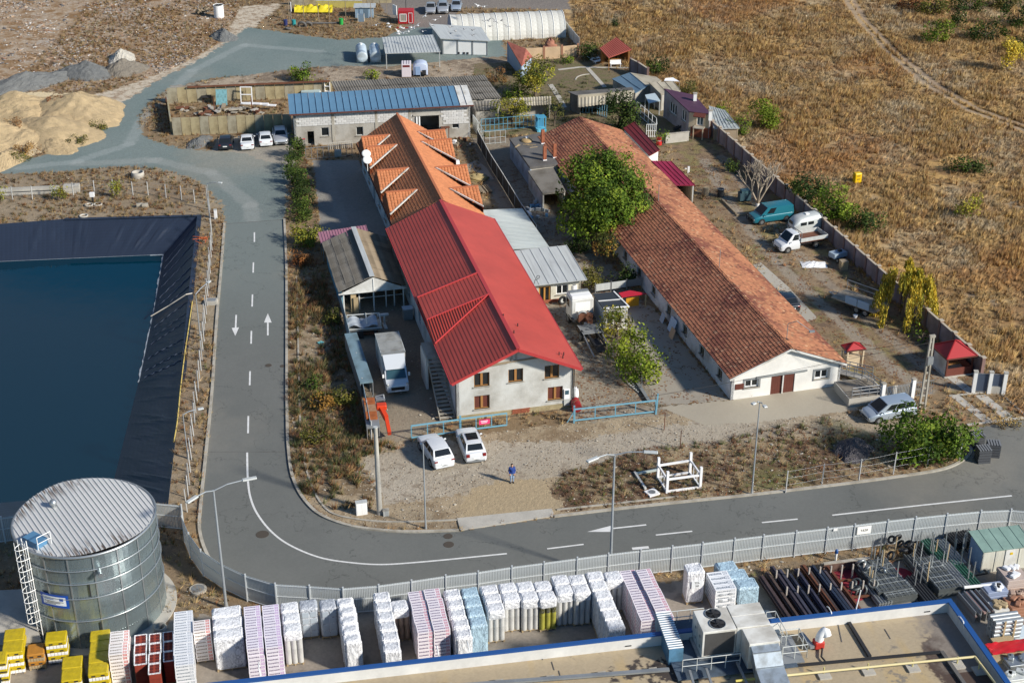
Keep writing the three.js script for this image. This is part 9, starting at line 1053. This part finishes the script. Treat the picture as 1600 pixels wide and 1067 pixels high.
// driveway strips, edging
for (const q of [[1487,620,1500,618,1553,658,1538,660],[1524,618,1540,616,1586,652,1570,655]]) sheet('concrete_strip',px(...q),.016,NEAR,M.concNew);sheet('concrete_path',px(1177,414,1189,410,1232,448,1278,497,1262,503),.016,NEAR,M.conc);sheet('concrete_path',px(1480,590,1492,586,1520,608,1514,616),.016,NEAR,M.concNew);struct(mesh('path_edging',sweep(px(1484,619,1560,611,1602,648),.2,.06),M.concNew));struct(mesh('path_edging',sweep(px(1512,664,1600,653),.25,.06),M.concNew));
for (const [x,y,h,lab] of [[1525,696,1.15,'grey slatted crate stack against the green tree'],[1535,720,1.25,'nearest grey slatted crate stack on the asphalt'],[1551,711,1.2,'grey slatted crate stack on the right, on the asphalt']]) {const g=thing('crate_stack',lab,'crates',P(x,y),PHI+rr(-.4,.1));const m=mat(.085,.09,.10,.6,{map: T_mottle,s: 1});for (let i=0;i<5;i++) {new MB().box(1.05,h / 5 - .05,.95,0,i*h / 5,0,rr(-.04,.04)).build('crate',m,g);} for (let i=0;i<5;i++) boxOn(g,'slat',mat(.17,.175,.185,.6),.14,.05,.95,-.44+i*.22,h,0);}
// middle yard: cabin, yellow bench, boiler, white fence; white steel frame on the verge
{const [g,ins,cq]=quadShed('cabin','white framed cabin with dark flat panel roof','cabin',[[943,483,2.3],[983,480,2.3],[959,456,2.5],[927,459,2.5]],{roof: mat(.035,.04,.045,.35),wall: M.whiteDirty,ribs: 2.4,walls: [M.whiteDirty,M.whiteDirty,M.metalGrey,mat(.30,.36,.42,.6)],holes: [[[.3,.5,.6,1.3],[1.2,.5,.6,1.3]]],inset: .06});new MB().beam(cq[0].clone().add(V(0,.06,0)),cq[1].clone().add(V(0,.06,0)),.16,.14).beam(cq[0].clone().lerp(cq[3],.5).add(V(0,.04,0)),cq[1].clone().lerp(cq[2],.5).add(V(0,.04,0)),.1,.06).beam(cq[1].clone().add(V(0,.05,0)),cq[2].clone().add(V(0,.05,0)),.12,.1).build('roof_trim',M.white,g);const [a,b]=faceOf(ins,0);for (const h of [[.3,.5,.6,1.3],[1.2,.5,.6,1.3]]) windowIn(g,a,b,h,{t: .08});quadShed('table_roof','bright red roofed table stand beside the barn','stand',[[972,464,1.5],[1011,458.5,1.5],[985,453.5,1.6],[967,457.5,1.6]],{roof: mat(.42,.015,.03,.4),posts: 1,postM: M.plank,th: .08,inset: .05});const yp=thing('yellow_board','orange yellow board panel below the red roofed stand','board',P(988,479),PHI);boxOn(yp,'board',mat(.55,.27,.015,.55,{map: T_streak,s: 2}),1.35,1.0,.06,0,.05,0);boxOn(yp,'frame',M.plank,1.45,.06,.1,0,.0,0);
  const wf=thing('white_fence','white board fence between dark posts behind the cabin','fence',V(0,0,0),0),a2=P(930,462),b2=P(1003,452),d=V().subVectors(b2,a2),ry=-Math.atan2(d.z,d.x);for (let i=0;i<3;i++) {const p=a2.clone().lerp(b2,(i+.5) / 3);new MB().box(d.length() / 3 - .15,.75,.05,p.x,.5,p.z,ry).build('board',i<2?M.metalLight:M.steel,wf);} for (let i=0;i <= 3;i++) {const p=a2.clone().lerp(b2,i / 3);new MB().box(.08,1.4,.08,p.x,0,p.z).build('post',M.steel,wf);}
  const bo=thing('boiler','upright white boiler cylinder behind the lorry cab','boiler',P(896,467),0);new MB().cyl(.35,1.5,0,.1,0,16).build('shell',M.plasticWhite,bo);new MB().cyl(.28,.12,0,1.6,0,14).build('cap',M.metalGrey,bo);const pf=thing('pallet_tower','wooden frame stand behind the white boiler','stand',P(893,452),PHI);for (const [x,z] of [[-.4,-.4],[.4,-.4],[-.4,.4],[.4,.4]]) boxOn(pf,'leg',M.woodOld,.1,1.6,.1,x,0,z);for (let i=0;i<5;i++) boxOn(pf,'slat',M.plank,.9,.06,.13,0,1.6,-.4+i*.2);const rb=thing('red_bin','dull red bin near the annex door','bin',P(868,446),.2);boxOn(rb,'body',mat(.25,.03,.025,.6),.7,.8,.7,0,0,0);boxOn(rb,'lid',mat(.3,.04,.03,.6),.75,.06,.75,0,.8,0);const bb=thing('blue_bin','dark blue bin beside the dull red bin','bin',P(877,455),.2);boxOn(bb,'body',mat(.02,.05,.14,.6),.8,.8,.8,0,0,0);boxOn(bb,'lid',mat(.03,.07,.18,.6),.85,.06,.85,0,.8,0);const pa=thing('pallet','grey wooden pallet lying by the annex','pallet',P(866,462),.4);for (let i=0;i<6;i++) boxOn(pa,'slat',M.woodOld,1.4,.05,.15,0,.12,-.5+i*.2);for (const x of [-.6,0,.6]) boxOn(pa,'bearer',M.woodOld,.1,.12,1.1,x,0,0);const wh=thing('spare_wheel','wheel leaning left of the lorry cab','wheel',P(879,476),.5);mesh('tyre',new THREE.TorusGeometry(.36,.13,8,18).translate(0,.48,0),M.rubber,wh);new MB().tube(V(0,.48,-.05),V(0,.48,.05),.24,.24,14).build('rim',M.metalLight,wh);
  wireFence('yard_divider','thin wire fence running through the shrub row',px(930,470,950,520,975,565,1003,610,1024,646),1.6,{w: .06,m: M.steel,wires: [.95,.5]});
  for (const [x,y,w,h,m,lab] of [[1033,503,.8,.9,mat(.36,.42,.52,.6),'small pale board leaning on the barn wall'],[1047,518,1.3,1.4,mat(.42,.55,.72,.5),'pale blue board leaning on the barn wall'],[1048,528,.9,1.0,mat(.5,.34,.22,.7),'tan board leaning on the barn wall']]) {const g2=thing('leaning_board',lab,'board',P(x,y),PHI+Math.PI / 2+.05);new MB().box(w,h,.05,0,0,0,0,.3).build('board',m,g2);new MB().box(w,.05,.08,0,0,.03).build('edge',M.whiteDirty,g2);}
  const lad=thing('ladder','short ladder lying on the ground near the long gate','ladder',P(992,606),PHI+.2);for (const x of [-.2,.2]) boxOn(lad,'rail',M.metalLight,.06,.06,2.0,x,.06,0);for (let i=0;i<6;i++) boxOn(lad,'rung',M.metalLight,.4,.04,.04,0,.08,-.8+i*.32);const bmz=thing('steel_beam','long steel beam lying beside the shrub row','beam',P(1003,612),headTo(P(1012,628),P(993,598)));boxOn(bmz,'flange',M.metalGrey,.3,.06,4.2,0,.22,0);boxOn(bmz,'web',M.steel,.08,.2,4.2,0,.02,0);
  const fr=thing('goods_stand','white painted steel frame with four posts on the weedy verge','stand',V(0,0,0),0),c4=px(1028,748,1042,770,1094,763,1078,740);c4.forEach((p)=>new MB().box(.2,2.0,.2,p.x,0,p.z,PHI).build('post',M.plasticWhite,fr));for (let i=0;i<4;i++) {const a3=c4[i],b3=c4[(i+1) % 4];for (const h of [.12,1.25]) new MB().beam(a3.clone().setY(h),b3.clone().setY(h),.12,.16).build('rail',M.plasticWhite,fr);if (i % 2===0) for (const t of [.33,.66]) new MB().beam(a3.clone().lerp(b3,t).setY(.12),a3.clone().lerp(b3,t).setY(1.25),.06).build('brace',M.white,fr);} const fb=thing('frame_beam','two pale beams joined at a corner on the verge','beam',V(0,0,0),0);new MB().beam(P(992,738,.1),P(1009,764,.1),.18).build('beam',M.whiteDirty,fb);new MB().beam(P(994,740,.12),P(1027,734,.3),.2,.14).build('beam',mat(.50,.56,.52,.6),fb);const sk2=thing('white_basin','white square basin lying on the verge','basin',P(1019,771),.5);boxOn(sk2,'slab',M.plasticWhite,.95,.14,.85,0,0,0);new MB().cyl(.28,.03,0,.14,0,18).build('bowl',M.metalGrey,sk2);const ip=thing('teal_scrap','small teal plastic scrap on the left verge','scrap',P(500,536),.3);new MB().box(.5,.08,.3,0,.02,0,.4,.2).build('sheet',mat(.10,.32,.34,.5),ip);new MB().box(.3,.05,.2,.2,.08,.1,-.3).build('fold',mat(.14,.4,.42,.5),ip);}
// hay, woodpile, slab by the middle yard
{const w=thing('wood_stack','stack of grey timber posts behind the metal annex','timber',P(752,298),PHI);for (let i=0;i<14;i++) new MB().box(.13,.13,2.1,-1.1+i*.17,rr(0,.25),rr(-.2,.2),rr(-.1,.1)).build('post',M.woodOld,w);const h=thing('hay_heap','straw coloured heap on the timber stack','hay',P(746,280),0);const gg=new THREE.SphereGeometry(1.4,16,8,0,6.3,0,1.5),p=gg.attributes.position;for (let i=0;i<p.count;i++) {const k=.85+.3*hash(i % 17,i % 5,6);p.setXYZ(i,p.getX(i)*k,p.getY(i)*.45*k,p.getZ(i)*k*.7);} gg.computeVertexNormals();mesh('heap',gg,mat(.36,.28,.13,.95,{bump: .06}),h);sheet('concrete_pad',px(715,262,745,250,760,262,772,280,735,285),.008,FARM,M.conc);const ac=thing('air_unit','white air unit by the orange tiled roof','air unit',P(712,268),PHI);boxOn(ac,'body',M.plasticWhite,.9,1.4,.5,0,0,0);boxOn(ac,'grille',M.metalGrey,.05,1.0,.4,.46,.2,0);const cl=thing('yard_clutter','scattered junk by the white workshop door','junk',P(707,224),PHI);for (let i=0;i<20;i++) new MB().box(rr(.2,.7),rr(.1,.4),rr(.2,.6),rr(-1.8,2.2),0,rr(-1.4,1.6),rr(0,3)).build('junk_piece',[M.plasticWhite,M.rust,M.woodOld,M.metalLight,M.redDark][i % 5],cl);const c2=thing('yard_clutter','pale litter and boxes in the shaded strip by the big tree','junk',P(832,325),PHI);for (let i=0;i<18;i++) new MB().box(rr(.2,.7),rr(.1,.4),rr(.15,.5),rr(-1.4,1.4),0,rr(-3,3),rr(0,3)).build('junk_piece',[M.plasticWhite,M.metalLight,mat(.12,.3,.5,.5),M.whiteDirty][i % 4],c2);}
// ---------- the man on the forecourt, gulls over the far yard ----------
function blobMesh(bones,cell,pad=.06) {// surface round tapered capsules, joined smoothly
  const lo=V(9,9,9),hi=V(-9,-9,-9);for (const [a,b,r,s] of bones) for (const [p,q] of [[a,r],[b,s]]) {lo.min(p.clone().subScalar(q+pad));hi.max(p.clone().addScalar(q+pad));}
  const n=[0,1,2].map((i)=>Math.ceil((hi.getComponent(i) - lo.getComponent(i)) / cell)+1),F=new Float32Array(n[0]*n[1]*n[2]),p=V();
  for (let z=0;z<n[2];z++) for (let y=0;y<n[1];y++) for (let x=0;x<n[0];x++) {p.set(lo.x+x*cell,lo.y+y*cell,lo.z+z*cell);let e=0;for (const [a,b,r,s] of bones) {const d=V().subVectors(b,a),t=Math.max(0,Math.min(1,V().subVectors(p,a).dot(d) / (d.lengthSq()||1)));const k=p.distanceTo(a.clone().addScaledVector(d,t)) - (r+(s - r)*t);e += Math.exp(-k*38);} F[(z*n[1]+y)*n[0]+x]=-Math.log(e) / 38;}
  // surface nets
  const id=new Int32Array(F.length).fill(-1),pos=[],ix=[],at=(x,y,z)=>(z*n[1]+y)*n[0]+x;
  for (let z=0;z+1<n[2];z++) for (let y=0;y+1<n[1];y++) for (let x=0;x+1<n[0];x++) {let c=0;const s=V();const co=[];for (let k=0;k<8;k++) co.push([x+(k & 1),y+((k >> 1) & 1),z+(k >> 2)]);for (let i=0;i<8;i++) for (const j of [1,2,4]) {if (i & j) continue;const A=co[i],B=co[i | j],fa=F[at(...A)],fb=F[at(...B)];if ((fa<0) !== (fb<0)) {const t=fa / (fa - fb);s.add(V(A[0]+(B[0] - A[0])*t,A[1]+(B[1] - A[1])*t,A[2]+(B[2] - A[2])*t));c++;}} if (c) {id[at(x,y,z)]=pos.length / 3;s.divideScalar(c);pos.push(lo.x+s.x*cell,lo.y+s.y*cell,lo.z+s.z*cell);}}
  const quad=(a,b,c,d,flip)=>{if ([a,b,c,d].some((v)=>v<0)) return;if (flip) ix.push(a,c,b,a,d,c);else ix.push(a,b,c,a,c,d);};
  for (let z=1;z+1<n[2];z++) for (let y=1;y+1<n[1];y++) for (let x=1;x+1<n[0];x++) {const f=F[at(x,y,z)]<0;if (f !== F[at(x+1,y,z)]<0) quad(id[at(x,y - 1,z - 1)],id[at(x,y,z - 1)],id[at(x,y,z)],id[at(x,y - 1,z)],!f);if (f !== F[at(x,y+1,z)]<0) quad(id[at(x - 1,y,z - 1)],id[at(x - 1,y,z)],id[at(x,y,z)],id[at(x,y,z - 1)],!f);if (f !== F[at(x,y,z+1)]<0) quad(id[at(x - 1,y - 1,z)],id[at(x,y - 1,z)],id[at(x,y,z)],id[at(x - 1,y,z)],!f);}
  const g=new THREE.BufferGeometry();g.setAttribute('position',new THREE.Float32BufferAttribute(pos,3));g.setAttribute('uv',new THREE.Float32BufferAttribute(new Array(pos.length / 3*2).fill(0),2));g.setIndex(ix);g.computeVertexNormals();return g;
}
{
  const g=thing('person','man in blue jacket and pale jeans standing on the forecourt','person',P(800,754),.15),bones=[];
  const B=(a,b,r,s)=>[V(...a),V(...b),r,s];
  const torso=[B([0,1.0,0],[0,1.22,.01],.125,.14),B([-.08,1.32,0],[.08,1.32,0],.12,.12),B([-.16,1.4,0],[.16,1.4,0],.062,.062),B([-.07,.96,0],[.07,.96,0],.11,.11)];
  const arm=(s)=>[B([s*.19,1.4,0],[s*.235,1.13,-.03],.055,.044),B([s*.235,1.13,-.03],[s*.2,.9,.07],.043,.033)];
  const leg=(s)=>[B([s*.085,.92,0],[s*.1,.5,.01],.092,.06),B([s*.1,.5,.01],[s*.11,.09,-.02],.06,.042)],foot=(s)=>[B([s*.11,.05,-.03],[s*.13,.045,.14],.045,.035)];
  const hand=(s)=>{const o=[s*.2,.88,.075],l=[B(o,[s*.195,.82,.09],.028,.026)];for (let i=0;i<4;i++) l.push(B([s*.195+(i - 1.5)*.016,.81,.09],[s*.19+(i - 1.5)*.017,.745+Math.abs(i - 1.4)*.012,.105],.0095,.008));l.push(B([s*.17,.85,.085],[s*.155,.80,.11],.011,.009));return l;};
  const head=[B([0,1.44,0],[0,1.53,.01],.05,.048),B([0,1.6,.01],[0,1.68,.0],.072,.085),B([0,1.56,.05],[0,1.57,.055],.04,.035),B([0,1.615,.085],[0,1.6,.098],.014,.014),B([-.08,1.62,0],[-.085,1.62,0],.018,.016),B([.08,1.62,0],[.085,1.62,0],.018,.016)];
  mesh('body',blobMesh([...torso,...arm(-1),...arm(1),...leg(-1),...leg(1),...foot(-1),...foot(1),...hand(-1),...hand(1),...head],.012),mat(.38,.22,.15,.6),g);
  const fat=(l,k)=>l.map(([a,b,r,s])=>[a,b,r+k,s+k]);
  mesh('jacket',blobMesh(fat([...torso,...arm(-1),...arm(1)],.018),.014),mat(.012,.045,.22,.75),g);mesh('jeans',blobMesh(fat([...leg(-1),...leg(1),B([-.06,.95,0],[.06,.95,0],.105,.105)],.014),.014),mat(.22,.30,.42,.85),g);mesh('shoes',blobMesh(fat([...foot(-1),...foot(1)],.012),.012),M.dark,g);mesh('hair',blobMesh([B([0,1.69,-.02],[0,1.72,-.01],.088,.082),B([0,1.62,-.05],[0,1.66,-.05],.06,.07)],.012),mat(.02,.015,.012,.8),g);
}
{const mk=(dark)=>{const g=new THREE.Group(),mb=new MB(),f=rr(.15,.4);mb.geo(new THREE.SphereGeometry(.11,8,6),new THREE.Matrix4().makeScale(1,.9,2.3));for (const s of [-1,1]) {const a=V(s*.06,.03,-.1),b=V(s*.06,.03,.12),c=V(s*.34,.03+f*.4,-.13),d=V(s*.34,.03+f*.4,.06),e=V(s*.72,.03+f*.25,.06);mb.quad(a,b,d,c);mb.quad(b,a,c,d);mb.tri(c,d,e,[0,0],[1,0],[1,1]);mb.tri(d,c,e,[0,0],[1,0],[1,1]);} mb.tri(V(-.05,0,.2),V(.05,0,.2),V(0,0,.38),[0,0],[1,0],[1,1]);mb.tri(V(.05,0,.2),V(-.05,0,.2),V(0,0,.38),[0,0],[1,0],[1,1]);return mb.get();};
  const gw=mat(.78,.78,.77,.7),gd=mat(.42,.42,.42,.8);const spots=[[587,39,0,'just left of the red kiosk'],[606,37,0,'above the gap between tyres and kiosk'],[608,42,0,'below the gull by the kiosk'],[626,43,0,'low before the red kiosk'],[630,44,0,'right below the kiosk'],[622,49,0,'leftmost of the group over the asphalt'],[622,53,0,'lowest over the asphalt'],[630,52,0,'beside the lowest gull'],[638,49,0,'middle of the asphalt'],[641,43,0,'under the kiosk door'],[645,44,0,'right of the kiosk door'],[652,40,0,'left of the white shed corner'],[660,49,0,'near the canopy corner'],[664,25,0,'left below the silver saloon'],[680,31,0,'before the three parked cars'],[688,26,0,'under the middle parked car'],[674,39,1,'at the tip of the white shed roof'],[703,42,1,'on the left of the white shed roof'],[712,48,1,'in the middle of the white shed roof'],[725,45,1,'right half of the white shed roof'],[738,47,1,'near the right end of the white shed roof'],[738,55,1,'low right of the white shed roof'],[704,52,1,'low on the white shed roof'],[733,22,1,'over the left of the tunnel'],[755,32,1,'over the second tunnel panel'],[763,32,1,'over the third tunnel panel'],[773,33,1,'over the fourth tunnel panel'],[784,32,1,'right over the middle of the tunnel'],[766,41,1,'lower over the tunnel'],[792,41,1,'lowest right over the tunnel'],[747,9,0,'above the left end of the tunnel'],[757,10,0,'highest above the tunnel']];  // gd darkens white gulls, painting their dark look against pale roofs
  spots.forEach(([x,y,k,w],i)=>{const o=mesh('gull',i<6?mk():mk(),k?gd:gw);o.position.copy(P(x,y,5.5+(i % 5)*.5));o.rotation.set(rr(-.2,.2),rr(0,6.28),rr(-.35,.35));o.scale.setScalar(rr(.9,1.25));tag(o,`${k ? 'grey' : 'white'} gull flying ${w}`,'gull','gulls over the far yard');});}

renderer.render(scene,camera);
